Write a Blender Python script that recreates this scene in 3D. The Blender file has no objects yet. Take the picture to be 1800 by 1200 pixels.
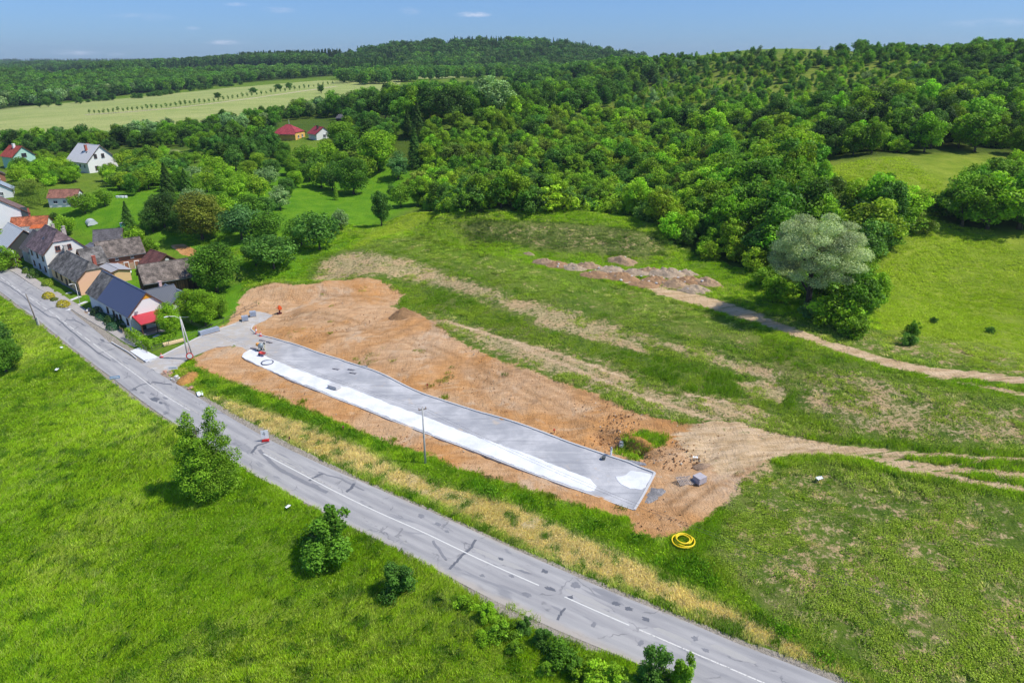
import numpy as np, math, random
random.seed(7); rng = np.random.default_rng(7)
# ---------------------------------------------------------------- camera model and terrain
HC = 50.0; FP = 1200.0; PITCH = math.atan(488/1200)
CP, SP = math.cos(PITCH), math.sin(PITCH)
def ray(px, py):
    u = (np.asarray(px, float)-900)/FP; v = (600-np.asarray(py, float))/FP
    return u, CP+v*SP, -SP+v*CP
def flat(px, py, z=0.0):
    a, b, c = ray(px, py); t = (HC-z)/-c
    return a*t, b*t
def proj(x, y, z):
    dz = np.asarray(z)-HC
    f = y*CP-dz*SP; up = y*SP+dz*CP
    return 900+FP*np.asarray(x)/f, 600-FP*up/f
def at_depth(px, py, Y):
    a, b, c = ray(px, py); t = Y/b
    return (a*t, Y, HC+c*t)
CTRL = []
def cz(z, *pts):
    for p in pts:
        x, y = flat(p[0], p[1], z); CTRL.append((float(x), float(y), z))
def cd(*pts):
    for px, py, Y in pts: CTRL.append(tuple(float(q) for q in at_depth(px, py, Y)))
cz(0.0, (15,498),(60,528),(110,562),(167,606),(200,630),(246,664),(332,721),(400,760),(459,796),(551,845),(700,916),(818,972),(942,1026),(1075,1087),(1277,1172),
   (0,465),(107,533),(200,606),(300,668),(402,732),(586,826),(700,873),(903,964),(1090,1048),(1300,1133),(67,562),(142,623),(320,754),(491,860),(700,965),(896,1071),(1082,1149))
CTRL += [(40,36,0),(70,15,0),(-30,36,-1.6),(-60,60,-2.2),(-100,95,-2.6),(-40,10,-2),(-150,125,-3),(-200,160,-4),(-90,70,-3),(-60,80,-1.6),(-110,125,-1.5),(-8,46,-1.0),(-20,56,-1.2),(-200,60,-6),(-320,200,-8),(0,0,-2),(-200,-100,-6),(150,-60,2),(300,0,12)]
cz(0.5, (430,625),(560,690),(747,760),(840,795),(1000,860),(1115,895),(470,596),(600,637),(713,682),(840,727),(1000,782),(1105,816),(1150,833),(340,630),(380,590),(450,560))
cz(0.4, (240,610),(170,562),(100,520),(40,484),(300,625))
cz(0.6, (238,580),(160,525),(110,480),(60,440),(300,570),(250,500))
cz(1.2, (1250,850),(1200,900)); cz(0.9,(1150,930)); cz(0.8,(1300,1000),(1450,1120)); cz(2.0,(1450,900),(1650,1100),(1330,840)); cz(3.2,(1750,950))
cz(1.6, (900,700),(1050,740),(700,640)); cz(3.0, (1350,740),(1150,690),(900,610),(740,570)); cz(4.0,(1550,780),(1250,680),(1000,610),(850,560)); cz(5.2,(1750,820))
cz(4.6, (1350,670),(1150,625),(950,575),(800,520),(660,490)); cz(6.3,(1360,625),(1180,575),(1000,525),(850,480),(700,455),(620,437))
cz(1.3, (520,590),(600,610),(450,530),(400,540)); cz(2.2,(700,525),(620,560)); cz(1.8,(560,510),(440,505))
cz(7.6, (1330,555),(1200,515),(1050,480),(900,450),(760,410),(950,462)); cz(7.9,(1150,487))
cz(8.0, (1415,555),(1500,605),(1650,640)); cz(8.8,(1800,655)); cz(7.0,(1600,680),(1750,720))
cz(12.8, (770,379),(850,383),(1000,388),(1100,398)); cz(11.6,(1150,416)); cz(7.3,(820,425),(950,447),(1060,462),(1150,468)); cz(6.9,(740,440)); cz(9.2,(1190,440)); cz(8.5,(1230,465)); cz(9.5,(725,378)); cz(7.2,(660,410))
cz(9.0, (1000,374),(1120,386),(800,373)); cz(8.6,(1290,470))
cd((1700,540,126),(1550,420,148),(1800,420,150),(1550,280,198),(1720,272,205),(1780,300,190),(1600,360,165),(1450,310,190),(1640,380,162))
cd((1300,330,215),(1150,330,235),(1000,330,245),(850,330,250),(1500,200,290),(1300,220,310),(1100,230,330),(950,240,330),(1780,170,330),(1780,105,430),(1600,105,460),(1450,112,480),(1300,125,500),(1150,140,560))
cd((1250,106,560),(1350,99,520),(1180,112,600),(1120,118,700))
cd((870,205,345),(740,240,300),(640,260,300),(1050,180,480),(1000,165,640))
cd((600,330,255),(671,398,197),(520,400,190),(357,420,188),(470,460,165),(560,430,182),(400,330,245),(250,380,205),(200,330,245),(100,330,240),(110,365,215),(30,330,235))
cd((165,297,292),(35,290,300),(250,285,300),(400,270,310),(510,240,345),(568,238,345),(330,250,370),(640,205,440))
cd((50,240,400),(300,220,430),(20,190,720),(100,190,620),(500,160,650),(400,147,900),(230,170,780),(680,133,1000),(650,170,600),(620,150,760))
cd((900,132,1050),(750,132,1080),(200,140,980),(60,160,900),(560,125,1150),(300,135,1050))
cd((620,100,1450),(700,84,1480),(850,76,1500),(1000,80,1480),(1080,96,1450),(1150,106,1500))
cd((130,128,1600),(350,113,2600),(20,120,2400),(520,110,2500),(430,108,3300),(200,118,3000),(1200,108,2200))
CTRL += [(400,300,57),(450,450,58),(300,540,55),(500,700,46),(350,750,44),(600,1000,40),(200,800,44),(260,150,24),(300,250,40),(-700,300,2),(-900,900,20),(-1500,2500,45),(1500,1500,42),(0,2600,52),(700,2500,50),(-400,3800,50),(2500,3500,50),(-2500,3500,45),(-3000,0,20),(3000,0,40)]
_C = np.array(CTRL); _S = 1000.0
def _U(r2): return r2*np.log(r2+1e-12)*0.5
def _fit():
    P = _C[:, :2]/_S; n = len(P)
    K = _U(((P[:, None]-P[None])**2).sum(-1))+np.eye(n)*2e-6
    A = np.zeros((n+3, n+3)); A[:n, :n] = K; A[:n, n] = 1; A[:n, n+1:] = P; A[n, :n] = 1; A[n+1:, :n] = P.T
    return np.linalg.solve(A, np.r_[_C[:, 2], 0, 0, 0])
_W = _fit()
def h0(x, y):
    x = np.asarray(x, float); y = np.asarray(y, float); sh = x.shape
    x = x.ravel()/_S; y = y.ravel()/_S; out = np.empty_like(x); n = len(_C)
    for i in range(0, len(x), 20000):
        a, b = x[i:i+20000], y[i:i+20000]
        r2 = (a[:, None]-_C[None, :, 0]/_S)**2+(b[:, None]-_C[None, :, 1]/_S)**2
        out[i:i+20000] = _U(r2)@_W[:n]+_W[n]+_W[n+1]*a+_W[n+2]*b
    return out.reshape(sh)
_nt = np.random.default_rng(3).random((256, 256))
def vnoise(x, y, s, seed=0):
    x = np.asarray(x, float)/s+seed*17.3+500; y = np.asarray(y, float)/s+seed*9.7+500
    xi = np.floor(x).astype(int); yi = np.floor(y).astype(int); fx = x-xi; fy = y-yi
    fx = fx*fx*(3-2*fx); fy = fy*fy*(3-2*fy)
    g = lambda i, j: _nt[i & 255, j & 255]
    return (g(xi, yi)*(1-fx)+g(xi+1, yi)*fx)*(1-fy)+(g(xi, yi+1)*(1-fx)+g(xi+1, yi+1)*fx)*fy
def bump(x, y, c, r1, r2, ang, hh, p=1.0):
    ca, sa = math.cos(ang), math.sin(ang); dx = x-c[0]; dy = y-c[1]
    a = (dx*ca+dy*sa)/r1; b = (-dx*sa+dy*ca)/r2
    return hh*np.exp(-(a*a+b*b)**p)
_b1 = flat(520, 508, 2.5); _b2 = flat(560, 552, 1.5); _b3 = flat(1092, 780, 1.0); _b4 = flat(1185, 800, 1.2); _b5 = flat(1075, 750, 1.5)
_k0 = flat(1000, 777, .5); _k1 = flat(1150, 831, .5); _ka = math.atan2(_k1[1]-_k0[1], _k1[0]-_k0[0]); _kn = (-math.sin(_ka), math.cos(_ka))
def h(x, y):
    x = np.asarray(x, float); y = np.asarray(y, float)
    z = h0(x, y)
    z = z+bump(x, y, _b1, 12, 4.0, -.05, 2.5, 1.6)+bump(x, y, _b2, 9, 3, -.5, 1.0)
    z = z+bump(x, y, _b4, 5, 1.6, .75, .6)+bump(x, y, _b5, 3.2, 2.6, 0, .5)-bump(x, y, _b3, 4.4, 1.5, _ka, 1.5, 3)*np.clip(((x-_k0[0])*_kn[0]+(y-_k0[1])*_kn[1]-1.0)/.6, 0, 1)
    return z
def P(px, py, lift=0.0):
    """world point where the sight line through photo pixel (px, py) meets the terrain"""
    px = np.atleast_1d(np.asarray(px, float)); py = np.atleast_1d(np.asarray(py, float))
    a, b, c = ray(px, py); n = len(px)
    ts = 38*1.022**np.arange(0, 215)
    out = np.full(n, np.nan); prev = np.full(n, 30.0)
    for t in ts:
        m = np.isnan(out)
        if not m.any(): break
        s = t/b[m]
        hit = (HC+c[m]*s) <= h(a[m]*s, np.full(m.sum(), t))+lift
        idx = np.where(m)[0]
        out[idx[hit]] = t; prev[idx[~hit]] = t
    bad = np.isnan(out); out[bad] = 4200; lo, hi = prev.copy(), out.copy()
    for _ in range(14):
        mid = (lo+hi)/2; s = mid/b
        under = (HC+c*s) <= h(a*s, mid)+lift
        hi = np.where(under, mid, hi); lo = np.where(under, lo, mid)
    s = hi/b
    return np.stack([a*s, hi, h(a*s, hi)], 1)
def P1(px, py): return P([px], [py])[0]
def PP(pts): q = np.array(pts, float); return P(q[:, 0], q[:, 1])
import bpy, bmesh
from mathutils import Vector, Matrix
SC = bpy.context.scene; COL = SC.collection
R = math.radians
def tag(o, label=None, cat=None, group=None, kind=None):
    if label: o['label'] = label
    if cat: o['category'] = cat
    if group: o['group'] = group
    if kind: o['kind'] = kind
    return o
def empty(name, loc, rz, label, cat, group=None):
    o = bpy.data.objects.new(name, None); COL.objects.link(o); o.location = loc; o.rotation_euler = (0, 0, rz)
    o.empty_display_size = .3
    return tag(o, label, cat, group)
def link(name, me, parent=None, loc=None):
    o = bpy.data.objects.new(name, me); COL.objects.link(o)
    if parent: o.parent = parent
    if loc is not None: o.location = loc
    return o
def copy_tree(o, parent=None):
    c = o.copy(); COL.objects.link(c); c.parent = parent
    for ch in o.children: copy_tree(ch, c)
    return c
def mesh_np(name, V, F, mat=None, smooth=False):
    """V (n,3); F (m,k) all the same k"""
    V = np.asarray(V, np.float32); F = np.asarray(F, np.int32); me = bpy.data.meshes.new(name)
    me.vertices.add(len(V)); me.vertices.foreach_set('co', V.ravel())
    k = F.shape[1]; me.loops.add(F.size); me.loops.foreach_set('vertex_index', F.ravel())
    me.polygons.add(len(F)); me.polygons.foreach_set('loop_start', np.arange(0, F.size, k, dtype=np.int32))
    me.update(calc_edges=True)
    if smooth: me.polygons.foreach_set('use_smooth', np.ones(len(F), bool))
    for m in (mat if isinstance(mat, list) else [mat]):
        if m: me.materials.append(m)
    return me
class MB:
    def __init__(s): s.v = []; s.f = []
    def add(s, V, F):
        n = len(s.v); s.v += [tuple(map(float, p)) for p in V]; s.f += [tuple(i+n for i in f) for f in F]; return s
    def box(s, c, d, rz=0.0, M=None):
        x, y, z = d[0]/2, d[1]/2, d[2]/2
        V = [Vector((i*x, j*y, k*z)) for k in (-1, 1) for j in (-1, 1) for i in (-1, 1)]
        m = Matrix.Translation(c) @ (M if M is not None else Matrix.Rotation(rz, 4, 'Z'))
        return s.add([m @ p for p in V], [(0,2,3,1),(4,5,7,6),(0,1,5,4),(2,6,7,3),(0,4,6,2),(1,3,7,5)])
    def bar(s, a, b, w, w2=None):
        a = Vector(a); b = Vector(b); d = b-a; L = d.length
        q = d.to_track_quat('Z', 'Y').to_matrix().to_4x4()
        return s.box((a+b)/2, (w, w2 or w, L), M=q)
    def tube(s, pts, r, n=8, cap=True, r2=None):
        pts = [Vector(p) for p in pts]; m = len(pts); base = len(s.v); up = Vector((0.13, .21, 1)).normalized()
        for i, p in enumerate(pts):
            d = (pts[min(i+1, m-1)]-pts[max(i-1, 0)]).normalized()
            a = d.cross(up)
            if a.length < .1: a = d.cross(Vector((1, 0, 0)))
            a.normalize(); b = d.cross(a)
            rr = r if r2 is None else r+(r2-r)*i/(m-1)
            if isinstance(r, (list, tuple)): rr = r[i]
            for k in range(n):
                t = 2*math.pi*k/n; q = p+a*math.cos(t)*rr+b*math.sin(t)*rr; s.v.append(tuple(q))
        for i in range(m-1):
            for k in range(n):
                k2 = (k+1) % n; s.f.append((base+i*n+k, base+i*n+k2, base+(i+1)*n+k2, base+(i+1)*n+k))
        if cap: s.f.append(tuple(base+k for k in range(n))[::-1]); s.f.append(tuple(base+(m-1)*n+k for k in range(n)))
        return s
    def prism(s, poly, off):
        """poly: list of 3D points (planar), off: extrusion vector"""
        n = len(poly); A = [Vector(p) for p in poly]; B = [p+Vector(off) for p in A]
        return s.add(A+B, [tuple(range(n))[::-1], tuple(range(n, 2*n))]+[(i, (i+1) % n, n+(i+1) % n, n+i) for i in range(n)])
    def mesh(s, name, mat, smooth=False, fix=True):
        me = bpy.data.meshes.new(name); me.from_pydata(s.v, [], s.f)
        if fix:
            bm = bmesh.new(); bm.from_mesh(me); bmesh.ops.recalc_face_normals(bm, faces=bm.faces); bm.to_mesh(me); bm.free()
        if smooth: me.polygons.foreach_set('use_smooth', [True]*len(me.polygons))
        if mat: me.materials.append(mat)
        return me
    def build(s, name, mat, parent=None, smooth=False, loc=None): return link(name, s.mesh(name, mat, smooth), parent, loc)
# ---------------------------------------------------------------- node materials
class N:
    def __init__(s, name, rough=.85):
        s.m = bpy.data.materials.new(name); s.m.use_nodes = True; s.t = s.m.node_tree; s.b = s.t.nodes['Principled BSDF']
        s.b.inputs['Roughness'].default_value = rough; s.b.inputs['Specular IOR Level'].default_value = .25
    def n(s, typ, **kw):
        o = s.t.nodes.new(typ)
        for k, v in kw.items(): setattr(o, k, v)
        return o
    def l(s, a, b): s.t.links.new(a, b)
    def pos(s): return s.n('ShaderNodeNewGeometry').outputs['Position']
    def obj(s): return s.n('ShaderNodeTexCoord').outputs['Object']
    def map(s, v, scale=(1, 1, 1), rot=(0, 0, 0)):
        m = s.n('ShaderNodeMapping'); s.l(v, m.inputs[0]); m.inputs['Scale'].default_value = scale; m.inputs['Rotation'].default_value = rot; return m.outputs[0]
    def noise(s, v, scale, detail=4, rough=.6, dist=0):
        o = s.n('ShaderNodeTexNoise'); s.l(v, o.inputs['Vector']); o.inputs['Scale'].default_value = scale
        o.inputs['Detail'].default_value = detail; o.inputs['Roughness'].default_value = rough; o.inputs['Distortion'].default_value = dist
        return o.outputs['Fac']
    def math(s, op, a, b=None, c=None, clamp=False):
        o = s.n('ShaderNodeMath', operation=op, use_clamp=clamp)
        for i, q in enumerate((a, b, c)):
            if q is None: continue
            if isinstance(q, (int, float)): o.inputs[i].default_value = q
            else: s.l(q, o.inputs[i])
        return o.outputs[0]
    def ramp(s, v, lo, hi, a=0., b=1.):
        o = s.n('ShaderNodeMapRange', interpolation_type='SMOOTHSTEP')
        s.l(v, o.inputs[0])
        for i, q in zip((1, 2, 3, 4), (lo, hi, a, b)): o.inputs[i].default_value = q
        return o.outputs[0]
    def mix(s, f, a, b, blend='MIX'):
        o = s.n('ShaderNodeMix', data_type='RGBA', blend_type=blend)
        for i, q in ((0, f), (6, a), (7, b)):
            if isinstance(q, (int, float)): o.inputs[i].default_value = q
            elif isinstance(q, tuple): o.inputs[i].default_value = (*q[:3], 1)
            else: s.l(q, o.inputs[i])
        return o.outputs[2]
    def attr(s, name, typ='GEOMETRY', out='Fac'):
        o = s.n('ShaderNodeAttribute'); o.attribute_name = name; o.attribute_type = typ; return o.outputs[out]
    def color(s, c):
        if isinstance(c, tuple): s.b.inputs['Base Color'].default_value = (*c[:3], 1)
        else: s.l(c, s.b.inputs['Base Color'])
        return s
    def bump(s, hgt, strength=.5, dist=.1):
        o = s.n('ShaderNodeBump'); s.l(hgt, o.inputs['Height']); o.inputs['Strength'].default_value = strength; o.inputs['Distance'].default_value = dist
        s.l(o.outputs[0], s.b.inputs['Normal']); return s
def srgb(r, g, b):
    f = lambda c: (c/255/12.92 if c/255 <= .04045 else ((c/255+.055)/1.055)**2.4)
    return (f(r), f(g), f(b))
_mc = {}
def plain(name, c, rough=.8, metal=0, var=.12, sc=1.5):
    if name in _mc: return _mc[name]
    m = N(name, rough); o = m.obj(); f = m.noise(o, sc, 6, .65)
    f2 = m.noise(o, sc*9, 3)
    k = m.math('ADD', m.math('MULTIPLY', m.math('SUBTRACT', f, .5), var*4), m.math('MULTIPLY', m.math('SUBTRACT', f2, .5), var*1.5))
    col = m.mix(m.math('ADD', k, .5, clamp=True), tuple(q*(1-var*1.3) for q in c), tuple(min(.9, q*(1+var)) for q in c)); m.color(col)
    m.b.inputs['Metallic'].default_value = metal; m.bump(f2, .15, .01)
    _mc[name] = m.m; return m.m
def tiles(name, c, row=.3, colw=.25, var=.35, ribbed=False):
    """roof tiles: rows follow the height, columns follow the ridge (local y)"""
    if name in _mc: return _mc[name]
    m = N(name, .8); o = m.obj(); sx = m.n('ShaderNodeSeparateXYZ'); m.l(o, sx.inputs[0])
    cb = m.n('ShaderNodeCombineXYZ'); m.l(sx.outputs['Y'], cb.inputs[0]); m.l(m.math('MULTIPLY', sx.outputs['Z'], 1.4), cb.inputs[1])
    b = m.n('ShaderNodeTexBrick'); m.l(cb.outputs[0], b.inputs['Vector']); b.inputs['Scale'].default_value = 1
    b.inputs['Brick Width'].default_value = colw; b.inputs['Row Height'].default_value = row; b.inputs['Mortar Size'].default_value = .03
    b.inputs['Mortar Smooth'].default_value = .6; b.inputs['Bias'].default_value = 0
    b.inputs['Color1'].default_value = (.55, .55, .55, 1); b.inputs['Color2'].default_value = (1, 1, 1, 1); b.inputs['Mortar'].default_value = (.3, .3, .3, 1)
    f = m.noise(o, .7, 6, .7); g = m.noise(o, 6, 3)
    a = m.mix(m.ramp(f, .35, .68), tuple(q*(1-var) for q in c), tuple(min(1, q*(1+var)) for q in c))
    a = m.mix(m.ramp(g, .55, .75, 0, .35), a, (.33, .31, .27))
    m.color(m.mix(.75, a, b.outputs['Color'], 'MULTIPLY'))
    m.bump(b.outputs['Fac'], .6, -.04); _mc[name] = m.m; return m.m
def ribbed(name, c, pitch=.35, axis='Y', rough=.45, var=.1):
    if name in _mc: return _mc[name]
    m = N(name, rough); o = m.obj(); sx = m.n('ShaderNodeSeparateXYZ'); m.l(o, sx.inputs[0])
    w = m.math('FRACT', m.math('DIVIDE', sx.outputs[axis], pitch)); rib = m.ramp(m.math('ABSOLUTE', m.math('SUBTRACT', w, .5)), .3, .48)
    zr = m.math('FRACT', m.math('DIVIDE', sx.outputs['Z'], .28)); zz = m.ramp(zr, 0, .2, 1, 0)
    f = m.noise(o, 1.1, 5, .7)
    a = m.mix(f, tuple(q*(1-var) for q in c), tuple(min(1, q*(1+var*1.5)) for q in c))
    a = m.mix(m.math('MULTIPLY', rib, .45), a, tuple(q*.45 for q in c)); a = m.mix(m.math('MULTIPLY', zz, .3), a, tuple(q*.4 for q in c))
    m.color(a); m.bump(rib, .5, .04); _mc[name] = m.m; return m.m
def planks(name, c, pitch=.22, axis='Y'):
    if name in _mc: return _mc[name]
    m = N(name, .9); o = m.obj(); sx = m.n('ShaderNodeSeparateXYZ'); m.l(o, sx.inputs[0])
    s_ = m.math('ADD', sx.outputs['X'], sx.outputs['Y']) if axis == 'XY' else sx.outputs[axis]
    w = m.math('FRACT', m.math('DIVIDE', s_, pitch)); gap = m.ramp(m.math('ABSOLUTE', m.math('SUBTRACT', w, .5)), .4, .49)
    idx = m.math('FLOOR', m.math('DIVIDE', s_, pitch)); wn = m.n('ShaderNodeTexWhiteNoise', noise_dimensions='1D'); m.l(idx, wn.inputs['W'])
    f = m.noise(o, 1.5, 5, .7)
    a = m.mix(wn.outputs['Value'], tuple(q*.6 for q in c), tuple(q*1.35 for q in c)); a = m.mix(m.math('MULTIPLY', f, .6), a, tuple(q*.5 for q in c))
    m.color(m.mix(gap, a, (.015, .012, .01))); _mc[name] = m.m; return m.m
# ---------------------------------------------------------------- polygon masks in world space
def _dens(poly, step=40):
    q = []
    for i in range(len(poly)):
        a = np.array(poly[i], float); b = np.array(poly[(i+1) % len(poly)], float); n = max(1, int(np.hypot(*(b-a))//step))
        q += [a+(b-a)*k/n for k in range(n)]
    return q
class Poly:
    def __init__(s, px=None, world=None):
        s.w = np.array(world, float)[:, :2] if world is not None else PP(_dens(px))[:, :2]
        s.lo = s.w.min(0); s.hi = s.w.max(0)
    def sd(s, x, y, pad):
        """signed distance (positive inside), only exact within pad of the edge"""
        out = np.full(x.shape, -1e3); m = (x > s.lo[0]-pad) & (x < s.hi[0]+pad) & (y > s.lo[1]-pad) & (y < s.hi[1]+pad)
        idx = np.where(m)[0]
        for k in range(0, len(idx), 30000):
            i = idx[k:k+30000]; X, Y = x[i], y[i]; d = np.full(X.shape, 1e9); ins = np.zeros(X.shape, bool); w = s.w; n = len(w)
            for j in range(n):
                ax, ay = w[j]; bx, by = w[(j+1) % n]; ex, ey = bx-ax, by-ay
                t = np.clip(((X-ax)*ex+(Y-ay)*ey)/(ex*ex+ey*ey+1e-9), 0, 1)
                d = np.minimum(d, (X-ax-t*ex)**2+(Y-ay-t*ey)**2)
                c = ((ay > Y) != (by > Y)); ins ^= c & (X < (bx-ax)*(Y-ay)/((by-ay)+1e-12)+ax)
            out[i] = np.where(ins, 1, -1)*np.sqrt(d)
        return out
    def mask(s, x, y, soft):
        t = np.clip(s.sd(x, y, soft)/soft*.5+.5, 0, 1); return t*t*(3-2*t)
    def inside(s, x, y): return s.sd(x, y, 0.1) > 0
def maskval(defs, x, y):
    out = np.zeros(x.shape)
    for po, soft, val in defs: out = np.maximum(out, po.mask(x, y, soft)*val)
    return out
# ---------------------------------------------------------------- photo outlines brought onto the terrain
road_lo = [(-90,430),(-40,480),(0,512),(67,562),(142,623),(206,670),(250,705),(320,754),(372,788),(423,822),(491,860),(567,898),(624,930),(700,965),(787,1011),(896,1071),(973,1106),(1082,1149),(1160,1183),(1240,1218),(1330,1258),(1450,1312),(1580,1370)]
road_up = [(-90,405),(-40,438),(0,466),(27,482),(107,533),(157,572),(200,608),(240,634),(280,657),(320,679),(350,700),(402,732),(472,773),(535,803),(586,826),(700,873),(756,900),(903,964),(1012,1013),(1090,1048),(1199,1087),(1300,1133),(1400,1170),(1480,1203),(1600,1255),(1720,1305),(1850,1360)]
cline = [(-90,417),(-40,458),(15,498),(50,522),(90,548),(133,582),(167,606),(200,630),(246,664),(284,692),(332,721),(400,761),(459,796),(551,845),(700,916),(818,972),(942,1026),(1075,1087),(1180,1130),(1277,1172),(1380,1215),(1520,1278),(1660,1340)]
def smooth_line(P3, step=1.0, it=2):
    """resample a world polyline evenly and smooth it"""
    p = np.array(P3)[:, :2]
    d = np.r_[0, np.cumsum(np.hypot(*np.diff(p, axis=0).T))]; n = int(d[-1]/step)
    t = np.linspace(0, d[-1], n); q = np.stack([np.interp(t, d, p[:, 0]), np.interp(t, d, p[:, 1])], 1)
    for _ in range(it*6):
        q[2:-2] = (q[0:-4]+q[1:-3]*2+q[2:-2]*2+q[3:-1]*2+q[4:])/8
    return q
C = smooth_line(PP(cline), 1.0, 3)
def perp(C):
    t = np.gradient(C, axis=0); t /= np.hypot(*t.T)[:, None]; return np.stack([-t[:, 1], t[:, 0]], 1), t
CN, CT = perp(C)                    # CN points to the left of the walking direction (village -> camera), i.e. up the slope
def offs(line):
    p = smooth_line(PP(line), .8, 2); out = []
    for c, n in zip(C, CN):
        r = p-c; al = np.abs(r@np.array([n[1], -n[0]])); i = np.argmin(al+0.02*np.abs(r@n)); out.append((p[i]-c)@n)
    o = np.array(out)
    for _ in range(8): o[1:-1] = (o[:-2]+o[1:-1]*2+o[2:])/4
    return o
OU, OL = offs(road_up), offs(road_lo)
S_ = np.arange(len(C))*1.0
def road_pt(s, off):
    """point on the road: s metres along, off metres to the side of the centre line"""
    x = np.interp(s, S_, C[:, 0])+np.interp(s, S_, CN[:, 0])*off; y = np.interp(s, S_, C[:, 1])+np.interp(s, S_, CN[:, 1])*off
    return x, y
def road_s(px, py):
    p = P1(px, py)[:2]; d = np.hypot(*(C-p).T); i = int(np.argmin(d)); return float(S_[i]), float((p-C[i])@CN[i])
sgn = 1 if OU.mean() > 0 else -1
lot_px = [(436,617),(426,624),(430,632),(500,663),(580,696),(644,720),(747,761),(840,795),(1000,856),(1045,870),(1115,896),(1150,832),(1105,813),(1058,798),(1000,778),(840,724),(747,694),(713,679),(660,653),(600,633),(560,621),(500,601),(480,595),(450,587),(440,579),(446,572),(462,565),(480,554),(466,550),(450,547),(430,560),(400,573),(356,589),(288,623),(262,636),(250,640),(283,658),(312,645),(322,637),(340,626),(380,610),(405,608),(424,611)]
strip_px = [(440,615),(427,622),(426,628),(430,631),(500,662),(580,694),(644,718),(747,759),(840,793),(1000,854),(1030,864),(1043,863),(1048,856),(1037,842),(1000,828),(920,796),(840,769),(747,733),(700,716),(640,692),(592,675),(540,656),(486,636),(455,620),(447,615)]
pad_px = [(229,618),(245,611),(278,628),(257,637)]
blob_px = [(1083,838),(1100,834),(1112,829),(1140,833),(1147,838),(1138,852),(1124,860),(1108,858),(1092,852),(1086,846)]
walk_c = [(-60,415),(-20,447),(13,467),(53,491),(93,516),(113,528),(140,545),(165,561),(190,575),(215,590),(245,607)]
lotP, stripP = Poly(lot_px), Poly(strip_px)
dirtA = Poly([(424,522),(440,508),(480,497),(520,500),(560,497),(640,487),(680,500),(714,517),(690,537),(740,552),(790,585),(830,612),(900,640),(960,662),(1040,690),(1110,720),(1200,745),(1280,742),(1370,760),(1380,790),(1330,815),(1290,870),(1245,905),(1205,930),(1150,946),(1112,936),(1105,908),(1000,886),(900,852),(800,822),(745,795),(690,785),(600,745),(500,705),(420,675),(345,645),(340,628),(380,605),(420,604),(400,590),(300,632),(290,626),(340,598),(400,570)])
dirtRoadside = Poly([(285,655),(300,642),(345,652),(340,690),(372,712),(350,704),(320,684)])
ruts = [Poly(w) for w in ([(1380,762),(1467,780),(1583,792),(1717,800),(1860,806),(1860,817),(1717,808),(1583,801),(1467,792),(1400,780)], [(1440,788),(1550,803),(1640,815),(1740,826),(1860,836),(1860,847),(1740,836),(1640,824),(1550,811),(1450,799)],
   [(1540,808),(1620,822),(1700,838),(1780,851),(1880,868),(1880,880),(1780,863),(1690,849),(1600,831),(1540,815)], [(1040,478),(1110,493),(1165,512),(1240,531),(1240,534),(1165,516),(1100,498),(1040,483)],
   [(1200,690),(1290,706),(1345,720),(1345,724),(1290,711),(1200,695)], [(1230,705),(1300,722),(1360,745),(1355,749),(1300,728),(1230,711)], [(900,600),(1000,640),(1120,690),(1250,730),(1250,737),(1120,698),(1000,648),(900,607)], [(780,560),(880,590),(1000,625),(1120,668),(1120,674),(1000,632),(880,597),(780,567)], [(1260,800),(1330,780),(1400,770),(1400,777),(1330,790),(1265,810)])]
trackA = Poly([(1250,733),(1310,743),(1367,759),(1467,779),(1560,790),(1620,797),(1560,803),(1500,800),(1450,799),(1380,803),(1330,820),(1270,840),(1200,800),(1180,760)])
trackB = Poly([(1330,553),(1400,577),(1460,600),(1560,628),(1640,645),(1720,652),(1880,672),(1880,683),(1720,668),(1640,662),(1560,645),(1460,614),(1390,590),(1330,568)])
trackB2 = Poly([(1050,476),(1110,487),(1165,505),(1240,520),(1345,551),(1345,573),(1240,541),(1160,520),(1105,500),(1050,486)])
trackC = Poly([(1640,662),(1720,675),(1800,690),(1880,705),(1880,712),(1800,698),(1700,677),(1630,664)])
scrub = [(Poly([(545,487),(560,460),(600,447),(640,440),(720,455),(800,485),(900,520),(1000,545),(1150,592),(1300,630),(1380,655),(1390,680),(1350,665),(1230,630),(1100,600),(1000,578),(900,548),(830,522),(780,505),(700,490),(640,487),(560,497)]), 5., .72),
         (Poly([(940,570),(1050,600),(1140,622),(1120,605),(1010,560),(950,545)]), 2, .9), (Poly([(1180,612),(1260,640),(1350,665),(1350,655),(1250,622),(1190,602)]), 1.5, .85),
         (Poly([(720,545),(800,560),(900,590),(1010,620),(1100,650),(1180,690),(1300,720),(1380,745),(1290,740),(1150,735),(1040,690),(900,635),(790,590)]), 5., .66),
         (Poly([(1300,672),(1340,665),(1390,685),(1370,708),(1320,700)]), 2, .8),
         (Poly([(1180,690),(1300,700),(1400,740),(1500,770),(1367,760),(1250,735)]), 2, .6),
         (Poly([(1170,790),(1250,780),(1350,800),(1370,830),(1280,900),(1180,850)]), 2, .55)]
wheat = Poly([(365,692),(400,704),(480,728),(560,757),(640,790),(690,820),(780,856),(900,886),(1000,934),(1100,978),(1240,1050),(1350,1108),(1530,1200),(1600,1240),(1500,1190),(1400,1155),(1300,1112),(1200,1072),(1100,1032),(1000,995),(900,948),(760,880),(700,858),(600,818),(480,762),(400,718)])
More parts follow.
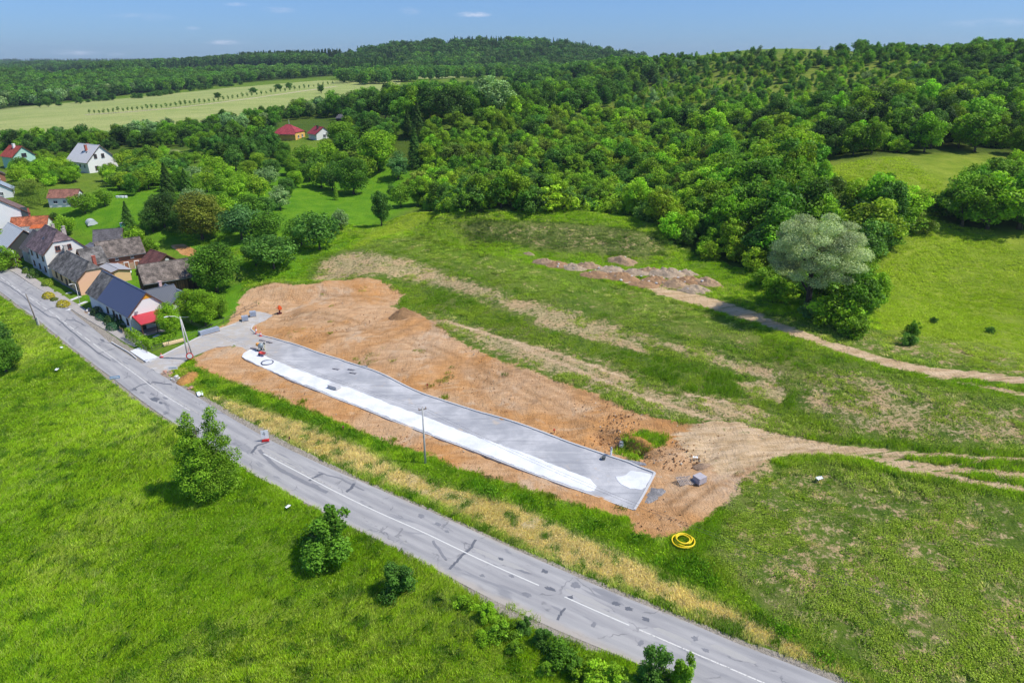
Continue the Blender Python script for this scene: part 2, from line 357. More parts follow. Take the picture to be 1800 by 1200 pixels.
dryR = [(Poly([(1240,960),(1320,830),(1450,808),(1600,835),(1800,880),(1900,900),(1900,1300),(1600,1230),(1330,1085)]), 3, .37),
        (Poly([(1290,920),(1420,860),(1500,900),(1440,960),(1320,990)]), 4, .44), (Poly([(1540,880),(1700,900),(1760,960),(1600,950)]), 4, .47), (Poly([(1330,960),(1450,1010),(1560,1100),(1450,1080),(1300,1010)]), 3, .46),
        (Poly([(1390,650),(1500,640),(1700,690),(1900,730),(1900,800),(1700,790),(1500,770),(1400,720)]), 4, .46),
        (Poly([(800,390),(1000,392),(1130,408),(1180,440),(1100,456),(1040,445),(950,440),(850,410)]), 2, .40),
        (Poly([(1100,500),(1300,540),(1500,620),(1700,660),(1900,690),(1900,640),(1700,600),(1500,580)]), 3, .44),
        (Poly([(600,445),(640,425),(740,410),(960,470),(1150,510),(1330,570),(1390,640),(1150,590),(900,515),(720,450)]), 4, .28)]
meadow = [(Poly([(1400,295),(1450,280),(1560,272),(1740,268),(1900,300),(1900,680),(1700,640),(1560,600),(1520,520),(1540,440),(1620,402),(1600,370),(1450,335)]), 4, 1.),
          (Poly([(610,440),(650,412),(700,385),(740,372),(770,378),(700,410),(640,432)]), 2, .95), (Poly([(500,322),(530,318),(560,330),(560,352),(510,350)]), 2, .8),
          (Poly([(1080,190),(1300,120),(1500,95),(1640,85),(1900,60),(1900,150),(1650,110),(1560,130),(1480,150),(1420,180),(1300,190),(1150,200)]), 15, .85)]
hill = [(Poly([(1050,200),(1110,150),(1200,125),(1300,100),(1500,80),(1900,50),(1900,300),(1700,275),(1400,290),(1200,240)]), 15, 1.)]
pale = [(Poly([(-60,280),(0,252),(30,236),(200,232),(330,222),(450,202),(560,187),(640,170),(700,152),(720,128),(900,128),(990,124),(990,129),(880,134),(720,140),(560,142),(400,155),(230,172),(60,186),(-60,195)]), 8, 1.),
        (Poly([(205,272),(260,264),(312,262),(320,270),(240,284),(210,286)]), 4, 1.), (Poly([(360,247),(400,240),(440,238),(440,244),(380,252)]), 3, 1.), (Poly([(60,131),(130,126),(225,124),(225,128),(130,133),(70,136)]), 30, 1.),
        (Poly([(610,205),(660,195),(700,193),(700,200),(640,208)]), 4, .9),(Poly([(735,180),(780,176),(850,170),(850,182),(760,188)]), 4, .9)]
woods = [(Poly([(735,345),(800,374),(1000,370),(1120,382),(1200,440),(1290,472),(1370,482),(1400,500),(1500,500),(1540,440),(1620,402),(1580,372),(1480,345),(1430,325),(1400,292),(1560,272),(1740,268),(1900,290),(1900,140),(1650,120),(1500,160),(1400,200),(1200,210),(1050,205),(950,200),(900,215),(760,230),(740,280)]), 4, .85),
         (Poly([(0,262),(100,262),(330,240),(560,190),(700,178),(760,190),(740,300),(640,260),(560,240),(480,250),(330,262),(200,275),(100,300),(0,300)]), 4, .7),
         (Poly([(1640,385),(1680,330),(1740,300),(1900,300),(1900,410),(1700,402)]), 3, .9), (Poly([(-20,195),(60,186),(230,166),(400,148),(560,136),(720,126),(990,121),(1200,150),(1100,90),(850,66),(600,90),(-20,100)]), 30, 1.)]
gravel = [(Poly([(640,935),(720,972),(800,1012),(896,1068),(973,1103),(1100,1152),(1080,1160),(960,1116),(870,1078),(830,1050),(780,1015),(700,970)]), .6, .9)]
garden = [(Poly([(300,432),(322,428),(346,440),(340,450),(318,446)]), .8, 1.), (Poly([(-60,398),(0,438),(60,478),(110,510),(160,545),(215,580),(245,605),(262,636),(200,606),(107,531),(27,480),(-60,418)]), .5, .0)]
def seg_mask(x, y, s0, s1, o0, o1, soft):
    s = np.arange(s0, s1, 2.0); a = np.stack(road_pt(s, o0), 1); b = np.stack(road_pt(s, o1), 1)
    return Poly(world=np.r_[a, b[::-1]]).mask(x, y, soft)

_tl = [[(520,603),(640,578),(760,572),(860,600),(1000,655),(1150,720),(1260,752)], [(640,640),(760,628),(880,650),(1000,690),(1130,735),(1240,765)], [(450,560),(520,552),(600,560),(700,590),(820,640),(940,700),(1040,745)], [(700,545),(800,580),(900,612),(1010,660),(1120,700),(1250,742),(1400,772),(1560,797)], [(1290,690),(1310,715),(1350,738),(1420,760)], [(1270,700),(1285,725),(1330,748),(1400,768)], [(560,520),(620,530),(680,525)], [(1180,900),(1220,860),(1270,830),(1340,800),(1420,785)]]
tyre = []
for w_ in _tl:
    q = smooth_line(PP(w_), 1.5, 1); n_, _ = perp(q)
    for o_ in (-.95, .95): tyre.append(Poly(world=np.r_[q+n_*(o_-.3), (q+n_*(o_+.3))[::-1]]))
pit_green = Poly([(1075,795),(1090,775),(1130,757),(1172,766),(1168,782),(1130,800),(1125,812)])
def axis(lo, hi, fine, far_lo, far_hi, g=.022):
    a = list(np.arange(lo, hi+fine, fine)); s = fine; v = a[-1]
    while v < far_hi: s = min(s+s*g*2.2 if s < 3 else s*1.025, 60); v += s; a.append(v)
    s = fine; v = a[0]; b = []
    while v > far_lo: s = min(s+s*g*2.2 if s < 3 else s*1.025, 60); v -= s; b.append(v)
    return np.array(b[::-1]+a)
GX = axis(-135, 105, .5, -4500, 4500); GY = axis(36, 200, .5, -150, 5200)
XX, YY = np.meshgrid(GX, GY); X = XX.ravel(); Y = YY.ravel()
Z = h(X, Y)
dist = np.hypot(X, Y)
# cover masks
m_dirt = np.maximum(dirtA.mask(X, Y, 3.0), dirtRoadside.mask(X, Y, .8)*.8)
for po, sf, v in garden[:1]: m_dirt = np.maximum(m_dirt, po.mask(X, Y, sf))
m_rut = np.max([q.mask(X, Y, .7) for q in ruts], axis=0)
m_dirt = m_dirt*(1-.85*pit_green.mask(X, Y, .8))
m_track = np.max([m_rut*.84, trackA.mask(X, Y, 2.4)*.86, trackB.mask(X, Y, 1.1)*.85, trackB2.mask(X, Y, 1.2)*.74, trackC.mask(X, Y, .9)*.75], axis=0); m_track = np.maximum(m_track, Poly([(1380,762),(1583,790),(1860,806),(1880,880),(1683,845),(1500,802)]).mask(X, Y, 2)*.44)
m_dry = np.maximum(maskval(scrub, X, Y), maskval(dryR, X, Y))
m_wheat = wheat.mask(X, Y, .9)
m_mead = maskval(meadow, X, Y); m_hill = maskval(hill, X, Y); m_pale = maskval(pale, X, Y); m_wood = maskval(woods, X, Y)
sE = seg_mask(X, Y, 0, S_[-1]-1, float(np.mean(OU))+1.1, float(np.mean(OL))-.7, .6)
m_grav = np.maximum(maskval(gravel, X, Y), sE*.75)
lotm = lotP.mask(X, Y, .5)
# small relief: tussocks in grass and scrub, ruts and clods in bare soil
nearf = np.clip(1-(dist-190)/120, 0, 1)
soft = np.clip(1-lotP.mask(X, Y, 3)-seg_mask(X, Y, 0, S_[-1]-1, float(np.mean(OU))+2, float(np.mean(OL))-1.5, 1.5), 0, 1)
grassy = np.clip(1-np.maximum(m_dirt, m_track), 0, 1)
Z = Z+soft*nearf*(grassy*((vnoise(X, Y, 1.6)-.5)*.28+(vnoise(X, Y, 5, 2)-.5)*.4)+m_dirt*((vnoise(X, Y, 1.1, 4)-.5)*.28+(vnoise(X*.8+Y*.6, (-X*.6+Y*.8)*3, 4.0, 6)-.5)*.3+(vnoise(X, Y, 4.5, 5)-.5)*.5)+np.maximum(m_dry, 0)*(vnoise(X, Y, 1.1, 8)-.5)*.3)
under = np.maximum(lotP.mask(X, Y, .6), seg_mask(X, Y, 0, S_[-1]-1, float(np.mean(OU))-.2, float(np.mean(OL))+.2, .6))
Z = Z-.12*under-np.max([q.mask(X, Y, .6) for q in tyre], axis=0)*.10*soft
nx, ny = len(GX), len(GY)
ii = np.arange(nx*ny).reshape(ny, nx)
F = np.stack([ii[:-1, :-1], ii[:-1, 1:], ii[1:, 1:], ii[1:, :-1]], -1).reshape(-1, 4)
tm = mesh_np('terrain', np.stack([X, Y, Z], 1), F, None, True)
def ca(me, name, *ch):
    at = me.attributes.new(name, 'FLOAT_COLOR', 'POINT'); n = len(ch[0]); b = np.ones((n, 4), np.float32)
    for i, c in enumerate(ch): b[:, i] = c
    at.data.foreach_set('color', b.ravel())
ca(tm, 'cov1', m_dirt, m_dry, m_wheat, m_track); ca(tm, 'cov2', m_mead, m_pale, m_wood, m_grav); m_lawn = np.maximum(Poly([(420,440),(470,500),(520,490),(600,440),(690,385),(760,340),(740,300),(640,285),(480,290),(330,300),(200,325),(90,370),(150,420),(240,400),(300,440),(360,470)]).mask(X, Y, 4), Poly([(-60,398),(0,432),(60,472),(110,506),(160,541),(215,577),(250,600),(330,605),(440,540),(440,500),(345,500),(250,440),(150,420),(60,400),(0,380)]).mask(X, Y, 2))
m_emb = Poly([(790,386),(1000,391),(1110,402),(1170,428),(1175,452),(1120,462),(1040,447),(960,440),(880,428),(810,405)]).mask(X, Y, 2.5)
roughs = [(Poly([(555,450),(640,437),(760,455),(900,505),(1050,535),(1200,572),(1330,590),(1500,640),(1680,690),(1900,735),(1900,802),(1717,797),(1583,788),(1467,777),(1370,758),(1280,740),(1200,742),(1110,718),(1040,690),(960,662),(900,640),(830,612),(790,585),(740,552),(690,537),(714,517),(640,487),(560,497)]), 5, 1.), (Poly([(1240,960),(1270,880),(1330,830),(1450,808),(1600,840),(1800,880),(1900,900),(1900,1300),(1600,1235),(1330,1085),(1180,990)]), 4, .9)]
m_rough = maskval(roughs, X, Y); m_tyre = np.max([q.mask(X, Y, .45) for q in tyre], axis=0); ca(tm, 'cov4', m_tyre, m_tyre, m_tyre)
ca(tm, 'cov3', m_hill, m_lawn, m_emb, m_rough)
m = N('ground_cover', .95); m.b.inputs['Specular IOR Level'].default_value = .1
p = m.pos()
def sep(name):
    a = m.n('ShaderNodeAttribute'); a.attribute_name = name; s_ = m.n('ShaderNodeSeparateColor'); m.l(a.outputs['Color'], s_.inputs[0]); return [*s_.outputs[:3], a.outputs['Alpha']]
dirt, dry, wh, trk = sep('cov1'); mead, pal, wood, grv = sep('cov2'); hl, lawn_, emb, rgh = sep('cov3')
nA = m.noise(p, .035, 3, .55); nB = m.noise(p, .22, 5, .6); nC = m.noise(p, 1.1, 5, .65, .4); nD = m.noise(p, 4.5, 4, .7)
st = m.noise(m.map(p, (1, .22, .3), (0, 0, -.35)), 2.2, 4, .65, .3)          # streaks: wind-laid grass
dir_ = m.noise(m.map(p, (.28, 1.3, .5), (0, 0, -.75)), .9, 5, .7, .5)           # machine and erosion streaks along the slope
fine = m.mix(.5, nC, nD)
g = m.mix(m.ramp(nB, .32, .68), (.070, .150, .008), (.125, .215, .012))
g = m.mix(m.math('MULTIPLY', m.ramp(nA, .4, .62), .65), g, (.165, .235, .022))
g = m.mix(m.math('MULTIPLY', m.ramp(st, .35, .75), .5), g, (.21, .27, .045))
g = m.mix(m.ramp(st, .42, .28, 0, .45), g, (.035, .085, .008))
md = m.mix(m.ramp(nB, .3, .7), (.185, .27, .015), (.27, .33, .035)); md = m.mix(m.math('MULTIPLY', m.ramp(m.noise(m.map(p, (1, 3, 1), (0, 0, .3)), .12, 5, .7), .45, .7), .55), md, (.11, .175, .014))
g = m.mix(mead, g, md)
g = m.mix(m.math('MULTIPLY', hl, .8), g, m.mix(m.ramp(nB, .35, .65), (.115, .17, .02), (.22, .25, .035)))
pl = m.mix(m.ramp(m.noise(m.map(p, (.25, 1, 1), (0, 0, .2)), .05, 5, .7), .35, .65), (.27, .33, .09), (.38, .40, .14))
pl = m.mix(m.math('MULTIPLY', m.ramp(nB, .5, .7), .4), pl, (.21, .29, .07))
g = m.mix(m.ramp(m.math('ADD', pal, m.math('MULTIPLY', m.math('SUBTRACT', nA, .5), .3)), .4, .6), g, pl)
g = m.mix(m.math('MULTIPLY', lawn_, .9), g, m.mix(m.ramp(nB, .3, .7), (.075, .215, .006), (.135, .285, .010)))
g = m.mix(m.math('MULTIPLY', emb, .85), g, m.mix(m.ramp(nC, .3, .62), (.055, .095, .015), (.20, .21, .06)))
rg_ = m.mix(m.ramp(m.noise(p, .55, 5, .7, .5), .36, .62), (.050, .105, .010), (.13, .19, .020)); rg_ = m.mix(m.ramp(m.noise(p, .14, 5, .65, .6), .5, .66, 0, .7), rg_, (.21, .20, .06)); rg_ = m.mix(m.ramp(nD, .52, .7, 0, .5), rg_, (.30, .26, .12))
g = m.mix(m.math('MULTIPLY', rgh, .92), g, rg_)
def thr(mask, noi, amp, w=.09):
    return m.ramp(m.math('ADD', mask, m.math('MULTIPLY', m.math('SUBTRACT', noi, .5), amp)), .5-w, .5+w)
# dry straw and eroded clay showing between the weeds
patch = m.mix(.45, m.mix(.5, nB, dir_), nC)
straw = m.mix(m.ramp(fine, .35, .65), (.30, .25, .10), (.52, .40, .22)); straw = m.mix(m.ramp(nB, .45, .62, 0, .6), straw, (.56, .36, .20))
g2 = m.mix(m.ramp(nD, .35, .7), (.045, .10, .010), (.12, .18, .02))
g = m.mix(m.ramp(dry, .2, .6), g, m.mix(.55, g, g2))
spk = m.noise(p, 1.9, 4, .7, .6)
straw = m.mix(m.ramp(spk, .53, .60, 0, .85), straw, m.mix(nD, (.03, .07, .008), (.09, .15, .02)))
g = m.mix(thr(m.math('ADD', dry, m.math('MULTIPLY', rgh, .07)), m.mix(.25, patch, m.noise(p, 2.6, 4, .75, .4)), 2.4, .10), g, straw)
# ripe wheat-coloured strip
ww = m.mix(m.ramp(fine, .3, .7), (.34, .27, .12), (.64, .50, .28)); ww = m.mix(m.ramp(nD, .58, .72, 0, .8), ww, (.14, .16, .03))
g = m.mix(thr(wh, nC, .9, .12), g, ww)
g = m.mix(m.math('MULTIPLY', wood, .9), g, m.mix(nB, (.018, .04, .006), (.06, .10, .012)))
# soil
big = m.noise(p, .045, 4, .6, .8)
so = m.mix(m.ramp(dir_, .25, .75), m.mix(m.ramp(big, .4, .6), (.42, .205, .075), (.47, .27, .13)), m.mix(m.ramp(big, .4, .6), (.60, .32, .125), (.66, .43, .25))); so = m.mix(m.ramp(nB, .45, .65, 0, .6), so, m.mix(m.ramp(big, .4, .6), (.56, .26, .08), (.54, .34, .18)))
so = m.mix(m.ramp(nD, .5, .78, 0, .55), so, (.24, .13, .055)); so = m.mix(m.ramp(m.noise(m.map(p, (.35, 1.2, .5), (0, 0, -.7)), .35, 5, .7), .55, .72, 0, .7), so, (.62, .44, .27))
so = m.mix(m.ramp(m.noise(p, .8, 6, .75, .8), .62, .72, 0, .55), so, (.19, .17, .04))
so = m.mix(m.ramp(m.noise(p, .11, 5, .7, .6), .54, .66, 0, .65), so, (.58, .43, .29))
tyr = sep('cov4')[0]; so = m.mix(m.math('MULTIPLY', tyr, m.ramp(nB, .35, .6, .15, .75)), so, (.30, .165, .07))
g = m.mix(thr(dirt, m.mix(.5, nC, nB), 1.5, .07), g, so)
tk = m.mix(m.ramp(dir_, .3, .7), (.46, .31, .16), (.68, .50, .31)); tk = m.mix(m.ramp(nC, .6, .72, 0, .7), tk, (.17, .19, .05))
rut = m.noise(m.map(p, (.05, 1, 1), (0, 0, .16)), 1.3, 4, .65)
tk = m.mix(m.ramp(rut, .56, .68, 0, .6), tk, (.30, .20, .11))
g = m.mix(thr(trk, m.mix(.72, nC, rut), 1.9, .10), g, tk)
gv = m.mix(m.ramp(nD, .3, .7), (.25, .22, .18), (.42, .37, .30)); g = m.mix(thr(grv, nC, .7, .08), g, gv)
m.color(g)
bh = m.math('ADD', m.math('MULTIPLY', nC, .8), m.math('ADD', m.math('MULTIPLY', nD, .5), m.math('MULTIPLY', st, .5)))
m.bump(bh, .85, .42)
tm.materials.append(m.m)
terrain = tag(link('terrain', tm), kind='structure'); terrain['label'] = 'rolling green valley ground with bare soil, scrub, meadows and tracks'

# ---------------------------------------------------------------- draped sheets
def strip_mesh(name, s0, s1, o0, o1, mat, lift, nac=8, step=1.0, uv=True):
    s = np.arange(s0, s1+1e-6, step); V = []; n = nac+1; UV = []
    for k in range(n):
        f = k/nac; off = (o0(s) if callable(o0) else o0)*(1-f)+(o1(s) if callable(o1) else o1)*f
        off = np.broadcast_to(off, s.shape); x, y = road_pt(s, off); V.append(np.stack([x, y, h(x, y)+lift], 1)); UV.append(np.stack([off, s, 0*s], 1))
    V = np.stack(V, 1).reshape(-1, 3); UV = np.stack(UV, 1).reshape(-1, 3)
    i = np.arange(len(s)*n).reshape(len(s), n); F = np.stack([i[:-1, :-1], i[:-1, 1:], i[1:, 1:], i[1:, :-1]], -1).reshape(-1, 4)
    me = mesh_np(name, V, F, mat, True)
    at = me.attributes.new('rd', 'FLOAT_VECTOR', 'POINT'); at.data.foreach_set('vector', UV.astype(np.float32).ravel())
    return me
fOU = lambda s: np.interp(s, S_, OU); fOL = lambda s: np.interp(s, S_, OL)
def road_mat():
    m = N('asphalt', .85); a = m.n('ShaderNodeAttribute'); a.attribute_name = 'rd'; v = a.outputs['Vector']
    sx = m.n('ShaderNodeSeparateXYZ'); m.l(v, sx.inputs[0]); o, s = sx.outputs[0], sx.outputs[1]
    p = m.pos()
    f1 = m.noise(m.map(v, (1, .12, 1)), .9, 5, .65); f2 = m.noise(p, .35, 5, .6); f3 = m.noise(p, 7, 3, .7)
    c = m.mix(m.ramp(f1, .3, .7), (.30, .29, .288), (.42, .405, .39)); c = m.mix(m.math('MULTIPLY', f3, .35), c, (.40, .39, .37))
    # wheel paths
    for k in (-2.6, -1.1, 1.1, 2.6):
        d = m.math('ABSOLUTE', m.math('SUBTRACT', o, k)); c = m.mix(m.ramp(d, .45, .1, 0, .22), c, (.16, .165, .18))
    c = m.mix(m.ramp(m.noise(m.map(v, (1, .25, 1)), .5, 3, .5, 1.0), .60, .68, 0, .5), c, (.17, .175, .195))     # darker re-laid patches
    c = m.mix(m.ramp(m.noise(m.map(v, (.8, .3, 1)), 1.3, 4, .7, .5), .68, .74, 0, .55), c, (.40, .38, .35))      # worn light patches
    vo = m.n('ShaderNodeTexVoronoi', feature='DISTANCE_TO_EDGE'); m.l(m.map(v, (1, .6, 1)), vo.inputs['Vector']); vo.inputs['Scale'].default_value = .33
    wv = m.n('ShaderNodeVectorMath', operation='ADD'); nz = m.n('ShaderNodeTexNoise'); m.l(v, nz.inputs['Vector']); nz.inputs['Scale'].default_value = .9
    m.l(m.map(v, (1, .5, 1)), wv.inputs[0]); m.l(nz.outputs['Color'], wv.inputs[1]); m.l(wv.outputs[0], vo.inputs['Vector'])
    crk = m.math('MULTIPLY', m.ramp(vo.outputs['Distance'], .028, .006), m.ramp(f2, .48, .60)); c = m.mix(m.math('MULTIPLY', crk, .4), c, (.055, .06, .075))
    ed = m.math('ABSOLUTE', o); dd = m.math('ADD', ed, m.math('MULTIPLY', m.math('SUBTRACT', f2, .5), 1.6))
    c = m.mix(m.ramp(dd, 2.9, 3.9, 0, .65), c, (.44, .38, .31))                                                   # dusty edges
    m.color(c); m.bump(f3, .3, .02); return m.m
RM = road_mat()
tag(link('road', strip_mesh('road', 0, S_[-1], fOU, fOL, RM, .035, 12)), kind='structure', label='worn grey two lane asphalt road with cracks and tar patches')
paint = plain('road_paint', (.66, .65, .60), .7, 0, .18, 3)
def worn(c, thrs=.42):
    m = N('worn_paint', .7); p = m.pos(); f = m.noise(p, 3.5, 5, .75); tr = m.n('ShaderNodeBsdfTransparent'); mx = m.n('ShaderNodeMixShader')
    m.color(c); out = m.t.nodes['Material Output']; m.l(m.ramp(f, thrs-.06, thrs+.06), mx.inputs[0]); m.l(tr.outputs[0], mx.inputs[1]); m.l(m.b.outputs[0], mx.inputs[2]); m.l(mx.outputs[0], out.inputs[0]); return m.m
WP0 = worn((.66, .65, .60), .34); WP = worn((.66, .64, .59), .42); WP2 = worn((.50, .47, .42), .46)
vs, ve = road_s(15, 498)[0], road_s(150, 596)[0]
s1 = road_s(170, 608)[0]; s2 = road_s(345, 728)[0]; s3 = road_s(458, 796)[0]
def marking(s0, s1, o0, o1, mat, lift=.047): return strip_mesh('road_marking', s0, s1, o0, o1, mat, lift, 1, .5)
parts = []
s = vs-20
while s < s1-1: parts.append(marking(s, s+3.0, .07, -.07, paint)); s += 4.6+(s > ve)*.0
for a, b, w in ((s1, s2-2, WP), (s3, road_s(950, 1030)[0], WP0), (road_s(1000, 1052)[0], road_s(1110, 1100)[0], WP0), (road_s(1130, 1110)[0], S_[-1], WP)): parts.append(marking(a, b, .075, -.075, w))
for a, b in ((s1+3, s2), (s3-1, s3+14)): parts.append(marking(a, b, .42, .30, WP2))
for k, me in enumerate(parts):
    tag(link('road_marking', me), kind='structure')
# bitumen repairs: irregular dark sheets, seams along the centre joint, a few pale worn rectangles
def blotch(name, px, py, rx, ry, mat, lift=.042, seed=0, rot=None, n=18, rough=.35):
    r = np.random.default_rng(seed+int(px)*7+int(py)); c = P1(px, py); s, o = road_s(px, py); i = min(len(CT)-1, int(s)); t = CT[i] if rot is None else np.array([math.cos(rot), math.sin(rot)]); nn = np.array([-t[1], t[0]])
    V = [(c[0], c[1], float(h(c[0], c[1]))+lift)]
    rr = 1+(r.random(n)-.5)*2*rough
    for k in range(n):
        a = 2*math.pi*k/n; q = c[:2]+t*math.cos(a)*rx*rr[k]+nn*math.sin(a)*ry*rr[k]; V.append((q[0], q[1], float(h(q[0], q[1]))+lift))
    return mesh_np(name, V, [(0, 1+k, 1+(k+1) % n) for k in range(n)], mat)
tar = plain('tar', (.14, .145, .16), .6, 0, .25, 2); tar2 = plain('tar_grey', (.225, .225, .235), .8, 0, .2, 2); palep = plain('pale_patch', (.40, .385, .36), .85, 0, .12, 2)
for px, py, rx, ry, mt in [(272,703,1.1,.5,tar),(283,708,.5,.25,tar),(268,693,.7,.25,tar2),(250,690,.6,.3,tar2),(262,673,.9,.2,tar),(300,676,.5,.2,tar2),(237,684,.8,.15,tar),(290,700,.8,.2,tar2),(740,907,.5,.35,tar2),(770,922,.45,.3,tar2),(785,934,.3,.2,tar2),(850,973,.35,.25,tar2),(880,982,.35,.2,tar),(920,1004,.9,.18,tar2),(957,1004,.35,.25,tar),(967,1035,.55,.25,tar),(1003,1050,.28,.35,tar),(1012,1029,.5,.45,tar2),(1083,1061,.45,.3,tar),(1106,1070,.4,.3,tar),(1136,1088,.38,.28,tar),(1044,1098,.25,.35,tar2),(1126,1130,.25,.4,tar2),(1222,1122,.3,.3,tar2),(1240,1143,.35,.2,tar2),(925,1045,.5,.3,tar2),(848,1012,.3,.2,tar2),(900,1013,.3,.2,tar2),(180,598,.9,.2,tar),(175,606,.6,.15,tar2),(560,858,1.3,.12,tar2)]:
    tag(link('tar_patch', blotch('tar_patch', px, py, rx, ry, mt)), kind='structure')
for px, py, rx, ry in [(496,804,4.0,.25),(880,985,3.6,.35),(1030,1052,2.6,.35),(1055,1072,2.4,.22),(1180,1116,1.8,.3),(963,1083,.5,.22),(1290,1150,2,.4)]:
    tag(link('pale_patch', blotch('pale_patch', px, py, rx, ry, palep, .040, rough=.18)), kind='structure')
def seam(pts, w, mat=tar, lift=.044):
    q = PP(pts)[:, :2]; q = np.array([a+(b-a)*t for a, b in zip(q[:-1], q[1:]) for t in np.arange(0, 1, .2)]+[q[-1]])
    q = q+(np.random.default_rng(len(pts)+int(pts[0][0])).random(q.shape)-.5)*.16
    d = np.gradient(q, axis=0); d /= np.hypot(*d.T)[:, None]; nn = np.stack([-d[:, 1], d[:, 0]], 1)*w/2
    A, B = q+nn, q-nn; V = np.r_[np.c_[A, h(A[:, 0], A[:, 1])+lift], np.c_[B, h(B[:, 0], B[:, 1])+lift]]; k = len(q)
    tag(link('tar_seam', mesh_np('tar_seam', V, [(i, i+1, k+i+1, k+i) for i in range(k-1)], mat)), kind='structure')
seam([(0,494),(30,512),(60,539),(85,556),(100,560),(125,582),(150,602),(175,622),(195,634)], .22); seam([(36,500),(50,489),(70,482),(52,470),(40,476),(55,490),(72,498)], .22, tar2)
seam([(76,548),(92,541),(108,540),(125,545)], .25); seam([(104,572),(118,562),(132,563),(150,573)], .22); seam([(125,582),(138,574)], .22); seam([(170,606),(180,601),(200,604),(215,610)], .25, tar2); seam([(172,622),(186,617),(203,612)], .25)
seam([(232,685),(250,676),(270,672),(300,676)], .3); seam([(442,796),(452,783),(474,776)], .4); seam([(543,845),(560,835),(570,832)], .35); seam([(608,865),(618,858),(622,850)], .4); seam([(548,850),(570,862)], .2, tar2)
seam([(790,1000),(800,990),(815,973),(830,962),(836,948)], .3); seam([(760,950),(778,975),(785,985)], .3, tar2); seam([(980,1090),(985,1080),(993,1068)], .25)
seam([(455,790),(490,825),(540,850),(575,865)], .5, tar2); seam([(560,830),(600,842),(640,862)], .25, tar2)

gvl = N('lot_gravel', .95); p_ = gvl.pos(); a1 = gvl.noise(p_, .16, 5, .6, .5); a2 = gvl.noise(p_, 6, 4, .7); a3 = gvl.noise(p_, .7, 5, .7)
c_ = gvl.mix(gvl.ramp(a1, .38, .62), (.30, .305, .325), (.50, .495, .50)); c_ = gvl.mix(gvl.ramp(a3, .35, .7, 0, .45), c_, (.27, .275, .29)); c_ = gvl.mix(gvl.math('MULTIPLY', a2, .35), c_, (.55, .54, .52))
tr_ = gvl.noise(gvl.map(p_, (.10, 1.6, 1), (0, 0, .58)), 1.0, 4, .6); c_ = gvl.mix(gvl.ramp(tr_, .52, .66, 0, .35), c_, (.60, .585, .56)); c_ = gvl.mix(gvl.ramp(tr_, .44, .34, 0, .35), c_, (.22, .225, .24))
sl_ = gvl.noise(p_, .35, 5, .7, 1.); c_ = gvl.mix(gvl.ramp(sl_, .60, .70, 0, .55), c_, (.55, .44, .32))
sx_ = gvl.n('ShaderNodeSeparateXYZ'); gvl.l(p_, sx_.inputs[0]); left = gvl.ramp(gvl.math('ADD', sx_.outputs[0], gvl.math('MULTIPLY', a3, 8)), -34, -46)
c_ = gvl.mix(gvl.math('MULTIPLY', left, gvl.ramp(a3, .4, .6, .3, .85)), c_, gvl.mix(a2, (.36, .31, .25), (.52, .46, .38)))
gvl.color(c_); gvl.bump(gvl.math('ADD', a2, a3), .4, .05)
whs = N('white_sand', .9); p_ = whs.pos(); a1 = whs.noise(p_, .4, 6, .65); a2 = whs.noise(p_, 8, 3)
whs.color(whs.mix(whs.ramp(whs.noise(p_, 1.3, 6, .8, .6), .58, .74, 0, .5), whs.mix(whs.ramp(a1, .3, .7), (.62, .63, .65), (.80, .80, .80)), (.50, .48, .46))); whs.bump(a2, .25, .03)
def sheet(name, px, mat, lift, thick=.0, label=None, world=None, res=.6):
    """a flat sheet filling an outline, its inside triangulated on a grid so that it follows the ground"""
    poly = np.array(world if world is not None else PP(px))[:, :2]
    bm = bmesh.new(); vs_ = [bm.verts.new((x, y, 0)) for x, y in poly]; f = bm.faces.new(vs_)
    lo, hi = poly.min(0), poly.max(0)
    for ax in (0, 1):
        stp = 2.5
        for v in np.arange(lo[ax]+stp, hi[ax], stp):
            co = [0, 0, 0]; no = [0, 0, 0]; co[ax] = v; no[ax] = 1
            bmesh.ops.bisect_plane(bm, geom=bm.verts[:]+bm.edges[:]+bm.faces[:], plane_co=co, plane_no=no)
    bmesh.ops.triangulate(bm, faces=bm.faces)
    co = np.array([v.co[:2] for v in bm.verts]); zz = h(co[:, 0], co[:, 1])+lift
    for v, z in zip(bm.verts, zz): v.co.z = z
    for f in bm.faces:
        if f.normal.z < 0: f.normal_flip()
    if thick:
        ed = [e for e in bm.edges if e.is_boundary]; r = bmesh.ops.extrude_edge_only(bm, edges=ed)
        for v in [q for q in r['geom'] if isinstance(q, bmesh.types.BMVert)]: v.co.z -= thick
    me = bpy.data.meshes.new(name); bm.to_mesh(me); bm.free(); me.materials.append(mat)
    return tag(link(name, me), kind='structure', label=label)
def rough_edge(px, amp=.12, step=.6, seed=1):
    """densify the outline and roughen it, so that the edge of loose material is not a ruled line"""
    p = PP(px)[:, :2]; q = []
    for i in range(len(p)):
        a, b = p[i], p[(i+1) % len(p)]; n = max(1, int(np.hypot(*(b-a))/step)); q += [a+(b-a)*k/n for k in range(n)]
    q = np.array(q); return q+np.stack([vnoise(q[:, 0], q[:, 1], .8, seed)-.5, vnoise(q[:, 0], q[:, 1], .8, seed+5)-.5], 1)*2*amp
sheet('gravel_lot', lot_px, gvl.m, .05, .2, 'compacted grey gravel base of the new side road', world=rough_edge(lot_px, .12))
sheet('white_gravel_strip', strip_px, whs.m, .10, .1, 'long rounded strip of white crushed stone on the gravel', world=rough_edge(strip_px, .16, .4))
sheet('white_gravel_patch', blob_px, whs.m, .10, .1, 'ragged white crushed stone patch at the far end of the lot', world=rough_edge(blob_px, .35, .5, 4))
conc = plain('concrete', (.62, .61, .59), .85, 0, .1, 1.2)
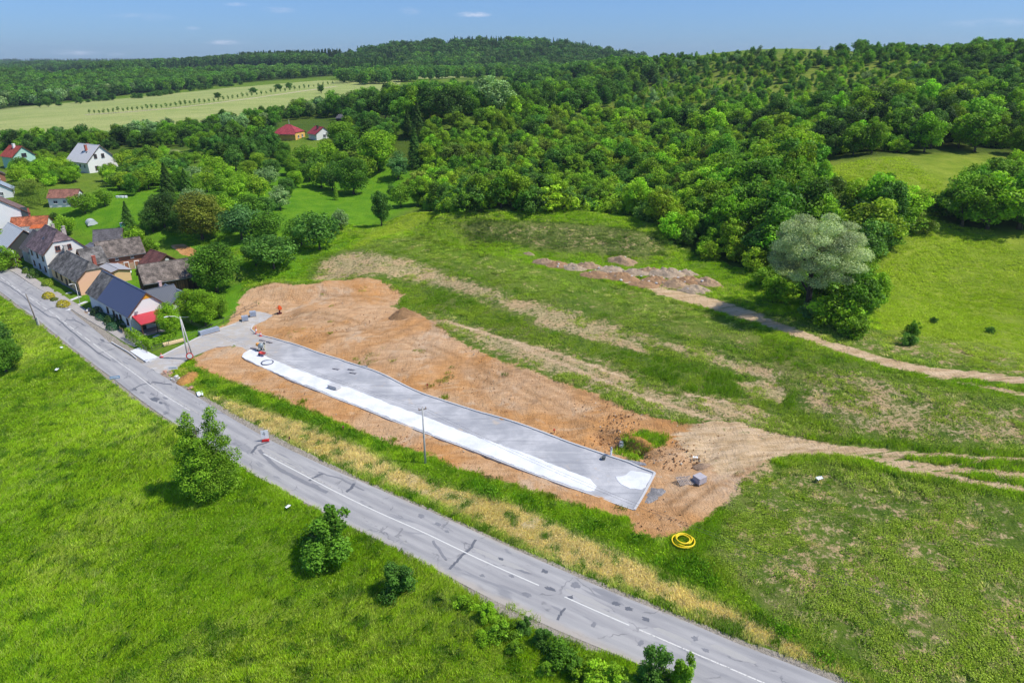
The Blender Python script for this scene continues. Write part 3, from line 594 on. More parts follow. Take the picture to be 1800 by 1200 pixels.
sheet('concrete_pad', pad_px, plain('new_concrete', (.70, .70, .70), .8, 0, .08, .8), .14, .12, 'fresh pale concrete slab where the side road leaves')
slab = plain('soil_stone', (.36, .31, .25), .95, 0, .2, 1.5)
Wk = smooth_line(PP(walk_c), 1.0, 2); Wn, _ = perp(Wk)
def ribbon(name, line, nn, w0, w1, mat, lift, thick=.15, label=None):
    a = line+nn*w0; b = line+nn*w1; return sheet(name, None, mat, lift, thick, label, world=np.r_[a, b[::-1]])
pav = N('paving', .9); p_ = pav.pos(); b_ = pav.n('ShaderNodeTexBrick'); pav.l(pav.map(p_, (1, 1, 1), (0, 0, .82)), b_.inputs['Vector']); b_.inputs['Scale'].default_value = 1
b_.inputs['Brick Width'].default_value = .6; b_.inputs['Row Height'].default_value = .3; b_.inputs['Mortar Size'].default_value = .02
b_.inputs['Color1'].default_value = (.36, .33, .31, 1); b_.inputs['Color2'].default_value = (.44, .41, .38, 1); b_.inputs['Mortar'].default_value = (.2, .18, .16, 1)
pav.color(pav.mix(pav.ramp(pav.noise(p_, .6, 5, .7), .3, .75, 0, .5), b_.outputs['Color'], (.5, .44, .36)))
ribbon('pavement', Wk, Wn, -1.0, 1.0, pav.m, .10, .18, 'grey block pavement between road and front gardens')
kerbm = plain('kerb_stone', (.55, .54, .52), .85, 0, .1, 1.5)
def kerb(name, pts, mat, w=.14, hh=.14, label=None, lift=0.0):
    q = smooth_line(PP(pts), .8, 0); nn, _ = perp(q); return ribbon(name, q, nn, -w/2, w/2, mat, hh+lift, hh+.1, label)
kerb('kerb', [(445,572),(441,579),(450,587),(480,595),(500,601),(560,621),(600,633),(660,653),(713,679),(747,694),(840,724),(1000,778),(1058,798),(1105,813),(1151,832)], kerbm, .22, .20, 'pale concrete kerb along the upper edge of the new lot')
kerb('kerb', [(500,664),(580,697),(644,721),(747,762),(840,796),(1000,857),(1045,872),(1115,897)], kerbm, .16, .14, 'low kerb below the white gravel strip')
kerb('kerb', [(1151,832),(1141,852),(1128,876),(1115,897)], kerbm, .30, .20, 'kerb closing the end of the lot by the soil')
kerb('kerb', [(262,637),(288,624),(320,608),(356,590),(378,581),(400,574),(415,570)], kerbm, .25, .16, 'new kerb curving in beside the hedge')
kerb('kerb', [(196,601),(214,612),(229,621),(240,630)], kerbm, .2, .13, 'kerb in front of the concrete pad')
vg = N('verge_grass', .95); p_ = vg.pos(); vg.color(vg.mix(vg.ramp(vg.noise(p_, 1.2, 5, .7), .4, .62), (.10, .17, .02), (.32, .25, .12)))
# ---------------------------------------------------------------- vegetation
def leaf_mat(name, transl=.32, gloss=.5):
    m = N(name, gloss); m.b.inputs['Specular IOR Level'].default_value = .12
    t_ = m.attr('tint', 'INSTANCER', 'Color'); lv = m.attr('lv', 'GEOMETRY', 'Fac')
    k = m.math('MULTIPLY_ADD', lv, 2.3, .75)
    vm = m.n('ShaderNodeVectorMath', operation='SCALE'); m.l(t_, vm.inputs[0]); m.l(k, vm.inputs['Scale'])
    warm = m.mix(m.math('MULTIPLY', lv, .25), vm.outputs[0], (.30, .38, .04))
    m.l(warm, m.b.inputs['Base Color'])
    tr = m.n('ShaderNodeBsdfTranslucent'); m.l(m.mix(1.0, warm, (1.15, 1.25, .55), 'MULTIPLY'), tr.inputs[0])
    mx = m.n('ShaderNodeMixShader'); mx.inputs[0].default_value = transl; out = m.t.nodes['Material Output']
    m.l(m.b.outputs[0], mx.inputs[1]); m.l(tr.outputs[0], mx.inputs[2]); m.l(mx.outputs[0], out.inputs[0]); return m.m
LEAF = leaf_mat('foliage'); BLADE = leaf_mat('grass_blade', .4, .7)
BARK = plain('bark', (.13, .10, .075), .95, 0, .3, 3)
def leaves_mesh(name, C_, Nn, s, lv, mat=LEAF, r=None, asp=.72, soft=None):
    r = r or rng; n = len(C_); Nn = Nn/np.maximum(np.linalg.norm(Nn, axis=1), 1e-6)[:, None]
    rv = r.normal(size=(n, 3)); a = np.cross(Nn, rv); a /= np.linalg.norm(a, axis=1)[:, None]; b = np.cross(Nn, a)
    s = np.broadcast_to(s, n)[:, None]*(.6+.8*r.random((n, 1)))
    V = np.stack([C_+a*s*.55, C_+b*s*.5*asp+Nn*s*.10, C_-a*s*.5, C_-b*s*.5*asp+Nn*s*.10], 1).reshape(-1, 3)
    F = np.arange(4*n).reshape(n, 4); me = mesh_np(name, V, F, mat)
    at = me.attributes.new('lv', 'FLOAT', 'POINT'); at.data.foreach_set('value', np.repeat(lv, 4).astype(np.float32)); return me
def crown(name, lobes, n, s, r, fill=.25, drop=0., flat_=.0, asp=.72):
    """lobes: (x, y, z, rx, ry, rz, brightness)"""
    L = np.array(lobes); vol = (L[:, 3]*L[:, 4]*L[:, 5])**.67; k = r.choice(len(L), n, p=vol/vol.sum())
    d = r.normal(size=(n, 3)); d /= np.linalg.norm(d, axis=1)[:, None]
    rad = np.where(r.random(n) < fill, r.random(n)**.5*.85, 1+(r.random(n)-.62)*.34)
    rad *= 1+.16*np.sin(d[:, 0]*9+k*2)*np.sin(d[:, 1]*8+k)*np.sin(d[:, 2]*7+k*3)*1.6
    c = L[k, :3]+d*rad[:, None]*L[k, 3:6]
    c[:, 2] -= drop*r.random(n)*np.hypot(c[:, 0], c[:, 1])*.3
    # drop leaves buried deep inside a neighbouring lobe
    q = ((c[:, None]-L[None, :, :3])/L[None, :, 3:6]); inn = (np.linalg.norm(q, axis=2) < .62).sum(1) > 1
    keep = ~inn | (r.random(n) < .3); keep &= c[:, 2] > .05
    nn = d*.8+r.normal(size=(n, 3))*.55+np.array([0, 0, .35+flat_])
    lv = np.clip(L[k, 6]+(r.random(n)-.5)*.55+.12*(rad-1)*3, 0, 1)  # random leaf tone, plus shade inside each lobe put into the colour
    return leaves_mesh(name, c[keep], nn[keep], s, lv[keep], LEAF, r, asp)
def lobes_in(r, n, cz_, rx, rz, lr, jit=.25, top=1.):
    out = []
    for i in range(n):
        t = (i+.5)/n; ph = i*2.399+r.random()*.6; zz = -1+2*t; rr = math.sqrt(max(0, 1-zz*zz))*(.72+.2*r.random())
        q = lr*(.75+.5*r.random())
        out.append((math.cos(ph)*rr*rx*(1+jit*(r.random()-.5)), math.sin(ph)*rr*rx*(1+jit*(r.random()-.5)), cz_+zz*rz*.78*(1+jit*(r.random()-.5)), q*1.1, q*1.1, q*(.75+.2*r.random()), .25+.5*r.random()))
    out.append((0, 0, cz_, rx*.62, rx*.62, rz*.68, .3)); return out
def trunk_mesh(name, H, r0, r, limbs=5, z0=.2, spread=.28, top=.7, lean=0):
    b = MB(); pts = [(lean*t*H+math.sin(t*5)*.03*H*t, math.cos(t*4)*.02*H*t, t*H*top) for t in np.linspace(0, 1, 7)]
    b.tube(pts, [r0*(1.25 if i == 0 else 1-.13*i) for i in range(7)], 7)
    for i in range(limbs):
        t = z0/top+(1-z0/top)*(i+.3)/limbs*.85; k = int(t*6); p = Vector(pts[k]); a = i*2.4+r.random(); L_ = H*spread*(1-.4*t)
        b.tube([p, p+Vector((math.cos(a)*L_*.5, math.sin(a)*L_*.5, L_*.35)), p+Vector((math.cos(a)*L_, math.sin(a)*L_, L_*.9))], [r0*.45, r0*.28, r0*.1], 5)
    return b.mesh(name, BARK, True)
def lobes_rag(r, n, cz_, rx, rz, lr):
    # ragged crown: shoots of unequal length standing off a leaning core
    out = []; ax = (r.random()-.5)*.9; el = .8+.45*r.random()
    for i in range(n):
        t = (i+.5)/n; ph = i*2.399+r.random()*1.2; zz = -1+2*t; rr = math.sqrt(max(0, 1-zz*zz)); k = .55+.62*r.random()**.8; q = lr*(.55+.8*r.random())
        out.append((math.cos(ph)*rr*rx*k*el+ax*zz, math.sin(ph)*rr*rx*k/el, max(q*.5, cz_+zz*rz*(.62+.45*r.random())), q*1.15, q*1.15, q*(.7+.35*r.random()), .05+.9*r.random()))
    for i in range(4): out.append((r.normal()*rx*.2+ax*.2, r.normal()*rx*.2, cz_+r.normal()*rz*.2, rx*.48, rx*.48, rz*.5, .2))
    return out
PRO = {}
def mk(kind, H, fn, tr): PRO.setdefault(kind, []).append((H, fn, tr))
for v in range(5):
    r = np.random.default_rng(100+v); cz_ = [5.9, 5.6, 6.1, 5.8, 6.0][v]; rx = [3.0, 3.5, 2.7, 3.2, 3.9][v]
    mk('broad', 10., crown(f'crown_broad{v}', lobes_rag(r, 30, cz_, rx, 4.0, 1.05), 5600, .44, r, .2), trunk_mesh(f'trunk_broad{v}', 10, .26, r))
for v in range(4):
    r = np.random.default_rng(200+v); rx = [2.4, 2.8, 2.2, 2.6][v]
    mk('bush', 5., crown(f'bush{v}', lobes_rag(r, 20, 2.2, rx, 2.5, .78), 3200, .36, r, .2), None)
for v in range(3):
    r = np.random.default_rng(300+v); rx = [2.3, 2.7, 2.5][v]
    mk('fruit', 6., crown(f'crown_fruit{v}', lobes_in(r, 13, 3.6, rx, 2.3, .95, .5), 3600, .30, r, .12), trunk_mesh(f'trunk_fruit{v}', 6, .16, r, 6, .2, .36, .62))
for v in range(2):      # near, finer crowns
    r = np.random.default_rng(350+v); rx = [3.0, 3.3][v]
    mk('dense', 10., crown(f'crown_dense{v}', lobes_in(r, 26, 5.3, rx, 4.3, 1.25, .3), 15000, .27, r, .2), trunk_mesh(f'trunk_dense{v}', 10, .26, r, 7))
for v in range(2):      # airy young trees with slim upright sprays
    r = np.random.default_rng(370+v)
    mk('near', 10., crown(f'crown_near{v}', lobes_in(r, 34, 5.3, 3.3, 4.6, .95, .5), 26000, .21, r, .14), trunk_mesh(f'trunk_near{v}', 10, .22, r, 9, .1, .34, .85))
r = np.random.default_rng(381); lo = []
for lx, ly, top, rr_ in ((-1.45, 0, 12.8, 2.9), (1.5, .6, 13.2, 3.0), (.1, -1.2, 9.6, 3.0)):
    for i in range(22):
        t = i/21; w_ = rr_*(1-.9*t**1.15)*(.45+.75*min(1, t*3.5)); ph = i*2.4; q = (1.35-.85*t)*(.8+.4*r.random())
        lo.append((lx+math.cos(ph)*w_*.72, ly+math.sin(ph)*w_*.72, 1.0+t*(top-1.7), q*1.15, q*1.15, q*.85, .25+.55*r.random()))
    for t in (.2, .4, .6, .75): lo.append((lx*.9, ly*.9, t*top, rr_*(1-t)*.75+.3, rr_*(1-t)*.75+.3, 1.6, .3))
    lo.append((lx, ly, top-.9, .4, .4, .9, .6))
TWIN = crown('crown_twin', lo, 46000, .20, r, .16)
mk('twin', 13.4, TWIN, trunk_mesh('trunk_twin', 12, .24, r, 9, .1, .3, .85))
for v in range(3):
    r = np.random.default_rng(385+v); lo = []
    for i in range(20):
        t = r.random(); a = r.random()*6.28; w_ = 2.3*math.sqrt(r.random())*(1-.55*t); q = .75*(.6+.8*r.random())*(1-.35*t)
        lo.append((math.cos(a)*w_, math.sin(a)*w_, .7+t*(3.9 if w_ < 1.2 else 2.4), q, q, q*(.9+.5*r.random()), .2+.7*r.random()))
    mk('airy', 5., crown(f'crown_airy{v}', lo, 9000, .20, r, .25), trunk_mesh(f'trunk_airy{v}', 5, .10, r, 6, .05, .4, .7))
for v in range(3):
    r = np.random.default_rng(400+v); lo = []
    for i in range(9):
        t = i/8; lo.append((r.normal()*.5, r.normal()*.5, 1.5+t*6.4, (1.6-.9*t)*(.8+.4*r.random()), (1.6-.9*t)*(.8+.4*r.random()), 1.1, .3+.5*r.random()))
    mk('slender', 9., crown(f'crown_slender{v}', lo, 1700, .38, r, .2), trunk_mesh(f'trunk_slender{v}', 9, .12, r, 3))
def conifer(name, H, Rr, n, s, r, tiers=15):
    t = r.random(n)**.72; z = H*(.06+.93*t); tier = (z/H*tiers) % 1; env = Rr*(1-t)**.85
    rad = env*(.55+.45*(1-tier))*(.5+.5*r.random(n)**.35); ph = r.random(n)*2*math.pi; rad *= 1+.22*np.sin(ph*5+np.floor(z/H*tiers)*2.1)
    c = np.stack([np.cos(ph)*rad, np.sin(ph)*rad, z-rad*.28], 1); nn = np.stack([np.cos(ph)*.5, np.sin(ph)*.5, .9+0*z], 1)+r.normal(size=(n, 3))*.4
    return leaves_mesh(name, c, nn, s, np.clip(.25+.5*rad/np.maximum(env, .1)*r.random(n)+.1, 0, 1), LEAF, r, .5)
for v in range(2):
    r = np.random.default_rng(500+v)
    mk('spruce', 14., conifer(f'crown_spruce{v}', 14, [3.9, 3.4][v], 7500, .46, r), trunk_mesh(f'trunk_spruce{v}', 14, .2, r, 0, .2, .1, .95))
for v in range(3):
    r = np.random.default_rng(600+v)
    mk('sapling', 3.2, crown(f'sapling{v}', [(0, 0, 2.1, .62, .62, 1.1, .5), (.25, .1, 1.7, .5, .5, .7, .4), (-.2, .15, 2.6, .4, .4, .5, .6)], 130, .34, r), trunk_mesh(f'stem{v}', 3.2, .05, r, 0))
for v in range(3):
    r = np.random.default_rng(700+v)
    mk('farbroad', 12., crown(f'far_broad{v}', lobes_in(r, 9, 6.8, 4.2, 5.0, 2.2), 620, 1.35, r, .1), None)
for v in range(2):
    r = np.random.default_rng(800+v)
    mk('farspruce', 20., conifer(f'far_spruce{v}', 20, 3.6, 420, 1.5, r, 9), None)
# the silver willow: cloud-like clumps on spreading limbs
r = np.random.default_rng(41); lo = []
for i in range(46):
    t = i/46; ph = i*2.399; zz = -0.7+1.66*t; rr = math.sqrt(max(.03, 1-min(1, abs(zz))**2))*(.80+.22*r.random()); q = 1.25*(.7+.6*r.random())
    lo.append((math.cos(ph)*rr*7.2, math.sin(ph)*rr*6.6, 12.2+zz*6.0*(.88+.24*r.random()), q*1.4, q*1.3, q*.75, .2+.7*r.random()))
for i in range(8): lo.append((r.normal()*2.6, r.normal()*2.6, 11.+r.normal()*2., 1.6, 1.6, 1.0, 0))  # innermost clumps darkest: shade within the crown painted into their leaves
WILLOW = (19.5, crown('crown_willow', lo, 60000, .25, r, .3, 0, .1, .5), None)
b = MB(); b.tube([(0, 0, -.3), (.2, 0, 2.5), (.1, .2, 5.5), (.5, .2, 8.5), (.9, 0, 12)], [.75, .55, .48, .4, .2], 9)
for i in range(11):
    a = i*2.4; z0 = 4.5+i*.55; L_ = 5.5-.1*i; b.tube([(.2, .1, z0), (math.cos(a)*L_*.5, math.sin(a)*L_*.5, z0+2), (math.cos(a)*L_, math.sin(a)*L_, z0+4.2)], [.26, .16, .06], 6)
WTR = b.mesh('trunk_willow', plain('bark_dark', (.06, .05, .045), .95, 0, .3, 3), True)

T = dict(g1=(.105, .170, .018), g2=(.150, .225, .018), g3=(.060, .122, .018), g4=(.038, .088, .024), g5=(.055, .115, .035), yl=(.15, .20, .02), ol=(.10, .125, .03),
         sil=(.26, .305, .16), pale=(.15, .19, .09), br=(.12, .115, .028), bl=(.06, .12, .07), dk=(.024, .055, .022), teal=(.03, .10, .055), lime=(.17, .24, .02), gold=(.34, .28, .02), red=(.10, .03, .03))
def tj(t, j=.16):
    c = np.array(T[t] if isinstance(t, str) else t); c = c*np.array([1.0, 1.22, .6 if t not in ('sil', 'pale') else 1.]); f = 1+(rng.random()-.5)*2*j
    c = c*f; c[0] *= 1+(rng.random()-.5)*j*1.4; return [float(q) for q in c]+[1.]
CATNAME = dict(broad=('broadleaf_tree', 'tree'), bush=('bush', 'bush'), fruit=('fruit_tree', 'tree'), dense=('broadleaf_tree', 'tree'), near=('broadleaf_tree', 'tree'), airy=('shrub', 'shrub'), twin=('broadleaf_tree', 'tree'), slender=('slender_tree', 'tree'), spruce=('spruce_tree', 'tree'), sapling=('young_tree', 'tree'))
TREES = []
def plant(kind, x, y, hgt, wid, tint, label, group=None, var=None, rz=None, name=None, cat=None, sink=.1):
    pl_ = PRO[kind] if kind in PRO else None; H, cm_, trm = pl_[int(rng.integers(len(pl_))) if var is None else var % len(pl_)]
    z = float(h(x, y))-sink; s = hgt/H; nm, ct = CATNAME[kind]; nm = name or nm; ct = cat or ct; rz = rng.random()*6.28 if rz is None else rz
    sc = (s*wid, s*wid, s)
    if trm is None:
        o = link(nm, cm_); o.location = (x, y, z); o.rotation_euler = (0, 0, rz); o.scale = sc; o['tint'] = tint; tag(o, label, ct, group)
    else:
        o = empty(nm, (x, y, z), rz, label, ct, group); o.scale = sc; c = link('crown', cm_, o); c['tint'] = tint; link('trunk', trm, o)
    TREES.append((x, y, wid*hgt*.3)); return o
def tree_px(kind, px, py, hpx, label, tint='g1', wid=1., group=None, **kw):
    """a tree whose foot is seen at (px, py) and which stands hpx photo pixels tall"""
    p = P1(px, py); d = p[1]*CP+(HC-p[2])*SP; vc = abs(CP); dist_ = d; hm = hpx/FP*dist_/max(.5, math.cos(math.atan2(HC-p[2], np.hypot(p[0], p[1]))))
    return plant(kind, float(p[0]), float(p[1]), float(hm), wid, tj(tint, .05), label, group, **kw)
# ---- trees that stand out
tree_px('twin', 370, 866, 146, 'tall bushy bright green tree with two pointed tops beside the road', 'g1', 1.0, var=0, rz=0.0)
tree_px('airy', 590, 976, 76, 'medium open green tree leaning beside the road edge, trunk in dry brush', 'g3', 1.3, var=1)
tree_px('airy', 705, 1045, 52, 'small dark round shrub standing alone on the roadside bank', 'g4', 1.25, var=0, name='roadside_shrub', cat='shrub')
tree_px('dense', 12, 655, 66, 'dark spreading tree at the left edge of the grass field', 'g3', 1.15, var=0)
tree_px('fruit', -2, 640, 70, 'dark tree cut by the left frame edge below the road', 'g4', 1.0, var=1)
tree_px('airy', 1150, 1215, 70, 'leafy roadside tree with pale leaves at the bottom of the view, left of its twin', 'g5', .8, var=2)
tree_px('airy', 1197, 1219, 64, 'thin roadside tree at the bottom of the view, closest to the asphalt', 'g1', .7, var=0)
for k, (px, py, hp, t, lb) in enumerate([(1045,1205,54,'lime','bright yellow-green bush at the bottom edge by the gravel shoulder'),(1085,1215,60,'g2','bright green bush under the pale roadside tree'),(1100,1235,50,'dk','dark low bush in front of the roadside trees'),(985,1165,44,'g3','dark bramble clump below the gravel shoulder'),(955,1135,40,'g4','dark bramble bush above another on the shoulder slope'),(925,1110,34,'g4','small dark bramble beside the gravel shoulder'),(885,1120,36,'g1','leafy bramble on the bank, left of the dark clump'),(855,1090,40,'g2','upright green bush where the gravel shoulder widens'),(1010,1190,40,'g3','low dark bush beneath the bright one at the bottom edge'),(820,1070,30,'g2','small bright bush on the verge bank'),(905,1150,32,'g1','mid green bramble lower on the bank'),(775,1060,26,'ol','olive dry bush on the verge bank'),(850,1130,26,'g2','low bright bramble in the tall grass'),(960,1190,34,'g1','round green bramble at the foot of the shoulder slope')]):
    tree_px('airy' if k % 3 else 'bush', px, py, hp*.68, lb, t, 1.25, 'bushes on the bank below the road')
p = P1(1418, 556); wo = empty('willow_tree', (float(p[0]), float(p[1]), float(p[2])-.2), 2.0, 'large silver grey willow with cloud-like crown beside the upper track', 'tree'); wo.scale = (1.0, 1.0, .98)
c_ = link('crown', WILLOW[1], wo); c_['tint'] = [*T['sil'], 1.]; link('trunk', WTR, wo); TREES.append((float(p[0]), float(p[1]), 4))
for px, py, hp, w_, t, k, lb in [
 (1425,560,34,1.0,'bl','bush','blue-green ivy bush wrapped round the willow foot'),(1470,575,60,1.1,'g2','bush','bright green bush right of the willow trunk'),(1505,570,88,.9,'g3','broad','dark tree standing close behind the willow on its right'),(1500,590,40,1.2,'g1','bush','low spreading bush at the willow right foot'),(1450,540,70,1.1,'g3','bush','dark bush directly behind the willow trunk'),(1365,530,44,1.1,'g2','bush','bright bush left of the willow'),(1345,505,40,1.2,'g1','bush','low bush below the wood edge left of the willow'),(1530,550,72,.9,'g2','broad','narrow bright tree at the meadow edge right of the willow'),
 (1603,588,26,.7,'g3','bush','small lone bush near the track on the meadow'),(1597,606,22,1.0,'g5','bush','pale low bush on the upper side of the right track'),(1739,586,14,1.,'g4','bush','tiny dark bush alone on the right meadow'),(1640,568,12,1.,'g4','bush','tiny dark bush between willow and right meadow'),
 (1555,410,88,.85,'g4','broad','dark upright tree at the tip of the wood on the meadow'),(1580,405,48,1.2,'g1','bush','round bush beside the dark upright meadow tree'),(1610,408,36,1.2,'ol','bush','olive bush at the outer tip of the wood'),(1530,412,50,1.2,'g3','bush','dark bush under the dark upright meadow tree'),
 (1690,398,86,1.15,'g1','broad','big rounded tree at the left of the right-hand copse'),(1660,378,50,1.1,'g3','bush','dark bush at the left tip of the right-hand copse'),(1735,403,92,1.25,'g2','broad','broad rounded tree in the middle of the right-hand copse'),(1790,402,96,1.2,'g3','broad','dark tree at the right frame edge of the copse'),(1765,345,60,1.2,'g1','broad','tree on the upper side of the right-hand copse'),(1745,320,42,1.2,'g3','broad','smaller dark tree at the top of the right-hand copse'),(1790,330,52,1.1,'g2','broad','bright tree above the copse at the frame edge'),
 # orchard and gardens
 (357,422,84,1.25,'br','dense','large round reddish brown leaved tree behind the barns'),
 (382,512,86,1.25,'g3','dense','big dark green walnut tree beside the long wooden barn'),(362,572,66,.95,'g2','dense','bright green tree between white annex and pallets, right of its neighbour'),(338,565,60,.95,'g2','dense','bright green garden tree just right of the white annex'),(302,590,60,.85,'g2','dense','bright green garden tree in front of the red awning'),(387,560,48,.9,'g1','dense','round garden tree nearest the bare soil mound'),
 (482,474,62,1.35,'g5','fruit','grey-green spreading apple tree left of the bare slope'),(450,468,46,1.2,'g5','fruit','apple tree behind the dark walnut, left of the spreading one'),(562,440,66,1.15,'g5','fruit','grey-green pear tree next to the grassy bank'),(530,432,48,1.1,'g3','fruit','dark fruit tree left of the pear tree'),(425,422,56,1.35,'bl','fruit','bluish fruit tree right of the brown tree'),(470,420,48,1.2,'g3','fruit','dark fruit tree in the row behind the apple trees'),
 (600,405,34,1.1,'pale','fruit','small pale round fruit tree on the open lawn'),(671,398,60,.75,'g4','broad','lone dark tree on a bare trunk at the lawn edge'),(493,368,36,1.3,'pale','fruit','whitish flowering fruit tree on the lawn'),(470,378,32,1.1,'g5','fruit','fruit tree left of the whitish flowering one'),(591,352,32,.8,'g1','spruce','small pointed young conifer alone on the lawn'),
 (622,342,66,1.15,'g3','dense','dark stacked shrubby tree with brown gap at its foot on the lawn'),(585,335,44,1.1,'g5','fruit','grey fruit tree left of the dark stacked tree'),(665,300,74,1.2,'g2','dense','big rounded bright green tree behind the lawn'),(700,315,42,1.1,'bl','fruit','bluish round tree right of the big rounded one'),(705,365,40,1.,'g1','fruit','small green tree right of the lone trunk tree'),(735,362,48,.9,'g1','broad','green tree where lawn meets the wood'),(690,350,24,.9,'g5','fruit','low tree on the lawn behind the lone trunk tree'),
 (730,295,66,1.15,'g4','spruce','dark bluish conifer at the wood corner'),(735,242,60,1.15,'dk','spruce','tall dark spruce standing over the mid wood'),(717,240,46,1.1,'dk','spruce','second dark spruce left of the tallest'),
 (790,218,62,1.25,'dk','broad','big very dark tree in the centre behind the thicket'),(867,200,58,1.5,'pale','broad','large pale flowering chestnut tree in the mid distance'),(925,170,42,1.4,'g5','broad','rounded grey-green tree right of the chestnut'),
 (300,362,74,1.1,'dk','spruce','tall dark spruce behind the gardens, left of two'),(332,358,60,1.2,'g4','spruce','bluish spruce behind the gardens, right of the tall one'),(229,408,54,1.1,'g4','spruce','pointed conifer on the lawn behind the barn'),(290,400,62,1.2,'dk','dense','very dark tree mass left of the brown tree'),(270,408,44,1.2,'g4','dense','dark shrubby tree between conifer and brown tree'),(318,408,40,1.1,'g4','dense','dark tree tucked against the brown tree'),
 (150,375,34,1.35,'g1','fruit','spreading fruit tree on the back lawn left of its neighbour'),(185,362,28,1.2,'g1','fruit','fruit tree on the back lawn near the wood pile'),(118,415,34,1.1,'g2','fruit','garden tree behind the purple roofed house'),(95,385,12,1.1,'dk','bush','small dark bush on the back lawn'),
 (240,432,34,1.0,'lime','bush','yellow-green shrub at the barn end'),(265,445,26,1.0,'g1','bush','garden shrub by the vegetable plot'),(222,425,26,1.3,'g3','bush','ivy-like shrub on the dark shed roof edge'),
 (468,272,42,1.3,'dk','dense','big dark tree in front of the far red roof'),(455,280,36,1.1,'g4','dense','dark tree left of the one before the far red roof'),(500,276,28,1.2,'g3','dense','dark green tree below the yellow walled house'),(575,272,28,1.3,'yl','dense','yellow-green tree below the second red roof'),(600,262,52,1.2,'g1','dense','tall green tree right of the second red roof'),
 (12,472,40,1.1,'g1','bush','tall green bush at the left frame edge by the pavement'),(22,468,22,1.1,'red','bush','small dark red leaved bush in the front garden'),(20,430,30,1.,'g2','bush','garden bush by the metal roofed house')]:
    tree_px(k, px, py, hp, lb, t, w_)
# row of orchard trees told apart by nothing
for px, py, hp in [(400,395,40),(440,385,38),(415,360,36),(455,350,34),(390,350,34),(365,338,34),(425,335,30),(470,330,30),(505,345,30),(520,330,28),(545,318,30),(560,305,30),(515,308,28),(480,312,30),(440,318,32),(400,325,30),(350,330,32),(375,310,30),(415,300,30),(455,298,28),(500,292,26),(535,288,28),(565,330,34),(385,375,36),(428,402,34),(345,372,34),(600,300,32),(575,290,34),(640,315,36),(610,275,36),(345,352,30),(320,335,34)]:
    tree_px('fruit' if rng.random() < .7 else 'dense', px, py, hp*1.15, 'mixed green orchard tree in the crowded planting behind the lawn', ['g1', 'g2', 'g5', 'g3', 'pale', 'yl', 'g1'][int(rng.integers(7))], 1.2, 'orchard trees behind the lawn')
# ---- zones: woods, hedges, hillside thicket
def zone(poly, sp, mix, tints, label, group, keep=1.0, excl=(), ymax=None):
    po = Poly(poly); xs = np.arange(po.lo[0], po.hi[0], sp); ys = np.arange(po.lo[1], po.hi[1], sp); a, b_ = np.meshgrid(xs, ys); a = a.ravel()+(rng.random(a.size)-.5)*sp*.95; b_ = b_.ravel()+(rng.random(b_.size)-.5)*sp*.95
    m_ = po.inside(a, b_) & (rng.random(a.size) < keep)
    for e in excl: m_ &= ~e.inside(a, b_)
    a, b_ = a[m_], b_[m_]; out = []; pr = np.array([q[1] for q in mix]); pr = pr/pr.sum()
    cl = vnoise(a, b_, 22, 3)
    for x, y, cv in zip(a, b_, cl):
        k = mix[int(rng.choice(len(mix), p=pr))]; hh = (k[2]+(k[3]-k[2])*rng.random()**1.4)*(.75+.45*cv)
        ti = tints[min(len(tints)-1, int((cv*.65+rng.random()*.35)*len(tints)))]
        out.append((x, y, k[0], hh, ti, label, group))
    return out
mead0 = meadow[0][0]
Zs = []
Zs += zone([(735,348),(800,377),(1000,372),(1120,384),(1200,440),(1290,472),(1370,482),(1420,500),(1500,505),(1540,470),(1560,440),(1600,405),(1590,380),(1480,347),(1430,327),(1400,295),(1300,255),(1100,232),(950,240),(800,262),(740,290)], 3.7,
    [('bush', .72, 4.0, 6.6), ('broad', .28, 6.5, 10.)], ['g3', 'g1', 'g2', 'yl', 'g1', 'g5', 'g2', 'yl', 'g3', 'ol', 'g2', 'g4'], 'dense green thicket growth behind the grassy bank', 'thicket behind the grassy bank', excl=[mead0])
Zs += zone([(1190,385),(1250,440),(1370,472),(1420,450),(1425,330),(1390,290),(1270,300)], 5.6, [('broad', 1, 8.5, 13)], ['g3', 'g1', 'g2', 'g3', 'g1'], 'tall dark tree in the clump between thicket and meadow', 'tall trees between thicket and meadow', excl=[mead0])
Zs += zone([(740,290),(800,262),(950,240),(1100,232),(1300,255),(1400,292),(1560,271),(1740,267),(1900,290),(1900,170),(1750,165),(1550,190),(1400,205),(1200,220),(1080,218),(950,208),(880,212),(760,235)], 6.0,
    [('broad', .5, 7, 11.5), ('bush', .5, 4, 6.5)], ['g3', 'g1', 'g2', 'yl', 'g3', 'g1', 'g2', 'dk', 'g5', 'yl', 'g2', 'g1'], 'green tree or bush in the wood on the middle hillside', 'wood on the middle hillside', excl=[mead0])
Zs += zone([(1080,212),(1200,218),(1400,204),(1550,190),(1750,165),(1900,170),(1900,85),(1750,95),(1600,100),(1500,108),(1400,118),(1300,128),(1200,140),(1130,150),(1080,175)], 7.4,
    [('slender', .22, 4, 8), ('bush', .58, 2.2, 4.4), ('broad', .20, 4.5, 8)], ['yl', 'g2', 'yl', 'g5', 'g2', 'g3', 'g1', 'pale', 'g2'], 'scattered young growth on the yellowish upper hill', 'scattered growth on the upper hill')
Zs += zone([(1560,190),(1750,160),(1900,160),(1900,85),(1700,100),(1600,140)], 7.0, [('broad', 1, 6, 10)], ['g4', 'dk', 'g3', 'g1'], 'dark tree high on the right-hand hill', 'dark trees high on the right-hand hill')
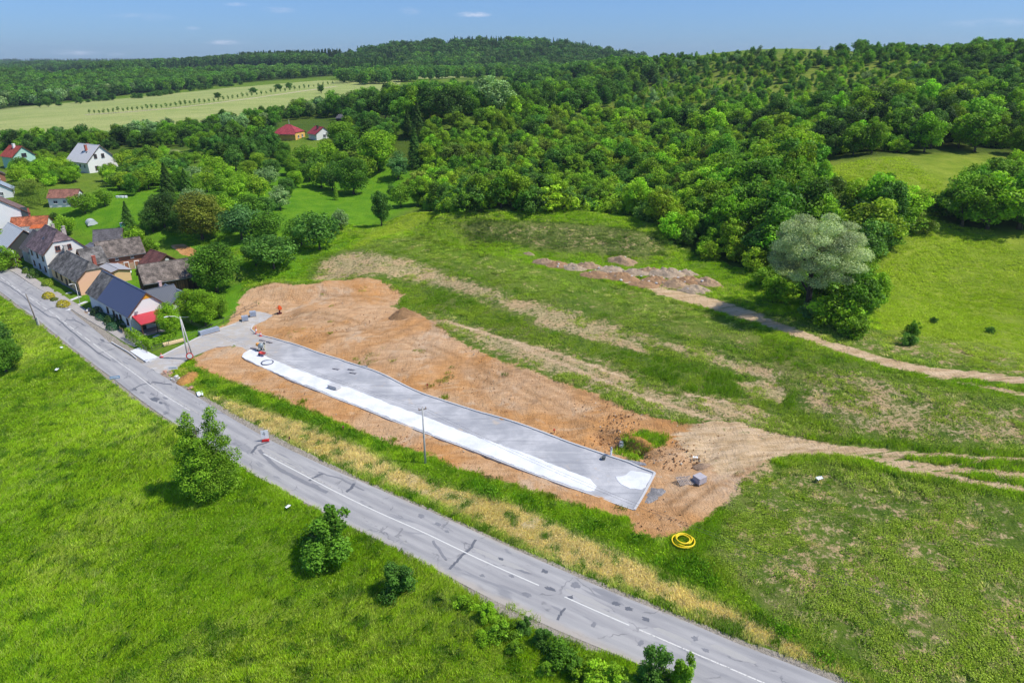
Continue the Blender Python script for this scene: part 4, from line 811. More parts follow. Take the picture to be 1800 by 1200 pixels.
Zs += zone([(1100,140),(1110,118),(1200,106),(1300,100),(1400,104),(1500,92),(1600,84),(1700,78),(1900,68),(1900,98),(1700,104),(1500,118),(1300,135),(1150,150)], 7.0, [('slender', .5, 5, 9), ('broad', .5, 5, 8)], ['g4', 'g5', 'g3', 'g1', 'g3', 'pale'], 'tree on the skyline crest of the hill, right half', 'trees on the hill crest', keep=.8)
Zs += zone([(1640,390),(1680,335),(1730,305),(1810,300),(1900,300),(1900,405),(1700,403)], 5.5, [('broad', .4, 6, 8), ('bush', .6, 4, 6.5)], ['g1', 'g3', 'g2', 'g4'], 'bushy growth filling the right-hand copse', 'growth in the right-hand copse')
Zs += zone([(10,262),(60,276),(130,270),(225,262),(330,258),(380,244),(450,232),(490,222),(560,212),(640,198),(640,180),(560,192),(430,214),(330,231),(220,250),(120,254),(20,252)], 6.2, [('broad', .75, 6.2, 9.8), ('bush', .25, 4, 6.5)], ['g4', 'g3', 'dk', 'g3', 'g1', 'pale', 'g4'], 'dark tree in the belt between village and pale field', 'tree belt below the pale field', excl=[Poly([(105,285),(215,283),(222,310),(105,312)]), Poly([(0,280),(60,280),(70,310),(0,310)]), Poly([(485,214),(600,206),(610,262),(480,262)])])
Zs += zone([(0,305),(50,345),(150,333),(215,335),(290,322),(330,300),(300,278),(210,292),(110,310),(50,295)], 7.0, [('fruit', .5, 5, 8), ('dense', .25, 6, 9), ('bush', .25, 3, 6)], ['g1', 'g2', 'g5', 'g3', 'lime', 'ol', 'g1'], 'leafy garden tree around the upper village houses', 'garden trees round the upper houses', excl=[Poly([(118,290),(215,290),(222,314),(125,316)]), Poly([(75,350),(150,352),(150,372),(75,372)])])
Zs += zone([(62,284),(112,280),(118,322),(62,322)], 6.5, [('fruit', .5, 5, 7.5), ('dense', .5, 6, 8)], ['g3', 'g1', 'g2', 'g4'], 'garden tree between the mint house and the white villa', 'garden trees between the far houses')
Zs += zone([(220,292),(330,285),(335,338),(222,345)], 6.2, [('fruit', .6, 5, 7.5), ('broad', .4, 6, 9)], ['g1', 'g2', 'g3', 'yl', 'g5'], 'garden tree right of the white villa', 'garden trees right of the white villa')
Zs += zone([(330,262),(400,252),(470,250),(560,240),(640,225),(720,232),(700,262),(640,275),(560,280),(480,290),(400,290),(340,290)], 6.6, [('broad', .6, 7, 11), ('fruit', .4, 5, 7)], ['g3', 'g1', 'g4', 'g5', 'g2'], 'tree in the mixed growth beyond the orchard', 'trees beyond the orchard', excl=[Poly([(480,228),(600,222),(620,262),(600,285),(500,290),(478,262)])])
Zs += zone([(560,205),(640,185),(720,172),(800,165),(880,158),(960,150),(1050,140),(1120,140),(1150,150),(1080,180),(1060,205),(960,205),(880,200),(800,215),(720,225),(640,215)], 10.5, [('broad', 1, 9, 15)], ['dk', 'g4', 'g3', 'g4', 'g1', 'g5'], 'dark tree in the valley wood beyond the thicket', 'valley wood beyond the thicket', excl=[p_[0] for p_ in pale[4:6]])
houses_keepout = Poly([(-40,470),(0,330),(60,360),(90,330),(150,325),(155,380),(240,380),(250,430),(345,440),(350,600),(230,620),(120,530)])
nb = {'bush': 0, 'tree': 0}
def appar(q): return q[3]/math.hypot(q[0], q[1])
Zs = [q for q in Zs if q[1] < (1100 if 'valley' in q[5] else 820 if 'skyline' in q[5] else 640)]
Zs = [q for q in Zs if not houses_keepout.inside(np.array([q[0]]), np.array([q[1]]))[0]]
Zs.sort(key=appar, reverse=True); REST = []
CAP = {'bush': 290, 'broad': 290, 'slender': 60, 'fruit': 140, 'dense': 80}; cnt = {}
for q in Zs:
    x, y, k, hh, ti, lb, gp = q; cnt[k] = cnt.get(k, 0)+1
    if cnt[k] > CAP[k]: REST.append(q); continue
    lb2 = lb if k != 'bush' else lb.replace('tree or bush', 'bush').replace('tree', 'bush'); lb2 = lb2.replace('tree or bush', 'tree')
    if k == 'slender': lb2 = 'slender young tree on the yellowish upper hill' if 'scattered' in lb else 'slender tree on the skyline crest of the hill'
    elif lb.startswith('dense green thicket'): lb2 = ('bush' if k == 'bush' else 'small tree')+' in the dense green thicket behind the grassy bank'
    elif 'scattered' in lb or 'bushy' in lb: lb2 = lb+(', low bush' if k == 'bush' else ', small tree')
    plant(k, x, y, hh, (.75+.6*rng.random())*(1.45 if k == 'slender' else 1), tj(ti, .26), lb2, gp+(' (bushes)' if k == 'bush' else ' (trees)'))
print('zone plants', cnt, 'rest', len(REST))
# ---------------------------------------------------------------- scattered stuff (instanced on points)
def scatter(name, meshes, pts, rot, scl, pid, tint, label, cat):
    pc = bpy.data.collections.new(name+'_kinds')
    for i, me in enumerate(meshes):
        o = bpy.data.objects.new(f'{name}_kind_{i:02d}', me); pc.objects.link(o)
    n = len(pts); me = bpy.data.meshes.new(name); me.vertices.add(n); me.vertices.foreach_set('co', np.asarray(pts, np.float32).ravel()); me.update()
    for nm, typ, ar, key in (('rot', 'FLOAT_VECTOR', rot, 'vector'), ('scl', 'FLOAT_VECTOR', scl, 'vector'), ('pid', 'INT', pid, 'value'), ('tint', 'FLOAT_COLOR', tint, 'color')):
        at = me.attributes.new(nm, typ, 'POINT'); at.data.foreach_set(key, np.ascontiguousarray(np.asarray(ar, np.int32 if typ == 'INT' else np.float32)).ravel())
    o = link(name, me); ng = bpy.data.node_groups.new(name+'_nodes', 'GeometryNodeTree')
    ng.interface.new_socket('Geometry', in_out='INPUT', socket_type='NodeSocketGeometry'); ng.interface.new_socket('Geometry', in_out='OUTPUT', socket_type='NodeSocketGeometry')
    nn = ng.nodes; gi = nn.new('NodeGroupInput'); go = nn.new('NodeGroupOutput'); ip = nn.new('GeometryNodeInstanceOnPoints'); ci = nn.new('GeometryNodeCollectionInfo')
    ci.inputs['Collection'].default_value = pc; ci.inputs['Separate Children'].default_value = True; ci.inputs['Reset Children'].default_value = True
    def na(nm, typ): q = nn.new('GeometryNodeInputNamedAttribute'); q.data_type = typ; q.inputs['Name'].default_value = nm; return q.outputs['Attribute']
    L = ng.links.new; L(gi.outputs[0], ip.inputs['Points']); L(ci.outputs[0], ip.inputs['Instance']); ip.inputs['Pick Instance'].default_value = True
    L(na('pid', 'INT'), ip.inputs['Instance Index']); er = nn.new('FunctionNodeEulerToRotation'); L(na('rot', 'FLOAT_VECTOR'), er.inputs[0]); L(er.outputs[0], ip.inputs['Rotation']); L(na('scl', 'FLOAT_VECTOR'), ip.inputs['Scale']); L(ip.outputs[0], go.inputs[0])
    md_ = o.modifiers.new('scatter', 'NODES'); md_.node_group = ng
    return tag(o, label, cat, kind='stuff')
def scatter_trees(name, items, label, cat, simple=False):
    ks = sorted({q[2] for q in items}); meshes = []; base = {}
    for k in ks:
        base[k] = (len(meshes), [q[0] for q in PRO[k]]); meshes += [q[1] for q in PRO[k]]
    pts, rot, scl, pid, tin = [], [], [], [], []
    xy = np.array([[q[0], q[1]] for q in items]); z = h(xy[:, 0], xy[:, 1])
    for q, zz in zip(items, z):
        b0, Hs = base[q[2]]; v = int(rng.integers(len(Hs))); s = q[3]/Hs[v]; w_ = s*(.75+.6*rng.random())*(1.45 if q[2] == 'slender' else 1)
        pts.append((q[0], q[1], zz-.1)); rot.append((0, 0, rng.random()*6.28)); scl.append((w_, w_, s)); pid.append(b0+v); tin.append(tj(q[4], .26))
    return scatter(name, meshes, pts, rot, scl, pid, tin, label, cat)
scatter_trees('hillside_woodland', REST, 'remaining mass of woodland on the hill behind the thicket', 'woodland')
# far woods, sampled over the ground their trees stand on
def far_zone(poly, n, kinds, hr, tints, ymin=0):
    q = np.array(poly, float); lo, hi = q.min(0), q.max(0); out = []
    c = rng.random((n*6, 2))*(hi-lo)+lo; x, y = c[:, 0], c[:, 1]; ins = np.zeros(len(c), bool); m = len(q)
    for j in range(m):
        ax, ay = q[j]; bx, by = q[(j+1) % m]; cc = ((ay > y) != (by > y)); ins ^= cc & (x < (bx-ax)*(y-ay)/((by-ay)+1e-12)+ax)
    c = c[ins][:n]; w_ = P(c[:, 0], c[:, 1])
    nzv = vnoise(w_[:, 0], w_[:, 1], 90, 9)
    for p_, nv in zip(w_, nzv):
        if p_[1] > 4100 or p_[1] < ymin: continue
        out.append((p_[0], p_[1], kinds[int(min(.999, nv*.6+rng.random()*.4)*len(kinds))], hr[0]+(hr[1]-hr[0])*rng.random(), tints[int(min(.999, nv*.4+rng.random()*.6)*len(tints))]))
    return out
FW = far_zone([(0,192),(60,186),(130,178),(230,166),(330,158),(420,146),(560,136),(600,134),(600,124),(420,128),(300,134),(225,130),(130,136),(60,138),(0,142)], 1500, ['farbroad'], (9, 13.5), ['g4', 'dk', 'g3', 'g5', 'dk', 'pale'])
FW += far_zone([(0,150),(0,118),(60,120),(150,124),(60,130),(60,140)], 260, ['farbroad'], (12, 17), ['g4', 'dk'])
FW += far_zone([(560,142),(660,138),(720,133),(820,128),(990,122),(1120,132),(1150,140),(1080,145),(980,140),(880,140),(760,142),(640,150),(600,148)], 420, ['farbroad'], (11, 16), ['dk', 'g4', 'g3', 'g5'])
scatter_trees('distant_woodland', FW, 'dark belt of distant woodland beyond the pale field', 'woodland')
FC = far_zone([(585,132),(700,132),(820,127),(990,122),(1110,128),(1150,112),(1080,100),(1000,84),(850,78),(700,86),(620,100),(575,118)], 2600, ['farbroad', 'farspruce', 'farbroad'], (13, 18), ['dk', 'dk', 'g4', 'dk', 'g3'], 950)
scatter_trees('hilltop_forest', FC, 'dark pine forest covering the rounded hill in the centre', 'forest')
FR = far_zone([(200,132),(300,122),(420,116),(560,122),(580,118),(560,108),(430,110),(330,112),(200,118),(120,116),(0,110),(0,120),(100,124)], 1700, ['farspruce', 'farbroad', 'farspruce'], (15, 21), ['dk', 'g4', 'dk'])
FR += far_zone([(0,112),(150,113),(350,112),(600,112),(600,110),(0,110)], 900, ['farspruce'], (18, 24), ['dk']) + far_zone([(1080,112),(1230,111.5),(1230,110.5),(1080,109)], 200, ['farbroad'], (18, 26), ['dk'], 1500)
scatter_trees('ridge_forest', FR, 'bluish forest along the far ridge at the horizon', 'forest')
# young tree avenue and loose bushes on the pale field
def along(pts, n):
    q = np.array(pts, float); d = np.r_[0, np.cumsum(np.hypot(*np.diff(q, axis=0).T))]; t = np.linspace(0, d[-1], n); return np.stack([np.interp(t, d, q[:, 0]), np.interp(t, d, q[:, 1])], 1)
for (px, py) in along([(158,201),(186,201),(230,196),(280,192),(330,186),(380,180),(430,172),(480,165),(530,158),(585,149)], 52):
    p = P1(px, py); plant('sapling', p[0], p[1], 3.0+1.6*rng.random(), 1.15, tj('g4'), 'young tree in the straight avenue across the pale field', 'avenue across the pale field')
for (px, py) in along([(200,200),(260,193),(330,186),(430,173),(530,159),(600,148)], 5)*0: pass
for i, (px, py, hp) in enumerate([(70,189,12),(85,188,14),(104,186,7),(135,182,11),(142,183,10),(155,180,5),(167,178,7),(176,178,9),(188,177,8),(198,177,11),(238,173,8),(246,173,8),(262,170,6),(270,169,8),(279,169,9),(290,167,8),(299,166,8),(312,163,5),(337,160,8),(356,158,9),(368,156,7),(388,152,6),(397,152,8),(405,152,7),(423,149,6),(593,139,12),(646,137,11),(626,143,12),(383,172,8),(446,163,8),(490,157,8),(508,155,8),(565,164,12)]):
    p = P1(px, py); hm = hp/FP*p[1]; plant('broad' if hp > 9 else 'bush', p[0], p[1], hm*1.1, 1.25, tj('g4'), 'dark green bush standing loose on the pale field', 'loose bushes on the pale field', name='field_bush', cat='bush')
# trodden path beside the avenue
pv = PP(along([(150,202),(230,198),(330,188),(430,175),(530,161),(592,152)], 60)); 
ms_, _ = perp(smooth_line(pv, 6, 1)); qq = smooth_line(pv, 6, 1); ribbon('avenue_path', qq, ms_, -1.6, 1.6, plain('path_dust', (.50, .42, .27), .95, 0, .1, .1), .12, .1, 'pale trodden path beside the young avenue')
# ---------------------------------------------------------------- grass, weeds, straw
def tuft(name, n, rad, hgt, w, r, bend=.5, rr=None):
    a = r.random(n)*6.28; rd = np.sqrt(r.random(n))*rad; x = np.cos(a)*rd; y = np.sin(a)*rd; hh = hgt*(.55+.6*r.random(n)); th = r.random(n)*6.28; ln = (r.random(n)*.6+.25)*bend*hh
    dx, dy = np.cos(th)*ln+bend*.35*hh, np.sin(th)*ln; ph = r.random(n)*6.28; wx, wy = np.cos(ph)*w/2, np.sin(ph)*w/2
    base = np.stack([x, y, 0*x-.03], 1); W = np.stack([wx, wy, 0*x], 1); mid = base+np.stack([dx*.35, dy*.35, hh*.62], 1); tip = base+np.stack([dx, dy, hh], 1)
    V = np.stack([base-W, base+W, mid+W*.8, tip, mid-W*.8], 1).reshape(-1, 3); F = np.arange(5*n).reshape(n, 5)
    me = mesh_np(name, V, F, BLADE); at = me.attributes.new('lv', 'FLOAT', 'POINT'); lv = np.repeat(r.random(n)*.7+.1, 5)+np.tile([-.15, -.15, .05, .25, .05], n)
    at.data.foreach_set('value', np.clip(lv, 0, 1).astype(np.float32)); return me
r = np.random.default_rng(9)
TG = [tuft(f'tuft{k}', 34, .48, .5, .045, r, [.5, .9, .3][k]) for k in range(3)]
TW = [leaves_mesh(f'weed{k}', np.c_[r.normal(size=(70, 2))*.3, np.abs(r.normal(size=70))*.2+.04], r.normal(size=(70, 3))*.7+[0, 0, .8], .11, r.random(70)*.8, LEAF, r) for k in range(2)]
def sample(n, x0, x1, y0, y1, d0):
    x = rng.random(n)*(x1-x0)+x0; y = rng.random(n)*(y1-y0)+y0; d = np.hypot(np.hypot(x, y), HC); px, py = proj(x, y, h(x, y))
    k = (rng.random(n) < np.minimum(1, (d0/d)**2)) & (px > -60) & (px < 1860) & (py < 1260)
    return x[k], y[k], d[k]
gx, gy, gd = sample(430000, -120, 110, 36, 200, 78)
def masks(x, y):
    return dict(dirt=dirtA.mask(x, y, 2.0)*(1-pit_green.mask(x, y, .8)), track=np.maximum(trackA.mask(x, y, 1.0), np.maximum(np.maximum(trackB.mask(x, y, .8), trackB2.mask(x, y, 1.)*.9), trackC.mask(x, y, .8))), wheat=wheat.mask(x, y, .9), dry=np.maximum(maskval(scrub, x, y), maskval(dryR, x, y)),
        lot=lotP.mask(x, y, .8), road=seg_mask(x, y, 0, S_[-1]-1, float(np.mean(OU))+.9, float(np.mean(OL))-.75, .4), wood=maskval(woods, x, y), mead=maskval(meadow, x, y), grav=maskval(gravel, x, y))
M_ = masks(gx, gy); village = Poly([(-60,398),(0,330),(90,330),(155,380),(240,380),(345,430),(420,460),(430,520),(400,575),(262,640),(200,608),(107,533),(27,482),(-60,420)])
lawn = Poly([(420,440),(560,400),(700,380),(760,330),(700,300),(480,300),(330,330),(200,330),(90,380),(150,420),(300,400)])
n1 = vnoise(gx, gy, 3.2, 1); n2 = vnoise(gx, gy, .9, 2); n3 = vnoise(gx, gy, 14, 5)
ok = (M_['dirt']+(n1-.5)*.5 < .42) & (np.maximum(M_['track'], np.max([q.mask(gx, gy, .7) for q in ruts], axis=0))+(n1-.5)*.6 < .35) & (M_['lot'] < .05) & (M_['road'] < .2) & (M_['grav']+(n1-.5)*.4 < .5) & ~village.inside(gx, gy) & ~lawn.inside(gx, gy) & (M_['wood'] < .5)
bare = (M_['dry'] > .2) & (M_['dry']+(n1-.5)*1.2+(n2-.5)*.6 > .50)
ok &= ~(bare & (rng.random(len(gx)) < .93)); ok &= ~((M_['dry'] > .2) & (rng.random(len(gx)) < .25))
strag = (M_['dirt'] > .42) & (M_['lot'] < .05) & (M_['road'] < .1) & (n1 > .86) & (rng.random(len(gx)) < .10)
ok &= ~((maskval(roughs, gx, gy) > .5) & (rng.random(len(gx)) < .45))
ok |= strag & (M_['dirt']+(n1-.5)*.5 >= .42)
gx, gy, gd, n1, n2, n3 = (q[ok] for q in (gx, gy, gd, n1, n2, n3)); M_ = {k: v[ok] for k, v in M_.items()}; n = len(gx)
c1, c2, c3 = np.array([.195, .325, .008]), np.array([.285, .390, .018]), np.array([.095, .200, .008])
t = np.clip(n3*1.3-.15+(n1-.5)*.5, 0, 1)[:, None]; tint = c1*(1-t)+c2*t; dkk = (n2 > .72)[:, None]; tint = np.where(dkk, c3, tint)
straw_ = np.array([.60, .48, .26]); wgt = np.clip(M_['wheat']*1.1*(n2 < .74)+(M_['dry'] > .25)*(.12+.55*(n1 > .5))*(rng.random(n) < .55)+.22*(rng.random(n) < .14+.3*(n3 > .62)), 0, 1)[:, None]
tint = tint*(1-wgt)+straw_*wgt; inemb = Poly([(790,386),(1000,391),(1110,402),(1170,428),(1175,452),(1040,447),(880,428),(810,405)]).inside(gx, gy); tint = np.where(inemb[:, None] & (wgt < .3), np.array([.10, .17, .02]), tint); tint = np.where((M_['dirt'] > .4)[:, None], tint*[.6, .55, .8], tint); tint = np.where(((M_['dry'] > .2) & (wgt[:, 0] < .1))[:, None], tint*[.78, .74, 1.6], tint); tint = tint*(.8+.4*rng.random((n, 1)))
m_rg = maskval(roughs, gx, gy); olive = np.where((n1 > .5)[:, None], np.array([.11, .205, .010]), np.array([.21, .28, .025])); tint = tint*(1-m_rg[:, None]*.85*(wgt < .3))+olive*m_rg[:, None]*.85*(wgt < .3)
tint = np.where((M_['mead'] > .5)[:, None], tint*.35+np.array([.30, .36, .025])*.65, tint)
hz_ = np.where(M_['wheat'] > .5, .75, np.where(M_['dry'] > .25, .6, np.where(M_['mead'] > .5, .55, .9)))*(.7+.5*rng.random(n))*(.65+.6*n3)
lushb = ((M_['wheat'] < .3) & (M_['dry'] < .25)); hz_ *= np.where(lushb & (n1 > .62), 1.25, 1)
wd = (.8+gd/170)*(.8+.4*rng.random(n)); pid = np.where((M_['dry'] > .2) & (rng.random(n) < .5), 3+(rng.random(n) < .5), rng.integers(0, 3, n))
tint = np.where((pid >= 3)[:, None] & (wgt > .2), np.array([.16, .21, .035])*(.7+.6*rng.random((n, 1))), tint)
rot = np.stack([(rng.random(n)-.5)*.3, (rng.random(n)-.5)*.3, .6+(vnoise(gx, gy, 9, 7)-.5)*3+(rng.random(n)-.5)*1.2], 1)
scatter('grass', TG+TW, np.c_[gx, gy, h(gx, gy)+.0], rot, np.c_[wd, wd, hz_*np.where(gd > 115, .62, 1.0)*(.85+gd/400)], pid, np.c_[tint, np.ones(n)], 'long grass, weeds and straw growing over field, bank and scrub', 'grass')
print('tufts', n)
# weedy clumps: taller green herbs along the strip between lot and wheat, and the ditch behind it
strip_g = Poly([(340,652),(420,682),(500,712),(600,752),(690,788),(745,815),(800,838),(900,868),(1000,902),(1110,944),(1180,965),(1240,1000),(1330,1075),(1480,1180),(1560,1230),(1500,1200),(1350,1095),(1240,1032),(1100,968),(1000,925),(900,884),(780,852),(740,835),(690,810),(640,780),(560,748),(480,720),(400,693),(350,672)])
x = rng.random(26000)*(strip_g.hi[0]-strip_g.lo[0])+strip_g.lo[0]; y = rng.random(26000)*(strip_g.hi[1]-strip_g.lo[1])+strip_g.lo[1]; k = strip_g.mask(x, y, .8) > .35+.35*(vnoise(x, y, 1.8)-.3); x, y = x[k], y[k]
n = len(x); v_ = vnoise(x, y, 2.5, 4); ti = np.where((v_ > .55)[:, None], np.array([.09, .20, .008]), np.array([.21, .33, .012]))*(.75+.5*rng.random((n, 1))); s = .9+.9*rng.random(n)
scatter('herb_strip', TG+TW, np.c_[x, y, h(x, y)], np.c_[np.zeros(n), np.zeros(n), rng.random(n)*6.28], np.c_[s*1.1, s*1.1, s*(.6+.5*(v_ > .55))], rng.choice(5, n, p=[.25,.25,.2,.15,.15]), np.c_[ti, np.ones(n)], 'strip of taller green herbs between bare soil and straw bank', 'herbs')
# ---------------------------------------------------------------- buildings
TH = R(48); UB = np.array([math.cos(TH), math.sin(TH)]); UA = np.array([-math.sin(TH), math.cos(TH)])   # UB: away from the road, UA: along the road into the village
PANE = plain('window_glass', (.035, .045, .055), .15, 0, .3, 1); FRW = plain('frame_white', (.75, .75, .73), .5); FRB = plain('frame_brown', (.14, .07, .04), .6)
WHITE = plain('plaster_white', (.80, .79, .76), .9, 0, .05, .5); GREYW = plain('plaster_grey', (.55, .56, .57), .9, 0, .09, .5); PEACH = plain('plaster_peach', (.86, .50, .32), .9, 0, .05, .5); YEL = plain('plaster_yellow', (.76, .50, .26), .9, 0, .07, .5)
MINT = plain('plaster_mint', (.42, .66, .52), .9, 0, .06, .5); ORNG = plain('gable_orange', (.80, .36, .03), .6); BRICK = plain('brick', (.38, .17, .10), .9, 0, .25, 2.5); DWOOD = planks('dark_planks', (.09, .055, .035), .25, 'XY'); DOORM = plain('door_wood', (.09, .07, .06), .6)
METALG = plain('zinc', (.45, .47, .49), .4, .5); CHIM = plain('chimney_render', (.5, .44, .38), .9, 0, .2, 2); REDCH = plain('chimney_brick', (.42, .12, .08), .9, 0, .2, 2)
def house(name, label, cat, px, L, W, ev, rg, wallm, roofm, th=TH, hip=0., hip2=0., over=.45, gover=.25, z=None, gable_m=None, back_m=None, xy=None, split=None):
    """origin: near street-side ground corner; local x = depth, local y = length (ridge direction)"""
    p = P1(*px) if xy is None else np.array([xy[0], xy[1], float(h(xy[0], xy[1]))]); z = p[2] if z is None else z
    e = empty(name, (float(p[0]), float(p[1]), float(z)), th-math.pi/2+math.pi/2, label, cat); e.rotation_euler = (0, 0, th)
    e['dim'] = (L, W, ev, rg); s = (rg-ev)/(W/2)
    def pentagon(hp): return [(0, -1.2), (W, -1.2), (W, ev)]+([(W/2, rg)] if hp <= 0 else [(W/2+hp, rg-hp*s), (W/2-hp, rg-hp*s)])+[(0, ev)]
    hp0, hp1 = hip*W/2, hip2*W/2
    b = MB(); A = [(x, 0, zz) for x, zz in pentagon(hp0)]; B = [(x, L, zz) for x, zz in pentagon(hp1)]
    n0, n1 = len(A), len(B); b.add(A+B, [])
    b.f.append(tuple(range(n0))[::-1]); b.f.append(tuple(range(n0, n0+n1))); b.f.append((0, 1, n0+1, n0)); b.f.append((1, 2, n0+2, n0+1)); b.f.append((0, n0, n0+n1-1, n0-1))
    b.build('wall', wallm, e)
    if gable_m:      # gable wall rendered in another colour: a thin coat of plaster on the near gable
        g = MB(); q = [(x, -.04, max(zz, -1.2)) for x, zz in pentagon(hp0)]; g.prism(q, (0, .035, 0)); g.build('gable_wall', gable_m, e)
    t = .16; ze = ev-over*s; nr = Vector((-s, 0, 1)).normalized()
    y0, y1 = -gover, L+gover; k0 = hp0*1.0; k1 = hp1*1.0
    def slope(sign, ya, yb, ca, cb):
        X = lambda d: W/2-sign*d         # d: distance from ridge line
        top = [(X(0), ya+(k0 if ca else 0), rg), (X(0), yb-(k1 if cb else 0), rg)]
        pts = [(X(W/2+over), ya, ze), (X(W/2+over), yb, ze)]
        if cb and hp1 > 0: pts.append((X(hp1), yb, rg-hp1*s))
        pts.append(top[1]); pts.append(top[0])
        if ca and hp0 > 0: pts.append((X(hp0), ya, rg-hp0*s))
        n_ = Vector((-sign*s, 0, 1)).normalized()*t
        return pts, n_
    def roof_part(mat, ya, yb, ca, cb, nm='roof'):
        r_ = MB()
        for sg in (1, -1): pts, n_ = slope(sg, ya, yb, ca, cb); r_.prism(pts, n_)
        if ca and hp0 > 0: r_.prism([(W/2-hp0, ya, rg-hp0*s), (W/2+hp0, ya, rg-hp0*s), (W/2, ya+k0, rg)], (0, -.05, t*1.05))
        if cb and hp1 > 0: r_.prism([(W/2-hp1, yb, rg-hp1*s), (W/2+hp1, yb, rg-hp1*s), (W/2, yb-k1, rg)], (0, .05, t*1.05))
        return r_.build(nm, mat, e)
    if split: rf = roof_part(roofm, y0, split[0], 1, 0); roof_part(split[1], split[0]+.01, y1, 0, 1)
    else: rf = roof_part(roofm, y0, y1, 1, 1)
    rc = MB(); rc.bar((W/2, y0+k0, rg+t+.02), (W/2, y1-k1, rg+t+.02), .26, .12); rc.build('ridge_cap', roofm, rf)
    g2 = MB(); g2.bar((-over-.04, y0, ze-.02), (-over-.04, y1, ze-.02), .12, .1); g2.build('gutter', METALG, e)
    if gover > .1:
        bb = MB()
        for sg in (1, -1): bb.bar((W/2-sg*(W/2+over), y0-.03, ze+.02), (W/2-sg*hp0, y0-.03, rg-hp0*s+.02), .05, .2)
        bb.build('verge_board', FRB, e)
    e['_s'] = s; return e, rf
WM = {}
def win(e, face, u, z, w=1.0, hh=1.2, fm=None, kind='window', glass=PANE):
    L, W, ev, rg = e['dim']; fm = fm or FRW
    key = (round(w, 2), round(hh, 2), fm.name, glass.name, kind)
    if key not in WM:
        b = MB(); t = .09
        for c, d in (((0, 0, hh/2-t/2), (w, .10, t)), ((0, 0, -hh/2+t/2), (w, .10, t)), ((-w/2+t/2, 0, 0), (t, .10, hh-2*t)), ((w/2-t/2, 0, 0), (t, .10, hh-2*t)), ((0, .01, 0), (.06, .06, hh-2*t))): b.box(c, d)
        if kind == 'window': b.box((0, -.06, -hh/2-.03), (w+.16, .2, .06))
        g = MB(); g.box((0, .02, 0), (w-2*t, .04, hh-2*t)); WM[key] = (b.mesh(kind, fm), g.mesh('pane', glass))
    fr, gl = WM[key]; o = link(kind, fr, e)
    o.location, o.rotation_euler = {'street': ((-.05, u, z), (0, 0, -math.pi/2)), 'near': ((u, -.09 if False else -.095, z), (0, 0, 0)), 'back': ((W+.05, u, z), (0, 0, math.pi/2)), 'far': ((u, L+.05, z), (0, 0, math.pi))}[face]
    link('pane' if kind == 'window' else 'panel', gl, o); return o
def door(e, face, u, w=.95, hh=2.0, z=0.0): return win(e, face, u, hh/2+z, w, hh, FRB, 'door', DOORM)
def chimney(rf, x, y, zt, w=.5, mat=CHIM, h_=1.6):
    b = MB(); b.box((x, y, zt-h_/2), (w, w, h_)); b.box((x, y, zt+.05), (w+.14, w+.14, .1)); b.build('chimney', mat, rf)
def skylight(rf, e, side, d, y, w=.6, l=.8):
    L, W, ev, rg = e['dim']; s = e['_s']; sg = -1 if side == 'street' else 1; x = W/2+sg*d; z = rg-d*s+.16
    M_ = Matrix.Translation((x, y, z+.04)) @ Matrix.Rotation(math.atan(s)*sg, 4, 'Y'); b = MB()
    b.v += [tuple(M_ @ Vector(q)) for q in [(-l/2, -w/2, 0), (l/2, -w/2, 0), (l/2, w/2, 0), (-l/2, w/2, 0), (-l/2, -w/2, .08), (l/2, -w/2, .08), (l/2, w/2, .08), (-l/2, w/2, .08)]]
    b.f += [(0, 3, 2, 1), (4, 5, 6, 7), (0, 1, 5, 4), (1, 2, 6, 5), (2, 3, 7, 6), (3, 0, 4, 7)]; b.build('skylight', PANE, rf)
BLUE = ribbed('roof_blue', (.080, .092, .160), .95, 'Y', .38, .15); OLDT = tiles('roof_old_grey', (.20, .185, .17), .42, .5, .6); BRN = tiles('roof_brown', (.215, .175, .145), .45, .5, .55); PURP = tiles('roof_purple', (.225, .155, .16), .42, .45, .5)
DGREY = tiles('roof_dark', (.14, .13, .135), .3, .35, .25); METR = ribbed('roof_pale_metal', (.56, .57, .57), 1.2, 'Y', .5); ORT = tiles('roof_orange', (.50, .15, .065), .42, .45, .4); RBR = tiles('roof_redbrown', (.36, .16, .11), .45, .35, .25); DRED = tiles('roof_dark_red', (.21, .085, .07), .45, .5, .3)
LTGREY = ribbed('roof_white_sheet', (.64, .62, .60), .8, 'Y', .5); REDM = ribbed('roof_red_sheet', (.52, .045, .06), .35, 'X', .35); CRIM = tiles('roof_crimson', (.42, .06, .075), .3, .35, .15); ANTH = ribbed('roof_anthracite', (.10, .11, .13), .35, 'Y', .4)
# white cottage with the blue roof
e, rf = house('cottage', 'white cottage with blue ribbed metal roof, orange gable tip and red lean-to', 'house', (235, 584), 23.0, 7.4, 3.7, 7.3, plain('plaster_offwhite', (.72, .73, .74), .9, 0, .08, .5), BLUE, gable_m=WHITE, split=(16.2, OLDT), over=.5)
for y in (2.0, 5.6): win(e, 'street', y, 1.75, .95, 1.3, FRB)
for y in (9.2,): win(e, 'street', y, 1.75, .95, 1.3, FRB)
door(e, 'street', 7.6); win(e, 'street', 12.6, 1.75, .95, 1.3, FRB)
b = MB(); L_, W_, ev_, rg_ = e['dim']; s_ = e['_s']; q = 1.15; b.prism([(W_/2-q, -.10, rg_-q*s_), (W_/2+q, -.10, rg_-q*s_), (W_/2, -.10, rg_)], (0, .05, 0)); b.build('gable_cladding', ORNG, e)
b = MB(); b.prism([(.3, 0, 3.3), (6.2, 0, 3.3), (6.2, -4.0, 2.45), (.3, -4.0, 2.45)], (0, 0, .09)); ln = b.build('porch_roof', REDM, e)
